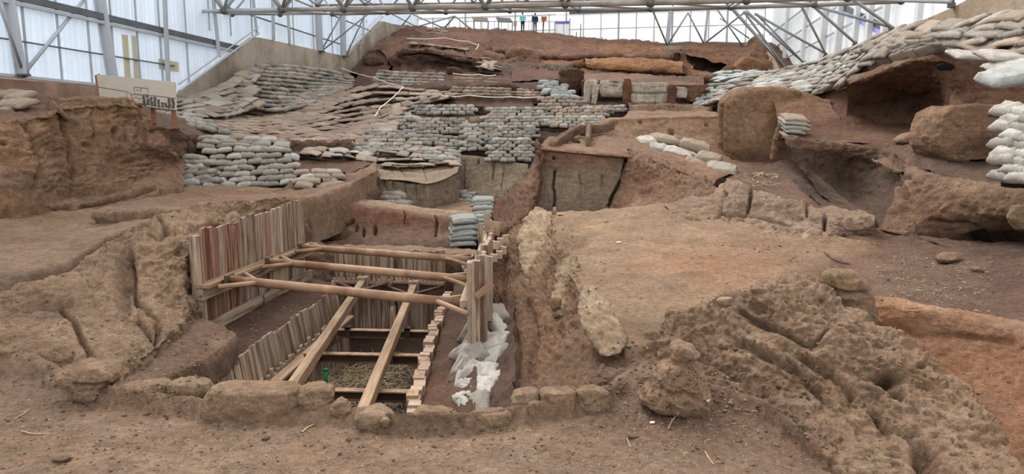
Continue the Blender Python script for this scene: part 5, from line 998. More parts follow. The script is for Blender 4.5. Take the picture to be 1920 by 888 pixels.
def bags(rows, bw, bh, colname, mode='stack', desc=None, group=None, hi=False, thick=1.15, depth=.42, fill=1.07, jit=.06, ground=True, skip=0, gcol=(104, 88, 76), slope_up=.55, place=None, off=.06, alt=None, rot=0, wscale=1.0, mask=None):
    """cover a surface given by rows with courses of bags bw x bh pixels apart"""
    rows = [list(r) for r in rows]; m = 60
    R = np.stack([row_resample(r, m, True) for r in rows]); n = len(rows)
    pyv = [np.mean([q[1] for q in r]) for r in rows]; nrow = max(1, int(round((pyv[-1] - pyv[0]) / bh)))
    if ground:
        sheet('bag_bed', [[(q[0], q[1], q[2] + .12) for q in r] for r in rows], 'soil_mid', gcol, amp=1.5, lam=20, sp=4, foot=(0, -.1), back=(.5, -.15))
    tgt = np.interp(np.linspace(pyv[0], pyv[-1], nrow + 1), pyv, np.arange(n)) if n > 1 else np.zeros(nrow + 1)
    for r in range(nrow):
        t = (tgt[r] + tgt[r + 1]) / 2; i = min(int(t), n - 2); f = t - i
        line = R[i] * (1 - f) + R[i + 1] * f; dv = (R[i + 1] - R[i]) * (tgt[r + 1] - tgt[r])
        L = np.concatenate([[0], np.cumsum(np.linalg.norm(np.diff(line, axis=0), axis=1))]); px, py = proj(line); ncol = max(1, int(round(abs(px[-1] - px[0]) / bw)))
        wl = L[-1] / ncol
        for cidx in range(ncol):
            if random.random() < skip: continue
            s = (cidx + .5 + (.25 if r % 2 else -.25) * (1 if mode != 'col' else 0) + random.uniform(-jit, jit) * 1.5) * wl
            c = np.array([np.interp(s, L, line[:, k]) for k in range(3)]); a = np.array([np.interp(s + .1, L, line[:, k]) for k in range(3)]) - np.array([np.interp(s - .1, L, line[:, k]) for k in range(3)])
            if np.linalg.norm(a) < 1e-6: a = line[-1] - line[0]
            d = np.array([np.interp(s, L, dv[:, k]) for k in range(3)]); nrm = np.cross(a, d); nrm /= np.linalg.norm(nrm) + 1e-9
            if np.dot(nrm, c) > 0: nrm = -nrm
            if nrm[2] < 0 and mode == 'slope': nrm = -nrm
            if mask and not mask(*proj(c)): continue
            zz = np.array((0, 0, 1.0)); off_ = off + .0045 * max(0, c[1] - 22)
            if mode in ('stack', 'col'):
                up = zz + .25 * nrm * random.uniform(0, 1.4); hpx = bh * c[1] / F
                th = hpx * thick * (1.0 if abs(d[2]) > .6 * np.linalg.norm(d) else 1.0); cc = c + off_ * nrm
            else:
                up = nrm * slope_up + zz * (1 - slope_up); th = max(.10, min(.26, bh * c[1] / F * thick * .5)); cc = c + nrm * off_
            up = up + np.array([random.uniform(-jit, jit), random.uniform(-jit, jit), 0]) * 1.6
            a = a / np.linalg.norm(a) + np.array([0, 0, random.uniform(-jit, jit)]) + (rot * d / (np.linalg.norm(d) + 1e-9))
            cc = cc + np.array([0, random.uniform(-jit, jit) * .8, random.uniform(-jit, jit) * .3 * bh * c[1] / F])
            dep = min(max(depth * .6, np.linalg.norm(d) * 1.35), .95) if mode == 'slope' else depth
            size = (wl * fill * (1.06 if mode == 'slope' else (1.1 if hi else 1.0)) * random.uniform(.94, 1.05) * wscale, dep * random.uniform(.9, 1.1), th * random.uniform(.9, 1.15))
            cn = colname if not alt or random.random() > alt[1] else alt[0]
            ind = None
            if desc: ind = (desc.format(row=ORD[min(r + 1, 15)] if r < 15 else 'lowest', col=ORDC[min(cidx + 1, 18)]), group); NB[0] += 1
            else: NB[1] += 1
            place_bag(cc, a, up, size, cn, ind, hi, mode == 'slope')

# ---- the big stack on the left and its neighbours (individual bags)
bags([[(392, 280, 22.6), (460, 276, 22.9), (530, 280, 23.1), (548, 288, 23.2)], [(390, 310, 22.2), (460, 308, 22.5), (552, 305, 22.8)], [(398, 352, 21.9), (480, 352, 22), (562, 345, 22.3)]], 26, 9.2, 'grey', 'stack',
     'grey sandbag in the {row} course, {col} from left, of the tall stack', 'sandbags of the tall grey stack', hi=True, thick=1.2, alt=('white', .3), jit=.09, depth=.5)
bags([[(372, 258, 23.2), (450, 259, 23.4), (522, 262, 23.8)], [(380, 280, 22.6), (450, 278, 22.9), (545, 288, 23.2)]], 30, 8, 'tan', 'slope', 'tan sandbag in the {row} row, {col} from left, on the tall stack', 'sandbags draped over the tall stack', hi=True, thick=2.0, alt=('grey', .5), jit=.1)
bags([[(300, 292, 22.4), (345, 292, 22.2), (392, 296, 22.1)], [(348, 322, 21.8), (398, 322, 21.7)], [(346, 354, 21.4), (412, 354, 21.4)]], 24, 9, 'grey', 'stack', 'grey sandbag, {row} course, {col} from left, small pile left of tall stack', 'sandbags left of the tall stack', hi=True, thick=1.4, alt=('white', .2), jit=.1, depth=.5)
bags([[(560, 322, 21.4), (600, 320, 21.6), (644, 322, 21.9)], [(548, 352, 20.8), (600, 356, 20.8), (640, 352, 21.2)]], 28, 9, 'tan', 'slope', 'pale sandbag, {row} row, {col} from left, low pile right of the tall stack', 'sandbags of the low pale pile', hi=True, thick=2.0, alt=('white', .4), jit=.1)
# ---- two narrow columns beside the shoring
bags([[(848, 408, 18.9), (888, 404, 19.1)], [(846, 458, 18.6), (890, 456, 18.7)]], 40, 7.2, 'teal', 'col', 'grey blue sandbag, {row} from the top, in the shorter column beside the timber shoring', 'sandbags of the shorter column', hi=True, thick=1.4, depth=.55, jit=.03)
bags([[(888, 374, 20.2), (926, 372, 20.2)], [(886, 452, 18.9), (922, 448, 18.9)]], 36, 7.4, 'teal', 'col', 'grey blue sandbag, {row} from the top, in the taller column beside the timber shoring', 'sandbags of the taller column', hi=True, thick=1.4, depth=.55, jit=.03)
bags([[(870, 500, 16.9), (892, 486, 16.9)], [(874, 516, 16.7), (894, 506, 16.7)]], 24, 9, 'grey', 'col', 'lone grey sandbag, {row} of two, sagging beside the timber posts', 'sandbags by the posts', hi=True, thick=1.5, jit=.05, ground=False)
# ---- small clusters on top of the central baulk
def one(px, py, Y, w, d, h, lab, col='white', ax=(1, 0, 0), up=(0, -.3, 1), grp=None):
    k = Y / F; place_bag(P(px, py, Y), np.array(ax, float), np.array(up, float), (w * k * 1.08, d * 1.2, h * k * .95), col, (lab, grp), True); NB[0] += 1
BT = 'sandbags lying on the central baulk'
one(1212, 266, 25.2, 34, .55, 20, 'leftmost white sandbag on the central baulk, lying alone with its neck up', 'white', (1, .2, .0), grp=BT)
one(1248, 262, 25.4, 52, .6, 18, 'rear sandbag of the group on the central baulk, partly soiled tan', 'tan', (1, .1, -.12), grp=BT)
one(1236, 280, 24.4, 40, .6, 20, 'crumpled white sandbag just below the lone one on the central baulk', 'white', (1, -.2, -.1), grp=BT)
one(1276, 290, 24.0, 62, .6, 20, 'long smooth white sandbag in the middle of the group on the central baulk', 'white', (1, -.4, -.28), grp=BT)
one(1304, 275, 24.4, 56, .6, 24, 'large dirty tan sandbag right of the long smooth one on the central baulk', 'tan', (1, -.2, -.42), grp=BT)
one(1328, 297, 23.2, 46, .6, 20, 'tan sandbag below the large dirty one on the central baulk', 'tan', (1, -.4, -.3), grp=BT)
one(1352, 318, 21.9, 56, .7, 22, 'lowest sandbag of the group on the central baulk, nearest the slab wall', 'mix', (1, -.3, -.25), grp=BT)
one(1306, 310, 22.6, 48, .6, 18, 'flattened pale sandbag on the near edge of the group on the central baulk', 'tan', (1, -.4, -.4), grp=BT)
one(1258, 303, 23.3, 30, .5, 14, 'small greyish sandbag tucked under the crumpled one on the central baulk', 'dgrey', (1, -.2, -.2), grp=BT)
# short pile by the trench
for i, (py, w, lab) in enumerate([(221, 44, 'top'), (228, 50, 'second'), (236, 46, 'third'), (243, 34, 'fourth'), (256, 46, 'lowest')]):
    one(1490 - (4 if i == 3 else 0), py, 21.6 - .05 * i, w, .6, 10, f'grey sandbag, {lab} one in the short pile right of the narrow mud pillar', 'tan' if i in (0, 4) else 'grey', (1, 0, -.12), grp='sandbags of the short pile')
# tall stack at the right edge
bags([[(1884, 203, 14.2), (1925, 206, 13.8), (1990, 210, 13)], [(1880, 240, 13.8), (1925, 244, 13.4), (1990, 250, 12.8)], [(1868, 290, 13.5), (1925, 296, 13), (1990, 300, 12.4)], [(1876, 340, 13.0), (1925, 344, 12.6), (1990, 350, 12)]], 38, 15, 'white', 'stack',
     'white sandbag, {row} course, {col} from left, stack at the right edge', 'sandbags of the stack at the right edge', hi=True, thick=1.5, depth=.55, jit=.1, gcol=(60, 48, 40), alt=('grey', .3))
# limp sacks at the right edge
for a in [(1896, 143, 15.4, 84, .9, 34, 'big limp white sandbag hanging over the bank at the right edge', 'blue', (1, -.2, .12)),
          (1924, 124, 15.8, 110, .9, 22, 'flat white sandbag above the big limp one at the right edge', 'white', (1, -.1, .1)),
          (1890, 106, 16.4, 90, .8, 18, 'long pale sandbag two above the big limp one at the right edge', 'white', (1, -.1, -.1)),
          (1826, 106, 17.4, 76, .8, 16, 'pale sandbag on the brow just right of the dark hole', 'white', (1, -.2, -.1))]:
    one(*a[:6], a[6], a[7], a[8], grp='limp sacks at the right edge')
# torn white bags beside the pit
MB = 'torn white sandbags beside the pit'
rr = random.Random(5)
k = 0
for (px, py, Y, w, h) in [(930, 590, 11.6, 40, 16), (915, 612, 11.2, 50, 20), (940, 622, 10.9, 34, 16), (882, 625, 10.9, 28, 24), (898, 640, 10.6, 46, 24), (925, 648, 10.3, 50, 22), (872, 660, 10.2, 30, 22), (892, 670, 9.9, 40, 26), (920, 676, 9.8, 46, 22), (941, 668, 9.9, 34, 20), (868, 690, 9.7, 28, 22), (888, 705, 9.3, 40, 28), (915, 706, 9.2, 44, 24), (938, 696, 9.5, 36, 22), (864, 722, 9.2, 26, 20), (884, 738, 8.8, 38, 28), (908, 736, 8.7, 42, 26), (928, 724, 8.9, 36, 22), (876, 764, 8.3, 34, 24), (900, 764, 8.2, 36, 24)]:
    k += 1; row = 1 + sum(1 for a in (600, 632, 655, 684, 715, 752) if py > a)
    one(px, py, Y - .1, w * 1.2, .42, h * 1.7, f'dirty white sandbag, {ORDC[k]} counted from the back, beside the right shoring' if k < 19 else ('dirty white sandbag nearest the edge blocks, left one of two' if k == 19 else 'dirty white sandbag nearest the edge blocks, right one of two'), rr.choice(['white', 'grey', 'mix', 'white']), (1, rr.uniform(-.6, .6), rr.uniform(-.5, .3)), (rr.uniform(-.4, .2), -.35, 1), MB)
# bags left edge
for i, a in enumerate([(6, 178, 20.2, 60, 'rear tan sandbag in the little heap at the left edge'), (38, 180, 20, 34, 'small right hand tan sandbag in the little heap at the left edge'), (10, 196, 19.4, 50, 'middle tan sandbag in the little heap at the left edge'), (36, 194, 19, 44, 'pointed grey sandbag in the little heap at the left edge'), (-4, 210, 18.6, 44, 'lowest tan sandbag in the little heap at the left edge')]):
    one(a[0], a[1], a[2] - 1.0, a[3], .6, 15, a[4], 'tan', (1, -.2, -.1 if i % 2 else .1), grp='little heap of sandbags at the left edge')
# pale blue heap
bags([[(1016, 156, 38.4), (1050, 158, 38.2)], [(1010, 172, 37), (1074, 176, 36.6)], [(1030, 186, 36), (1084, 190, 35.8)]], 16, 5.6, 'blue', 'stack', 'pale blue sandbag, {row} row, {col} from left, heap by dark earth cube', 'pale blue sandbags', thick=1.7, hi=False, jit=.12, slope_up=.4)
# pair near block
bags([[(715, 352, 23.4), (758, 356, 23.2)], [(712, 386, 22.8), (764, 388, 22.4)]], 21, 8.5, 'mix', 'stack', 'pale sandbag, {row} course, {col} from left, niche left of cracked block', 'sandbags in the niche by the block', thick=1.4, hi=True, jit=.1, gcol=(90, 74, 62))
bags([[(862, 362, 25.4), (898, 366, 25.2)], [(850, 388, 24.2), (898, 392, 24)]], 20, 6.5, 'dgrey', 'stack', 'dark grey sandbag, {row} course, {col} from left, inside the recess behind the columns', 'sandbags in the recess', thick=1.4, hi=False, jit=.12)
# big near bags of the right hand bank (individual)
bags([[(1640, 74, 24.0), (1700, 58, 21.8), (1780, 46, 19.6), (1860, 34, 18), (1960, 16, 16.4)], [(1640, 88, 23.2), (1700, 72, 21.2), (1780, 66, 19.3), (1860, 62, 17.6), (1960, 60, 16)], [(1640, 102, 22.8), (1700, 84, 21), (1780, 84, 19.2), (1860, 92, 17.4), (1960, 100, 15.8)], ], 36, 9.5, 'mix', 'slope', 'big tan sandbag, {row} row, {col} from left, bank under right wall', 'big sandbags under the right wall', hi=True, thick=2.6, alt=('tan', .4), jit=.2, depth=.9, rot=.0)
bags([[(1640, 100, 22.4), (1700, 82, 20.4), (1760, 80, 19)], [(1600, 135, 23.6), (1650, 122, 22), (1700, 104, 20.4), (1760, 92, 19)]], 26, 9, 'mix', 'slope', 'tan sandbag, {row} row, {col} from left, just above the cave', 'sandbags above the cave brow', hi=True, thick=2.2, jit=.12, depth=.6)
print('individual so far', NB)
# ---- everything further off is one mass of bags
# right bank
bags([[(1370, 150, 40), (1440, 140, 38), (1520, 120, 33), (1580, 98, 28.5), (1650, 70, 24.5)], [(1350, 168, 37), (1440, 152, 35), (1520, 138, 31), (1585, 118, 27), (1645, 98, 23)], [(1330, 190, 35), (1440, 165, 32), (1500, 160, 29.5), (1560, 150, 27), (1600, 138, 24.4)], [(1310, 208, 34), (1420, 170, 30), (1490, 178, 28), (1530, 178, 27), (1560, 170, 26.6)]], 19, 6.5, 'mix', 'slope', thick=2.4, alt=('blue', .3), jit=.12, depth=.55)
bags([[(1350, 140, 43), (1390, 137, 42), (1450, 140, 40)], [(1345, 160, 40), (1390, 160, 38.5), (1450, 160, 37)]], 17, 6, 'blue', 'slope', thick=2.4, jit=.12)
bags([[(1318, 168, 38), (1350, 160, 38)], [(1298, 184, 36), (1356, 180, 35.5)], [(1300, 203, 34.4), (1346, 206, 34)]], 17, 6, 'blue', 'stack', thick=1.6, jit=.12)
# upper left field in columns
bags([[(486, 122, 36.6), (550, 126, 40.6), (610, 134, 44.6), (656, 148, 46.4)], [(462, 145, 34.6), (550, 152, 38.6), (610, 160, 41.6), (668, 166, 43.4)], [(440, 172, 33), (500, 180, 35), (560, 184, 37.2), (640, 176, 41)], [(440, 200, 31.4), (500, 214, 33), (560, 205, 35.6), (600, 190, 38.8)]], 15, 5.6, 'mix', 'col', thick=1.35, jit=.08, alt=('dgrey', .35), depth=.5)
bags([[(335, 190, 29.6), (385, 178, 31.6), (440, 152, 34.2), (486, 122, 36.8)], [(330, 205, 28.6), (400, 200, 30), (440, 184, 32.6), (474, 150, 34.8)], [(335, 222, 27.4), (400, 222, 28.4), (440, 214, 30.6), (480, 200, 32.4)]], 20, 7, 'mix', 'slope', thick=1.7, jit=.1, alt=('tan', .4))
bags([[(300, 212, 27), (330, 214, 27), (380, 222, 27.4)], [(330, 240, 26), (380, 246, 25.8), (430, 256, 25.8)]], 20, 7, 'grey', 'stack', thick=1.5, jit=.1)
# tiled slope below it
bags([[(400, 216, 30), (480, 218, 33.5), (560, 208, 36), (640, 178, 40), (700, 160, 42), (800, 172, 40.5), (850, 178, 40)], [(390, 232, 28), (480, 236, 30.5), (560, 230, 33), (650, 210, 36), (740, 200, 37), (820, 192, 38), (850, 186, 38.8)], [(390, 250, 26.6), (480, 256, 28), (560, 256, 29.6), (640, 246, 31.6), (690, 236, 33), (730, 214, 35), (760, 204, 36)], [(430, 262, 26), (500, 272, 26.6), (560, 276, 27.6), (620, 272, 28.8), (680, 256, 31), (720, 232, 33.4), (745, 218, 34.6)], [(540, 284, 26), (580, 292, 26), (620, 296, 26.4), (680, 290, 28), (720, 270, 30), (740, 240, 32.6), (750, 226, 33.8)]],
     19, 7, 'tan', 'slope', thick=1.3, jit=.07, alt=('pink', .55), gcol=(92, 72, 60), rot=-.25, depth=.5, slope_up=.8)
bags([[(556, 276, 26.2), (610, 280, 26.2), (660, 284, 26.6), (700, 292, 26.4)], [(556, 290, 25), (620, 298, 25), (700, 306, 25.4)]], 20, 7, 'tan', 'slope', thick=1.7, jit=.1, alt=('white', .3))
# upper middle fields
bags([[(712, 136, 47.2), (770, 140, 47), (834, 142, 46.8)], [(698, 152, 44), (770, 156, 44), (832, 158, 44)], [(700, 166, 42), (770, 168, 42), (828, 168, 42)]], 13.5, 5.2, 'grey', 'col', thick=1.3, jit=.06, alt=('tan', .5))
bags([[(850, 150, 45), (930, 152, 44.6), (1010, 158, 43)], [(846, 170, 41.6), (930, 172, 41.4), (1020, 176, 40.4)], [(830, 190, 39), (930, 192, 38.6), (1020, 192, 38)]], 12.5, 5.2, 'pink', 'col', thick=1.25, jit=.05, alt=('tan', .4), skip=.04)
bags([[(770, 176, 40.4), (810, 178, 40.2), (826, 186, 39.6)], [(772, 186, 39.6), (810, 190, 39.2), (828, 190, 39)]], 17, 5, 'dgrey', 'stack', thick=1.6, jit=.12)
bags([[(775, 84, 53), (830, 88, 53), (884, 96, 52.4)], [(770, 88, 52), (830, 96, 51.8), (880, 101, 51.4)]], 16, 4, 'tan', 'slope', thick=1.6, jit=.08)
bags([[(806, 58, 60), (838, 59, 60)], [(803, 78, 56), (832, 80, 56)]], 15, 4.4, 'tan', 'stack', thick=1.2, jit=.1)
bags([[(900, 112, 49), (920, 114, 49)], [(896, 132, 47), (945, 138, 46.4)]], 12, 4.5, 'tan', 'slope', thick=1.5, jit=.15)
# terraces, each a stacked front
def terrace(x0, x1, y0, y1, Y, col, alt=None, bw=15, bh=5.4, sl=.0, curve=0):
    xm = (x0 + x1) / 2
    bags([[(x0, y0, Y + .9), (xm, y0 + curve, Y + .7), (x1, y0 + sl, Y + .9)], [(x0, y1, Y), (xm, y1 + curve, Y - .2), (x1, y1 + sl, Y)]], bw, bh, col, 'stack', thick=1.45, jit=.065, alt=alt, depth=.5)
terrace(775, 892, 201, 219, 35.5, 'grey', ('dgrey', .3), 14)
terrace(1012, 1098, 186, 204, 35.5, 'mix', ('tan', .4), 15)
terrace(1095, 1180, 202, 214, 33.6, 'grey', ('tan', .4), 15)
terrace(915, 1030, 206, 228, 33.8, 'mix', ('grey', .4), 15)
terrace(1030, 1145, 205, 222, 33.2, 'tan', ('mix', .5), 15)
terrace(770, 875, 226, 254, 31.6, 'mix', ('dgrey', .3), 15)
terrace(905, 1046, 222, 240, 31.6, 'grey', ('mix', .3), 15)
terrace(1030, 1136, 222, 242, 31.4, 'grey', ('tan', .3), 15)
terrace(735, 790, 222, 246, 33, 'mix', ('grey', .3), 13)
terrace(924, 1006, 240, 262, 29.6, 'dgrey', ('grey', .3), 15)
terrace(868, 935, 236, 284, 28.6, 'grey', ('mix', .3), 15, 5.6)
terrace(690, 775, 248, 270, 29.6, 'grey', ('mix', .5), 17, 6)
terrace(765, 872, 256, 276, 29.0, 'mix', ('grey', .5), 17, 6, 6)
terrace(915, 998, 262, 304, 27.2, 'grey', ('dgrey', .4), 15, 5.8)
terrace(665, 760, 272, 296, 27.8, 'mix', ('grey', .5), 17, 6)
terrace(775, 860, 282, 300, 27.2, 'grey', ('mix', .3), 17, 6, 4)
terrace(804, 858, 298, 318, 26.2, 'dgrey', ('teal', .5), 16, 6)
for (x0, x1, y0, y1, Y) in [(870, 1020, 196, 206, 37), (880, 1010, 216, 226, 34), (700, 900, 262, 284, 28.8), (860, 1000, 250, 266, 30), (720, 890, 212, 240, 34), (660, 860, 286, 306, 27), (1020, 1180, 196, 214, 34.5), (1010, 1100, 236, 250, 31)]:
    sheet('terrace_soil', [[(x0, y0, Y + 1.6), (x1, y0, Y + 1.6)], [(x0, y1, Y + .3), (x1, y1, Y + .3)]], 'soil_far', (134, 112, 94), amp=2, lam=24, sp=3, foot=(0, -.8))
bags([[(700, 268, 29.2), (780, 276, 29), (860, 280, 28.6)], [(690, 290, 27.3), (770, 296, 27.2), (860, 298, 27.2)]], 20, 7, 'tan', 'slope', thick=1.6, jit=.1, alt=('mix', .5))
bags([[(700, 214, 35.5), (740, 208, 36.5), (780, 206, 36.5)], [(690, 240, 33), (740, 232, 33.6), (775, 226, 34)]], 18, 6.5, 'tan', 'slope', thick=1.5, jit=.09, alt=('mix', .5))
bags([[(700, 300, 27.2), (760, 298, 27.4), (850, 300, 27.4)], [(710, 316, 25), (780, 318, 24.8), (856, 312, 25.6)]], 24, 8, 'tan', 'slope', thick=1.0, jit=.08, alt=('pink', .3), ground=False)
V_, F_, C_ = join_geo(STUFF); o = mesh_obj('sandbags', V_, F_, M['bag'], None, C_); o['kind'] = 'stuff'; tag(o, 'terraced walls and slopes of small grey and tan sandbags across the middle distance', 'sandbags')
print('bags', NB, len(V_))
# ------------------------------------------------------------------ timber shoring, struts, beams
def plank(parent, foot, top, w, t, facing, mat='wood', name='plank', bow=0):
    """board standing from foot to top; w along the wall, t its thickness; object axes follow the board so the grain runs along it"""
    foot = np.array(foot, float); top = np.array(top, float); z = top - foot; L = np.linalg.norm(z); z /= L
    x = np.array(facing, float); x -= z * x.dot(z); x /= np.linalg.norm(x); y = np.cross(z, x)
    r = RNG.uniform(-1, 1, 8); V = []
    for j, h in enumerate((0, .5, 1)):
        for a in (-1, 1):
            for b in (-1, 1): V.append((a * t / 2 + bow * (1 - (2 * h - 1) ** 2), b * w / 2 * (1 - (.03 * r[j] if h else 0)), L * h + (.012 * r[3] * b if h == 1 else 0)))
    Fq = [(0, 2, 3, 1), (8, 9, 11, 10)]
    for j in (0, 1):
        q = 4 * j; Fq += [(q, q + 1, q + 5, q + 4), (q + 3, q + 2, q + 6, q + 7), (q + 1, q + 3, q + 7, q + 5), (q + 2, q, q + 4, q + 6)]
    o = mesh_obj(name, V, Fq, M[mat], parent, None, False)
    pl = np.array(parent.location) if parent else np.zeros(3); Mx = Matrix([[x[i], y[i], z[i], foot[i] - pl[i]] for i in range(3)] + [[0, 0, 0, 1]])
    o.matrix_local = Mx; return o
def bar(parent, a, b, w, h, mat, name, up=(0, 0, 1)):
    """long timber with its own axes so grain follows it"""
    a = np.array(a, float); b = np.array(b, float); z = b - a; L = np.linalg.norm(z); z /= L
    u = np.array(up, float); u -= z * u.dot(z); u /= np.linalg.norm(u); s = np.cross(z, u)
    V, Fq = box((0, 0, L / 2), (w, h, L)); e = min(w, h) * .06
    bm = bmesh.new(); vs = [bm.verts.new(v) for v in V]; [bm.faces.new([vs[i] for i in f]) for f in Fq]; bmesh.ops.recalc_face_normals(bm, faces=bm.faces); bmesh.ops.bevel(bm, geom=list(bm.edges), offset=e, segments=1, affect='EDGES')
    me = bpy.data.meshes.new(name); bm.to_mesh(me); bm.free(); me.materials.append(M[mat]); o = bpy.data.objects.new(name, me); C.objects.link(o)
    if parent: o.parent = parent
    pl = np.array(parent.location) if parent else np.zeros(3)
    o.matrix_local = Matrix([[s[i], u[i], z[i], a[i] - pl[i]] for i in range(3)] + [[0, 0, 0, 1]]); return o
def lerp(a, b, t): return np.array(a, float) * (1 - t) + np.array(b, float) * t

# left retaining wall
A = P(368, 605, 11.5); B = P(574, 510, 16.4); A[2] = B[2] = -3.32
shl = empty('plank_retaining_wall', A, 'tall weathered plank retaining wall with reddish stains on the left of the pit', 'retaining wall')
tops = [(367, 440), (388, 436), (392, 429), (412, 427), (416, 424), (452, 419), (456, 411), (478, 405), (482, 401), (500, 400), (504, 396), (520, 393), (525, 386), (545, 384), (550, 378), (565, 374), (572, 385), (578, 392)]
wd = (B - A) / np.linalg.norm(B - A); fac = np.array((wd[1], -wd[0], 0))
n = 30
for i in range(n):
    t = (i + .5) / n; p = lerp(A, B, t); px, _ = proj(p); py = np.interp(px, *zip(*tops)); zt = P(px, py, p[1])[2] + random.uniform(-.03, .03)
    w = 4.95 / n * (1.02 if i else 1.25); st = random.uniform(-.025, .025) + (.05 if i == 0 else 0)
    plank(shl, p + fac * st + np.array((0, 0, 0)), np.array((p[0] + fac[0] * st + random.uniform(-.02, .02), p[1] + random.uniform(-.02, .02), zt)), w * random.uniform(.82, 1.0), .06 if i else .14, fac, 'wood_stained' if i in (2, 3, 4, 6, 7, 8, 9, 17) else 'wood')
wz = P(374, 534, 11.6)[2]
bar(shl, lerp(A, B, 0) + fac * .16 + (0, 0, wz + 3.32) - wd * .05, lerp(A, B, 1) + fac * .16 + (0, 0, wz + 3.30) + wd * .1, .24, .06, 'timber', 'wale_top')
bar(shl, lerp(A, B, 0) + fac * .12 + (0, 0, wz + 3.18) - wd * .05, lerp(A, B, 1) + fac * .12 + (0, 0, wz + 3.16) + wd * .1, .12, .2, 'wood', 'wale')
bar(shl, lerp(A, B, .0) + fac * .12 + (0, 0, .1), lerp(A, B, .45) + fac * .12 + (0, 0, .12), .07, .2, 'wood', 'sill_board')
bar(shl, lerp(A, B, .47) + fac * .12 + (0, 0, .1), lerp(A, B, 1) + fac * .12 + (0, 0, .14), .07, .2, 'wood', 'sill_board')
for t in (.28, .56, .8): plank(shl, lerp(A, B, t) + fac * .09, lerp(A, B, t + .01) + fac * .09 + (0, 0, wz + 3.1), .11, .05, fac, 'wood', 'batten')

# right retaining posts
A2 = np.array((-.60, 10.2, -3.45)); B2 = np.array((-.50, 16.2, -3.0)); wd2 = (B2 - A2) / np.linalg.norm(B2 - A2); fac2 = np.array((-1., 0, 0))
shr = empty('plank_retaining_wall', A2, 'plank retaining wall seen edge on at the right end of the pipes', 'retaining wall')
n = 30
for i in range(n):
    t = i / (n - 1.0); p = lerp(A2, B2, t); zt = P(*( (905, 487) if t < .04 else (908, np.interp(t, [.04, .12, .2, .5, .8, 1], [476, 500, 488, 462, 440, 422])) ), p[1])[2] + random.uniform(-.06, .06)
    st = .0 if i % 5 else .05
    lean = .12 * np.clip(t - .3, 0, 1)
    plank(shr, p + fac2 * st + (0.02, 0, 0), np.array((p[0] + .02 - st + lean * .5, p[1] + random.uniform(-.03, .03), zt)), .19, .08, fac2, 'wood' if i % 3 else 'pegs')
plank(shr, P(893, 660, 10.15), P(893, 488, 10.15) , .12, .16, (0, -1, 0), 'wood', 'post')
plank(shr, P(906, 640, 10.2), P(906, 478, 10.25), .12, .1, (0, -1, 0), 'wood', 'post')
plank(shr, P(918, 600, 10.9), P(918, 480, 10.9), .1, .12, (0, -1, 0), 'wood', 'post')
plank(shr, P(899, 520, 15.0), P(902, 418, 15.0), .1, .1, (0, -1, 0), 'wood', 'post')
plank(shr, P(916, 455, 16.2), P(912, 400, 16.2), .14, .08, (0, -1, 0), 'pegs', 'post')
plank(shr, P(925, 440, 15.8), P(930, 415, 15.8), .3, .06, (0, -1, 0), 'timber', 'plank')
o = plank(shr, P(892, 556, 10.0), P(924, 530, 10.05), .1, .03, (0, -1, .2), 'timber', 'loose_board')
bar(shr, A2 + (-.12, -.1, 1.0), B2 + (-.12, 0, .75), .12, .16, 'wood', 'wale')
for (px, py, Y) in [(944, 462, 13.2), (936, 470, 12.6), (926, 476, 12), (948, 440, 14), (938, 446, 13.8), (930, 452, 13)]:
    plank(shr, P(px, py + 14, Y), P(px, py, Y), .12, .1, (0, -1, 0), 'pegs', 'peg')

# pipes
def strut(la, rb, lab, z0):
    a = P(*la); b = P(*rb); zm = (a[2] + b[2]) / 2; e = empty('steel_strut', a, lab, 'pipe', 'rusty pipes bracing the pit')
    O = a.copy(); q = lambda v: np.array(v) - O; r = .077
    V, Fq = tube(q(a), q(b), r, 16); geo_obj('pipe', [(V, Fq)], M['rust_pipe'], e, True)
    d = (b - a) / np.linalg.norm(b - a)
    for (end, s) in ((a, 1), (b, -1)):
        for k in (-1, 1):
            at_ = end + d * s * .62; to = end + np.array((0, .58 * k, 0)) + d * s * .04
            V, Fq = tube(q(at_), q(to), .042, 8); geo_obj('brace', [(V, Fq)], M['rust_pipe'], e, True)
        V, Fq = box(q(end + d * s * -.02), (.05, .34, .2)); geo_obj('end_plate', [(V, Fq)], M['rust_steel'], e)
    return e
strut((432, 524, 12.0), (884, 570, 10.45), 'nearest of the three rusty pipes spanning the timber pit', 0)
strut((506, 490, 13.7), (886, 524, 12.3), 'middle one of the three rusty pipes spanning the timber pit', 0)
strut((566, 463, 15.5), (884, 487, 14.3), 'farthest of the three rusty pipes spanning the timber pit', 0)

# back plank wall of the inner pit
for (x0, x1, n, lab) in ((630, 742, 13, 'left half of the grey plank wall at the back of the pit'), (744, 838, 11, 'right half of the grey plank wall at the back of the pit')):
    a = P(x0 + 2, 600, 16.9); b = P(x1 - 2, 600, 16.7); a[2] = b[2] = -4.75; e = empty('back_plank_wall', a, lab, 'retaining wall')
    for i in range(n):
        p = lerp(a, b, (i + .5) / n); px, _ = proj(p); zt = P(px, 470 + random.uniform(-3, 3), p[1])[2]
        plank(e, p + (0, random.uniform(-.02, .02), 0), np.array((p[0] + random.uniform(-.01, .01), p[1], zt)), (b - a)[0] / n * random.uniform(.86, .98), .05, (0, -1, 0))
    z = P((x0 + x1) / 2, 527, 16.6)[2]
    bar(e, (a[0], 16.6, z), (b[0], 16.45, z - .03), .26, .05, 'timber', 'wale_top'); bar(e, (a[0], 16.66, z - .13), (b[0], 16.5, z - .15), .1, .22, 'rust_steel', 'wale')
    pr = 12
    for i in range(pr): 
        p = lerp((a[0], 16.52, z + .02), (b[0], 16.4, z), (i + .5) / pr); plank(e, p, p + np.array((0, 0, .09)), .06, .05, (0, -1, 0), 'pegs', 'peg')
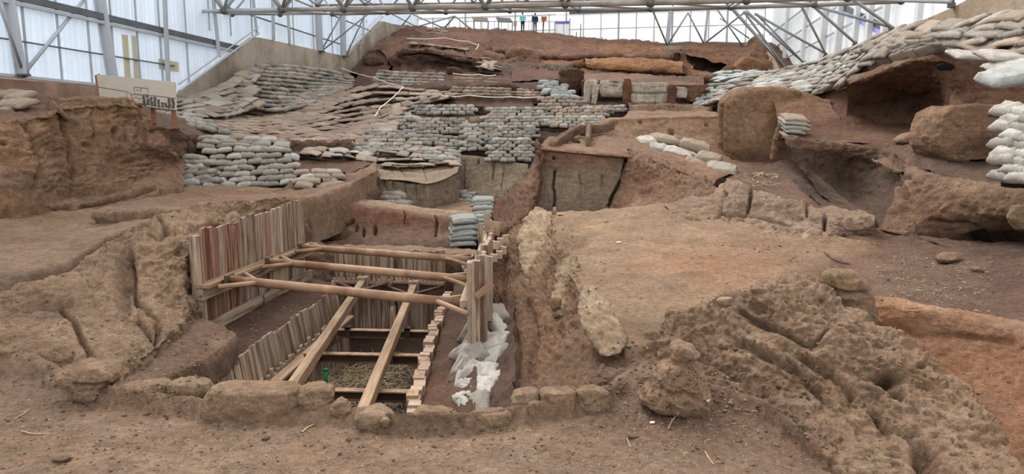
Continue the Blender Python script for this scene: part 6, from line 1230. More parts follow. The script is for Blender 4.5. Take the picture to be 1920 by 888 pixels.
plank(None, P(738, 620, 15.6), P(737, 574, 15.9), .14, .05, (0, -1, 0), 'wood', 'leaning_plank')
tag(bpy.data.objects['leaning_plank'], 'short loose plank standing against the middle of the back plank wall', 'plank')

# inner left row of boards
def LX(Y): return -4.03 - (15.6 - Y) * .06
e = empty('inner_plank_wall', (LX(9.6), 9.6, -4.3), 'row of weathered boards with small pegs along the left side of the inner pit', 'retaining wall')
n = 32; Ys = np.linspace(8.3, 15.5, n + 1)
for i in range(n):
    Y = (Ys[i] + Ys[i + 1]) / 2; x = LX(Y); px = 960 + F * x / Y * .97
    zt = -3.36 + (.0 if (i // 4) % 2 else -.035) + random.uniform(-.012, .012) + (.2 if i == n - 1 else 0)
    plank(e, (x + .04 + .1, Y, -4.25), (x, Y, zt), .222, .05, (1, 0, .1))
for i in range(50):
    Y = 8.4 + 7.0 * (i + .5) / 50; plank(e, (LX(Y) + .2, Y, -4.3), (LX(Y) + .17, Y, -3.93 + .06 * math.sin(i * 1.9) + random.uniform(-.03, .03)), .11, .05, (1, 0, 0), 'pegs', 'peg')
bar(e, (LX(8.4) + .34, 8.4, -4.02), (LX(15.4) + .34, 15.4, -3.98), .2, .05, 'timber', 'wale_top'); bar(e, (LX(8.4) + .36, 8.4, -4.16), (LX(15.4) + .36, 15.4, -4.12), .1, .2, 'rust_steel', 'wale')
for i in range(32):
    Y = (Ys[i] + Ys[i + 1]) / 2; plank(e, (LX(Y) + .3, Y, -5.2), (LX(Y) + .26, Y, -4.2), .17, .04, (1, 0, 0), 'wood', 'lower_plank')
# inner right row seen from above
e = empty('inner_plank_wall', (-1.27, 8.5, -4.3), 'row of plank ends stepping along the right side of the inner pit', 'retaining wall')
pts = [(765, 785), (778, 745), (776, 735), (787, 705), (796, 668), (806, 636), (812, 612), (822, 590), (828, 572), (836, 550)]
n = 36
for i in range(n):
    t = i / (n - 1); py = 785 - 238 * (t ** .72); px = np.interp(py, [q[1] for q in pts[::-1]], [q[0] for q in pts[::-1]]) + 1 + 3.5 * math.sin(i * 1.3)
    zt = -3.38 + random.uniform(-.03, .03); p = G(px, py, zt); Lk = .2
    plank(e, (p[0] - .02, p[1], -5.0), p, Lk, .16, (1, .05, 0), 'pegs' if i % 4 else 'timber')

# long timbers
for (a, b, lab) in (((680, 530, 16.3), (546, 730, 9.45), 'left long squared timber running down into the inner pit'), ((776, 538, 16.2), (680, 775, 8.7), 'right long squared timber running down into the inner pit')):
    a = P(*a); b = P(*b); tm = empty('long_timber', b, lab, 'timber', None)
    bar(tm, b, a, .15, .18, 'timber', 'beam')
    d = (a - b) / np.linalg.norm(a - b); O = b
    for k in (-1, 1):
        V, Fq = tube(a - d * .8 - O, a + np.array((.62 * k, .1, -.02)) - O, .035, 6); geo_obj('brace', [(V, Fq)], M['rust_steel'], tm, True)
    V, Fq = box_between(a - O - d * .1, a - O + d * .12, .24, .3); geo_obj('end_block', [(V, Fq)], M['wood'], tm)
# steel cross beams
def ibeam(px0, py0, px1, py1, Y, lab):
    z = P((px0 + px1) / 2, (py0 + py1) / 2, Y)[2]; a = P(px0, py0, Y); b = P(px1, py1, Y - .15); a[2] = b[2] = z; e = empty('steel_beam', a, lab, 'steel beam')
    q = lambda v: np.array(v, float) - a
    V1 = box_between(q(a + (0, 0, .0)), q(b + (0, 0, 0)), .14, .02); V2 = box_between(q(a - (0, 0, .14)), q(b - (0, 0, .14)), .14, .02); V3 = box_between(q(a - (0, 0, .07)), q(b - (0, 0, .07)), .015, .13)
    geo_obj('top_flange', [V1], M['timber'], e); geo_obj('web', [V3], M['iron'], e); geo_obj('bottom_flange', [V2], M['rust_steel'], e)
    for t in (.12, .74):
        p = lerp(a, b, t); geo_obj('bracket', [box(q(p + (0, -.1, -.03)), (.1, .04, .22)), box(q(p + (0, -.02, .06)), (.1, .2, .03))], M['iron'], e)
ibeam(632, 612, 812, 622, 13.6, 'farthest of the three rusty steel beams low in the inner pit')
ibeam(570, 655, 792, 667, 11.9, 'middle of the three rusty steel beams low in the inner pit')
ibeam(512, 718, 770, 736, 10.1, 'nearest of the three rusty steel beams low in the inner pit')
g1 = P(611, 716, 11.2); V, Fq = tube(g1 - (0, 0, .12), g1 + (0, 0, .22), .035, 10); V2, F2 = tube(g1 + (0, 0, .2), g1 + (0, 0, .24), .045, 10)
o = geo_obj('plastic_pipe', [(V, Fq), (V2, F2)], M['green_pipe'], None, True); tag(o, 'short green plastic pipe standing on the straw in the pit', 'pipe')
w_ = surf(lambda u, v: -3.75 + 1.9 * u, lambda u, v: 12.2 + 2.0 * v, 2, 2, lambda u, v: -4.93 + 0 * u)
o = mesh_obj('puddle', w_.reshape(-1, 3), [(0, 1, 3, 2)], M['water']); tag(o, 'dark puddle of water on the pit floor under the straw', 'water')
# straw heap in the pit
parts = []; rs = random.Random(9)
for i in range(1000):
    x = rs.gauss(-3.0, .62); y = rs.gauss(12.4, 1.15)
    if not (-3.95 < x < -1.7 and 9.6 < y < 15.2): continue
    z = -4.93 + .28 * math.exp(-((x + 2.9) ** 2 / .6 + (y - 12.6) ** 2 / 2)) + rs.uniform(0, .18); L = rs.uniform(.18, .55); an = rs.uniform(0, 6.28); dz = rs.uniform(-.3, .5)
    p = np.array((x, y, z)); dd = np.array((math.cos(an), math.sin(an), dz)); m_ = p + dd * L / 2 + np.array((0, 0, rs.uniform(0, .06)))
    parts.append(tube_path([p, m_, p + dd * L + np.array((rs.uniform(-.05, .05), rs.uniform(-.05, .05), -.02))], .0042, 3))
V_, F_, _ = join_geo(parts); o = mesh_obj('straw', V_, F_, M['straw']); o['kind'] = 'stuff'; tag(o, 'tangled dry straw lying on the dark floor of the inner pit', 'straw')
# ------------------------------------------------------------------ shelter building: walls, frames, truss
def LW(Y): return -20.65 + .175 * Y          # left wall line
def RW(Y): return 11.2 + .175 * Y            # right wall line
def BW(x): return 68 - .175 * (x + 10)       # back wall line
def on_wall(kind, px):                       # where a picture column meets the wall
    u = (px - 960) / F
    if kind == 'L': Y = -20.65 / (u - .175)
    elif kind == 'R': Y = 11.2 / (u - .175)
    else: Y = (68 - 1.75) / (1 + .175 * u); return np.array((u * Y, Y, 0))
    # account for the small tilt between picture columns and distance
    return np.array((u * Y, Y, 0))
def sheet_panel(parent, a, b, z0, z1, inward, mat, per=.25, amp=.022):
    """corrugated upright sheet from a to b between two heights"""
    a = np.array(a[:2], float); b = np.array(b[:2], float); L = np.linalg.norm(b - a); d = (b - a) / L; nrm = np.array(inward, float)
    m = max(3, int(L / per * 4)); s = np.linspace(0, L, m); off = amp * np.sin(s / per * 2 * math.pi); xy = a + d * s[:, None] + nrm * off[:, None]
    V = []
    for z in ((z0, z1) if np.isscalar(z0) else (None,)):
        V.append(np.concatenate([xy, np.full((m, 1), z)], 1))
    back = [v + np.array((*(-nrm * .03), 0)) for v in V]
    V = np.concatenate(V + back); i = np.arange(m - 1); Fq = np.stack([i, i + 1, m + i + 1, m + i], 1)
    Fq = np.concatenate([Fq, Fq[:, ::-1] + 2 * m])
    pl = np.array(parent.location) if parent else np.zeros(3)
    return mesh_obj('panel', V - pl, Fq, M[mat], parent)
iL = np.array((.985, -.172)); iR = -iL; iB = np.array((-.172, -.985))
# left wall
wl = empty('wall_left', (LW(30), 30, 2.05), kind='structure')
PL = np.array(wl.location)
Ys = [17.5, 19.5, 21.6, 22.6, 24.0, 25.4, 26.8, 28.0, 29.4, 30.8, 32.6, 34.4, 36.2, 38.2, 40.4, 42.8, 45.4, 48.2, 51.2, 54.4, 57.8, 61.2, 64.6, 67.9]
zg = 4.55
for i, (y0, y1) in enumerate(zip(Ys[:-1], Ys[1:])):
    zl = 2.05 if y0 < 37.5 else (5.0 if y0 < 57 else 8.8)
    if zl < zg: sheet_panel(wl, (LW(y0), y0), (LW(y1), y1), zl, zg, iL, 'panel_old' if i == 8 and False else 'panel')
    sheet_panel(wl, (LW(y0) - .12, y0), (LW(y1) - .12, y1), max(zl, zg) if y0 < 37 or y0 > 57 else zl, 22, iL, 'panel')
for i, y in enumerate(Ys[:-1]):
    zl = 2.05 if y < 34 else (5.2 if y < 51 else 8.8); p = np.array((LW(y) + .08, y, 0)) - PL
    geo_obj('mullion', [box_between(p + (0, 0, zl), p + (0, 0, 9), .06, .06, (0, 1, 0))], M['mullion'], wl)
def lw_bar(y0, y1, z0, z1, w, h, mat, off, name):
    geo_obj(name, [box_between(np.array((LW(y0) + off, y0, z0)) - PL, np.array((LW(y1) + off, y1, z1)) - PL, w, h)], M[mat], wl)
lw_bar(17.5, 37.2, zg + .12, zg + .12, .1, .24, 'girt', .16, 'girt'); lw_bar(17.5, 37, zg - .1, zg - .1, .12, .12, 'mullion', .16, 'girt')
lw_bar(17.5, 31.6, 3.25, 3.25, .05, .05, 'girt', .1, 'rail'); lw_bar(17.5, 31.2, 2.08, 2.08, .2, .1, 'frame_white', .12, 'bottom_rail')
lw_bar(36, 66, 8.3, 8.3, .06, .07, 'girt', .12, 'rail'); lw_bar(36, 50, 6.55, 6.55, .06, .07, 'girt', .12, 'rail'); lw_bar(50, 66, 10.4, 10.4, .06, .07, 'girt', .12, 'rail')
for (x0, x1, y0, y1) in ((312, 347, 110, 135), (249, 258, 64, 148), (266, 273, 66, 148)):
    a = on_wall('L', x0); b = on_wall('L', x1); za = P(x0, y0, a[1])[2]; zb = P(x1, y1, b[1])[2]
    sheet_panel(wl, a + np.array((.06, 0, 0)), b + np.array((.06, 0, 0)), zb, za, iL, 'panel_old')
# plinth and stepping concrete, left
def wall_prism(name, line, zbot, thick, out, mat, cap=None):
    """line: (px, py of the top, Y); vertical wall under it"""
    T = np.array([P(*q) for q in line]); n = len(T); out = np.array((*out, 0)) * thick; Bt = T.copy(); Bt[:, 2] = zbot
    V = np.concatenate([T, Bt, T + out, Bt + out]); Fq = []
    for i in range(n - 1): Fq += [(i, i + 1, n + i + 1, n + i), (i, 2 * n + i, 2 * n + i + 1, i + 1), (2 * n + i, 3 * n + i, 3 * n + i + 1, 2 * n + i + 1)]
    Fq += [(0, n, 3 * n, 2 * n), (n - 1, 2 * n - 1 + 2 * n, 2 * n - 1, n - 1)][:1] + [(n - 1, 3 * n - 1, 4 * n - 1, 2 * n - 1)]
    o = mesh_obj(name, V, Fq, M[mat], None, None, False)
    bm = bmesh.new(); bm.from_mesh(o.data); bmesh.ops.recalc_face_normals(bm, faces=bm.faces); bm.to_mesh(o.data); bm.free(); o['kind'] = 'structure'; return o
def YL(px): return on_wall('L', px)[1]
def YR(px): return on_wall('R', px)[1]
wall_prism('plinth_wall', [(-80, 144, 20.2), (0, 147, YL(0)), (120, 156, YL(120)), (240, 166, YL(240)), (335, 178, YL(335))], .6, .5, (-.985, .172), 'plinth')
Lc = [(322, 190, YL(322) - .3), (332, 181, YL(332)), (484, 70, 38.2), (496, 72, 39), (650, 106, 50), (720, 40, 57.2), (733, 44, 59), (765, 50, 62.5), (800, 62, 66)]
wall_prism('concrete_wall', Lc, 1.0, .6, (-.985, .172), 'concrete')
# coping rails along the sloping edges
for (a, b) in (((332, 176, YL(332)), (482, 66, 38.0)), ((652, 98, 49.8), (716, 34, 56.8))):
    pa = P(*a); pb = P(*b)
    for k, (dz, r) in enumerate(((.12, .05), (.42, .035))):
        V, Fq = tube(pa + (.1, 0, dz), pb + (.1, 0, dz), r, 6); o = geo_obj('sloping_rail', [(V, Fq)], M['frame_white']); o['kind'] = 'structure'
# board formed joints in the concrete near the corner
# back wall
wb = empty('wall_back', (0, BW(0), 9), kind='structure'); PB = np.array(wb.location)
cx = [-9.0 + 1.55 * i for i in range(21)]
for x0, x1 in zip(cx[:-1], cx[1:]):
    z0 = 8.2
    if 3.5 < x0 < 5.2 and False: continue
    sheet_panel(wb, (x0, BW(x0)), (x1, BW(x1)), z0, 11.35, iB, 'panel_back'); sheet_panel(wb, (x0, BW(x0) + .12), (x1, BW(x1) + .12), 11.35, 22, iB, 'panel_back')
for i, x in enumerate(cx):
    p = np.array((x, BW(x) - .1, 0)) - PB; geo_obj('mullion', [box_between(p + (0, 0, 8.2), p + (0, 0, 11.4 if i % 3 else 16), .07 if i % 3 else .14, .07, (0, 1, 0))], M['mullion'], wb)
def bw_bar(x0, x1, z, w, h, mat, off, name='rail'):
    geo_obj(name, [box_between(np.array((x0, BW(x0) - off, z)) - PB, np.array((x1, BW(x1) - off, z)) - PB, w, h)], M[mat], wb)
bw_bar(5.2, 22, 11.42, .1, .26, 'girt', .16, 'girt'); bw_bar(-9, 22, 9.95, .05, .06, 'mullion', .14); bw_bar(-9, 4, 11.3, .05, .06, 'mullion', .14)
# doorway with a violet band
def wq(px, py, off=.2):
    q = on_wall('B', px); z = P(px, py, q[1] - off)[2]; return np.array((q[0], q[1] - off, z))
M['violet'] = simple('violet_band', (96, 92, 200), .5); M['door_white'] = simple('door_sheet', (244, 246, 250), .6); M['blue_strip'] = simple('blue_light_strip', (150, 160, 220), .4)
def wquad(name, pts, mat, off=.2, parent=None, th=.05):
    a, b = [wq(*p, off) for p in pts]; V, Fq = box(((a[0] + b[0]) / 2, (a[1] + b[1]) / 2, (a[2] + b[2]) / 2), (abs(a[0] - b[0]), th, abs(a[2] - b[2]))); pl = np.array(parent.location) if parent else 0
    return geo_obj(name, [(V - pl, Fq)], M[mat], parent)
dr = empty('door_1', wq(1050, 78), kind='structure')
wquad('door_leaf', ((1039, 44), (1063, 80)), 'door_white', .24, dr); wquad('lintel', ((1038, 40), (1065, 43.5)), 'violet', .3, dr)
wquad('door_frame', ((1036.5, 40), (1038.5, 80)), 'mullion', .3, dr); wquad('door_frame', ((1063.5, 34), (1065.5, 80)), 'mullion', .3, dr)
# right wall
M['column_light'] = simple('pale_painted_steel', (206, 208, 210), .6, 0, 2, .06)
wr = empty('wall_right', (RW(35), 35, 4.8), kind='structure'); PR = np.array(wr.location)
Yr = [21, 23.4, 26, 28.8, 31.8, 35, 38.4, 42, 46, 50.5, 55, 59, 62.3]
for y0, y1 in zip(Yr[:-1], Yr[1:]): sheet_panel(wr, (RW(y0) + .5, y0), (RW(y1) + .5, y1), 4.6, 22, iR, 'panel_back')
for (px0, w) in ((1495, .34), (1530, .5), (1558, .5), (1588, .34), (1612, .34), (1640, .34), (1700, .3), (1462, .3)):
    q = on_wall('R', px0 - 8); p = np.array((q[0] + .1, q[1], 0)) - PR
    geo_obj('column', [box_between(p + (0, 0, 4.7), p + (.25, 0, 14), w * .75, .25, (0, 1, 0))], M['column_light'], wr)
for z in (6.2, 9.0, 7.6):
    geo_obj('rail', [box_between(np.array((RW(22) + .3, 22, z)) - PR, np.array((RW(62) + .3, 62, z)) - PR, .08, .1)], M['mullion'], wr)
a = on_wall('R', 1542); b = on_wall('R', 1640); za = P(1542, 15, a[1])[2]; zb = P(1650, 72, b[1])[2]
geo_obj('girt', [box_between(np.array((a[0] + .35, a[1], za + .15)) - PR, np.array((b[0] + .35, b[1], zb + .25)) - PR, .1, .3)], M['girt'], wr)
geo_obj('window_strip', [box_between(np.array((a[0] + .3, a[1], za - .1)) - PR, np.array((b[0] + .3, b[1], zb - .05)) - PR, .06, .18)], M['blue_strip'], wr)
wall_prism('concrete_wall', [(1474, 139, YR(1474)), (1500, 129, YR(1500)), (1600, 86, YR(1600)), (1650, 66, YR(1650)), (1740, 34, YR(1740)), (1786, 14, YR(1786)), (1812, 0, YR(1812)), (1920, -60, YR(1920)), (2050, -150, YR(2050))], 1.5, .6, (.985, -.172), 'concrete_r')
wall_prism('concrete_ledge', [(1650, 86, YR(1650) - .5), (1740, 60, YR(1740) - .5), (1800, 36, YR(1800) - .4), (1870, 4, YR(1870) - .4), (1960, -30, YR(1960) - .4)], 1.0, .4, (.985, -.172), 'concrete_r')
wall_prism('concrete_wall', [(1386, 92, 60), (1405, 74, 59), (1418, 64, 58.2), (1428, 84, 56), (1440, 112, 52.6), (1452, 138, 49.6)], 3.6, .5, (.985, -.172), 'concrete_r')

# ---- frames standing on the walls
def member(parent, a, b, r, mat='frame_white', n=8):
    O = np.array(parent.location); V, Fq = tube(np.array(a) - O, np.array(b) - O, r, n); return geo_obj('tube', [(V, Fq)], M[mat], parent, True)
def joint(parent, p, r):
    O = np.array(parent.location); me = bpy.data.meshes.get('joint_ball_%d' % int(r * 1000))
    if not me:
        bm = bmesh.new(); bmesh.ops.create_icosphere(bm, subdivisions=2, radius=r); me = bpy.data.meshes.new('joint_ball_%d' % int(r * 1000)); bm.to_mesh(me); bm.free(); me.materials.append(M['frame_dark'])
    o = bpy.data.objects.new('joint', me); C.objects.link(o); o.parent = parent; o.location = tuple(np.array(p) - O); return o
def Lp(px, py, off=.5):
    q = on_wall('L', px); q = q + np.array((off, 0, 0)); return P(px, py, q[1])
# columns (tapered box posts) on the left wall
def column(px_b, py_b, px_t, py_t, w, lab, wall='L'):
    q = on_wall(wall, px_b); b = P(px_b, py_b, q[1]); t = P(px_t, py_t, q[1]); d = (t - b) / (t[2] - b[2]); t = b + d * max(t[2] - b[2], 9 - b[2])
    e = empty('wall_column', b, lab, 'column', 'white steel columns along the walls'); O = np.array(b)
    k = w * q[1] / F
    geo_obj('post', [box_between(b * 0, t - O, k * .8, k * .6, (0, 1, 0))], M['frame_white'], e)
    geo_obj('flange', [box_between(np.array((-k * .45, -.1, 0)), t - O + np.array((-k * .45, -.1, 0)), k * .18, k * .5, (0, 1, 0))], M['mullion'], e)
    geo_obj('foot_plate', [box((0, 0, .03), (k * 1.3, k * 1.1, .06))], M['frame_dark'], e); return e
column(43, 142, 18, -6, 15, 'white steel column nearest the left edge, with a diagonal tube at its foot')
column(214, 150, 186, -20, 16, 'thick white steel column rising behind the information board')
column(601, 97, 598, 28, 11, 'grey steel column standing on the concrete left of its lowest corner')
column(645, 106, 643, 28, 10, 'grey steel column at the lowest corner of the stepped concrete')
for i, (a, b, w, lab) in enumerate([((316, 168), (310, 25), 6, 'thin steel post right of the information board'), ((411, 106), (403, 28), 5, 'thin steel post above the rising concrete edge'), ((513, 75), (512, 28), 5, 'thin steel post just right of the first concrete peak'), ((543, 82), (540, 28), 4, 'first of two thin posts between the concrete peak and the grey columns'), ((482, 66), (478, 28), 4, 'thin post at the first concrete peak'), ((680, 84), (682, 28), 3.5, 'thin post above the second rising concrete edge')]):
    q = on_wall('L', a[0]); p0 = P(a[0], a[1], q[1]); p1 = P(b[0], b[1], q[1]); p1 = p0 + (p1 - p0) * (8.6 - p0[2]) / (p1[2] - p0[2]) if p1[2] < 8.6 else p1
    k = w * q[1] / F; o = geo_obj('steel_post', [box_between(p0, p1, k, k, (0, 1, 0))], M['frame_white']); tag(o, lab, 'post')

# ---- space frame: lower chords seen above the site
tr = empty('roof_space_frame', (0, 31, 5.5), 'dusty steel space frame truss of tubes and ball joints across the top', 'roof truss')
up1 = [(215, -14, 37.5), (318, 22, 34.5), (420, 20, 34.2), (528, 18, 33.6), (645, 17, 32.8), (774, 14, 32), (910, 12, 31), (1060, 8, 29.8), (1220, 5, 28.6), (1400, 0, 27.2), (1590, -6, 25.6)]
lo1 = [(318, 22, 34.5), (435, 27, 36.5), (525, 27, 36.2), (623, 26, 35.8), (726, 23.5, 35.2), (836, 22.5, 34.4), (956, 20, 33.4), (1085, 18, 32.2), (1220, 17, 31), (1370, 13.5, 29.8), (1527, 9, 28.4), (1690, 2, 27)]
near = [(250, -40, 31.5), (370, -30, 31), (470, -4, 30.8), (590, -2, 30.2), (720, -4, 29.6), (860, -6, 28.8), (1010, -10, 28), (1170, -16, 27), (1350, -22, 26), (1540, -34, 25)]
row3 = [(595, 10, 38), (685, 8.5, 37.6), (787, 7, 37), (888, 5.5, 36.4), (988, 3, 35.6), (1100, 1, 34.6), (1215, 0, 33.6), (1340, -4, 32.6)]
U = [P(*q) for q in up1]; Lo = [P(*q) for q in lo1]; Nr = [P(*q) for q in near]; R3 = [P(*q) for q in row3]
for i, (a, b) in enumerate(zip(U[:-1], U[1:])): member(tr, a, b, .08 if i < 2 else (.095 if i < 4 else .115), 'frame_white' if i < 3 else 'frame_dusty', 10)
for i, (a, b) in enumerate(zip(Lo[:-1], Lo[1:])): member(tr, a, b, .045 if i < 3 else .09, 'frame_white' if i < 3 else 'frame_dusty', 10)
for a, b in zip(R3[:-1], R3[1:]): member(tr, a, b, .06, 'frame_dusty', 6)
for p in U[1:]: joint(tr, p, .19)
for p in Lo[1:]: joint(tr, p, .14)
for p in R3: joint(tr, p, .12)
for i in range(1, len(U) - 1):
    if i < len(Lo): member(tr, U[i], Lo[i], .045); 
    if i + 1 < len(Lo): member(tr, U[i], Lo[i + 1], .04, 'frame_dusty')
def apex(a, b, dz=2.2, dy=-1.2): return (a + b) / 2 + np.array((0, dy, dz))
tops_ = []
for i in range(1, len(U) - 1):
    for dy in (-1.4, 1.4):
        t = apex(U[i], U[i + 1], 2.3, dy); tops_.append(t)
        for q in (U[i], U[i + 1]): member(tr, q, t, .075, 'frame_dusty' if i > 2 else 'frame_white', 6)
for i in range(1, len(Lo) - 1):
    t = apex(Lo[i], Lo[i + 1], 2.2, 1.4)
    for q in (Lo[i], Lo[i + 1]): member(tr, q, t, .05, 'frame_dusty' if i > 2 else 'frame_white', 6)
for i in range(len(R3) - 1):
    t = apex(R3[i], R3[i + 1], 1.6, 1.2)
    for q in (R3[i], R3[i + 1]): member(tr, q, t, .04, 'frame_dusty', 6)
for i in range(0, 7):
    if i + 2 < len(U): member(tr, R3[i], apex(U[i + 3] if i + 3 < len(U) else U[-1], U[i + 2], 2.3, 1.4), .04, 'frame_white', 6)
# ---- diagonal props from the left wall
pr = [((45, 137, 23.6), (162, -6, 27), .09, 'diagonal tube from the foot of the column at the left edge, leaning right'), ((42, 132, 23.5), (-6, -6, 21.4), .08, 'diagonal tube from the foot of the column at the left edge, leaning left'), ((218, 150, 28.6), (318, 22, 34.3), .075, 'diagonal tube from behind the information board up to the truss joint'),
      ((603, 94, 46.6), (640, 28, 44), .07, 'steep diagonal tube left of the two above the concrete corner'), ((604, 95, 46.6), (690, 26, 42), .07, 'longer diagonal tube from the foot of the grey column'), ((648, 106, 50.4), (684, 28, 46), .07, 'diagonal tube rising from the lowest concrete corner')]
for a, b, r, lab in pr:
    a = P(*a); b = P(*b); e = empty('diagonal_prop', a, lab, 'steel tube', 'diagonal props of the frame'); member(e, a, b, r * .68); joint(e, a, r * 1.6)
# ---- props at the right
feet = [(1475, 131), (1508, 118), (1548, 103), (1603, 81), (1673, 53), (1784, 6)]
hub1 = (1395, 24, 32); hub2 = (1527, 12, 28.6); hub3 = (1600, -2, 26)
for (h, f_, lab, r) in [((1372, 15, 33), (1475, 131), 'lowest of the diagonal tubes fanning from the right truss joint', .13), ((1395, 22, 32), (1475, 131), 'second diagonal tube reaching the lowest foot on the right concrete', .09), ((1400, 22, 31.6), (1508, 118), 'diagonal tube reaching the second foot on the right concrete', .11), ((1418, 26, 31), (1508, 118), 'thin diagonal tube beside the one reaching the second foot', .08), ((1416, 26, 31), (1548, 100), 'long shallow diagonal tube reaching the third foot on the right concrete', .1), ((1504, 14, 29), (1548, 100), 'steep diagonal tube reaching the third foot on the right concrete', .09),
                        ((1526, 12, 28.6), (1603, 80), 'diagonal tube reaching the fourth foot on the right concrete', .1), ((1530, 12, 28.6), (1673, 51), 'shallow diagonal tube from the last truss joint reaching the fifth foot', .1), ((1598, -2, 26.4), (1673, 51), 'steep diagonal tube reaching the fifth foot on the right concrete', .1), ((1594, -2, 26.4), (1784, 4), 'nearly level tube reaching the topmost foot on the right concrete', .09)]:
    q = on_wall('R', f_[0]); a = P(*h); b = P(f_[0], f_[1], q[1] - .3); e = empty('diagonal_prop', b, lab, 'steel tube', 'diagonal props of the frame'); member(e, a, b, r * .62)
for (px, py) in feet:
    q = on_wall('R', px); b = P(px, py + 3, q[1] - .2); k = q[1] / F
    if px == 1784: k *= 1.4
    e = empty('prop_foot', b, 'grey pinned steel foot on the right concrete wall, ' + {1475: 'lowest of six', 1508: 'second from the left', 1548: 'third from the left', 1603: 'fourth from the left', 1673: 'fifth from the left', 1784: 'topmost and largest'}[px], 'bracket', 'feet on the right concrete wall')
    geo_obj('base', [box((0, 0, -.02), (7 * k, 7 * k, 6 * k))], M['frame_dark'], e); joint(e, b + (0, 0, 4 * k), 3.5 * k)
# thin bracing in front of the back wall
def brace2(a, b, r, lab):
    a = P(*a); b = P(*b); V, Fq = tube(a, b, r, 6); o = geo_obj('bracing_tube', [(V, Fq)], M['mullion'], None, True); tag(o, lab, 'steel tube')
brace2((1251, 85, 60), (1224, 20, 50), .07, 'thin brace leaning left from the foot at the middle of the back wall'); brace2((1251, 85, 60), (1290, 24, 58), .07, 'thin brace leaning right from the foot at the middle of the back wall')
brace2((1320, 82, 60), (1290, 24, 58), .07, 'thin brace right of the tall thin post on the back wall'); brace2((1320, 82, 60), (1400, 20, 50), .07, 'thin brace rising right towards the corner of the back wall')
brace2((1392, 86, 58), (1345, 18, 54), .06, 'thin brace falling right to the back corner'); brace2((1405, 72, 58), (1350, 34, 56), .05, 'short thin brace near the back corner')
brace2((752, 50, 62), (770, 28, 60), .06, 'short thin brace at the left end of the back wall'); brace2((830, 52, 64), (770, 25, 62), .06, 'thin brace crossing left of the summit'); brace2((776, 52, 64), (852, 30, 62), .06, 'thin brace rising towards the middle above the bare summit')
brace2((832, 54, 64), (853, 30, 62), .07, 'steep thin brace above the bare summit'); brace2((882, 54, 64), (853, 30, 62), .06, 'thin brace falling right above the bare summit')
pA = P(1250, 88, 62.5); pB = P(1258, 14, 62.5); o = geo_obj('steel_post', [box_between(pA, pB, .3, .3, (0, 1, 0))], M['frame_white']); tag(o, 'tall white post in the middle of the back wall', 'post')
pA = P(1320, 88, 62); pB = P(1328, 14, 62); o = geo_obj('steel_post', [box_between(pA, pB, .16, .16, (0, 1, 0))], M['mullion']); tag(o, 'thinner post right of the tall white one on the back wall', 'post')

# ---- information board at the left
bd = empty('information_board', P(283, 232, 21.2), 'long white leaning board printed with black drawings of stones, on wooden posts', 'board'); O = np.array(bd.location)
c4 = [P(181, 139, 22.6), P(328, 154, 21.6), P(330, 206, 21.0), P(188, 190, 22.0)]
nb = np.cross(c4[1] - c4[0], c4[3] - c4[0]); nb /= np.linalg.norm(nb); nb = nb if nb[1] < 0 else -nb
M['board_white'] = simple('printed_board', (152, 144, 132), .7, 0, 3, .05); M['board_line'] = simple('black_print', (46, 40, 38), .7); M['board_wood'] = simple('red_brown_post', (116, 76, 56), .7, 0, 6, .2)
q = [v - O for v in c4]; V = np.array(q + [v - nb * .05 for v in q]); bpan = geo_obj('panel', [(V, np.array([(0, 1, 2, 3), (7, 6, 5, 4), (0, 4, 5, 1), (1, 5, 6, 2), (2, 6, 7, 3), (3, 7, 4, 0)]))], M['board_white'], bd)
def bp(u, v, e=.012): return (q[0] * (1 - u) + q[1] * u) * (1 - v) + (q[3] * (1 - u) + q[2] * u) * v + nb * e
side = [q[0], q[3]]; geo_obj('side_board', [box_between(side[0] + nb * -.06, side[1] + nb * -.06 + (0, 0, -.1), .16, .1, (0, 1, 0))], M['board_wood'], bd)
lines = []
def bl(pts, r=.008): lines.append(tube_path([bp(*p) for p in pts], r, 4))
bl([(0, .48), (.25, .52), (.38, .54)]); bl([(.60, .60), (.8, .58), (1, .6)])
bl([(.36, .98), (.375, .75), (.38, .54), (.44, .60)]); bl([(.44, .60), (.44, .92), (.60, .92), (.59, .62), (.44, .62)]); bl([(.48, .36), (.48, .58), (.66, .58), (.66, .34), (.48, .34)]); bl([(.57, .34), (.57, .5)]); bl([(.5, .45), (.53, .42), (.54, .5)]); bl([(.46, .75), (.5, .7), (.55, .76), (.58, .7)])
rb = random.Random(3)
for i in range(9):
    for j in range(4):
        u = .60 + i * .046; v = .66 + j * .088
        if (j < 1 and 3 < i < 7) or (j == 1 and i in (5, 6)): continue
        u += rb.uniform(-.006, .006); v += rb.uniform(-.012, .012); a, b = .016, .034; n = 7; pts = [(u + a * math.cos(t) * rb.uniform(.7, 1.2), v + b * math.sin(t) * rb.uniform(.7, 1.2)) for t in [k * 2 * math.pi / n for k in range(n)]]; bl(pts + [pts[0]], .014)
for i in range(3):
    for j in range(2):
        u = .02 + i * .03; v = .9 + j * .07; pts = [(u + .012 * math.cos(t), v + .022 * math.sin(t)) for t in [k * 2 * math.pi / 6 for k in range(7)]]; bl(pts, .013)
for i in range(5): 
    u = .44 + i * .03; v = .96; pts = [(u + .012 * math.cos(t), v + .022 * math.sin(t)) for t in [k * 2 * math.pi / 6 for k in range(7)]]; bl(pts, .011)
V_, F_, _ = join_geo(lines); o = mesh_obj('printed_drawing', V_, F_, M['board_line'], bpan, None, False); o['kind'] = 'stuff'
for (x0, y0, x1, y1, Y) in ((287, 196, 289, 233, 21.4), (325, 200, 327, 242, 21.0)):
    geo_obj('post', [box_between(P(x1, y1, Y) - O, P(x0, y0, Y + .25) - O, .11, .09, (0, 1, 0))], M['board_wood'], bd)

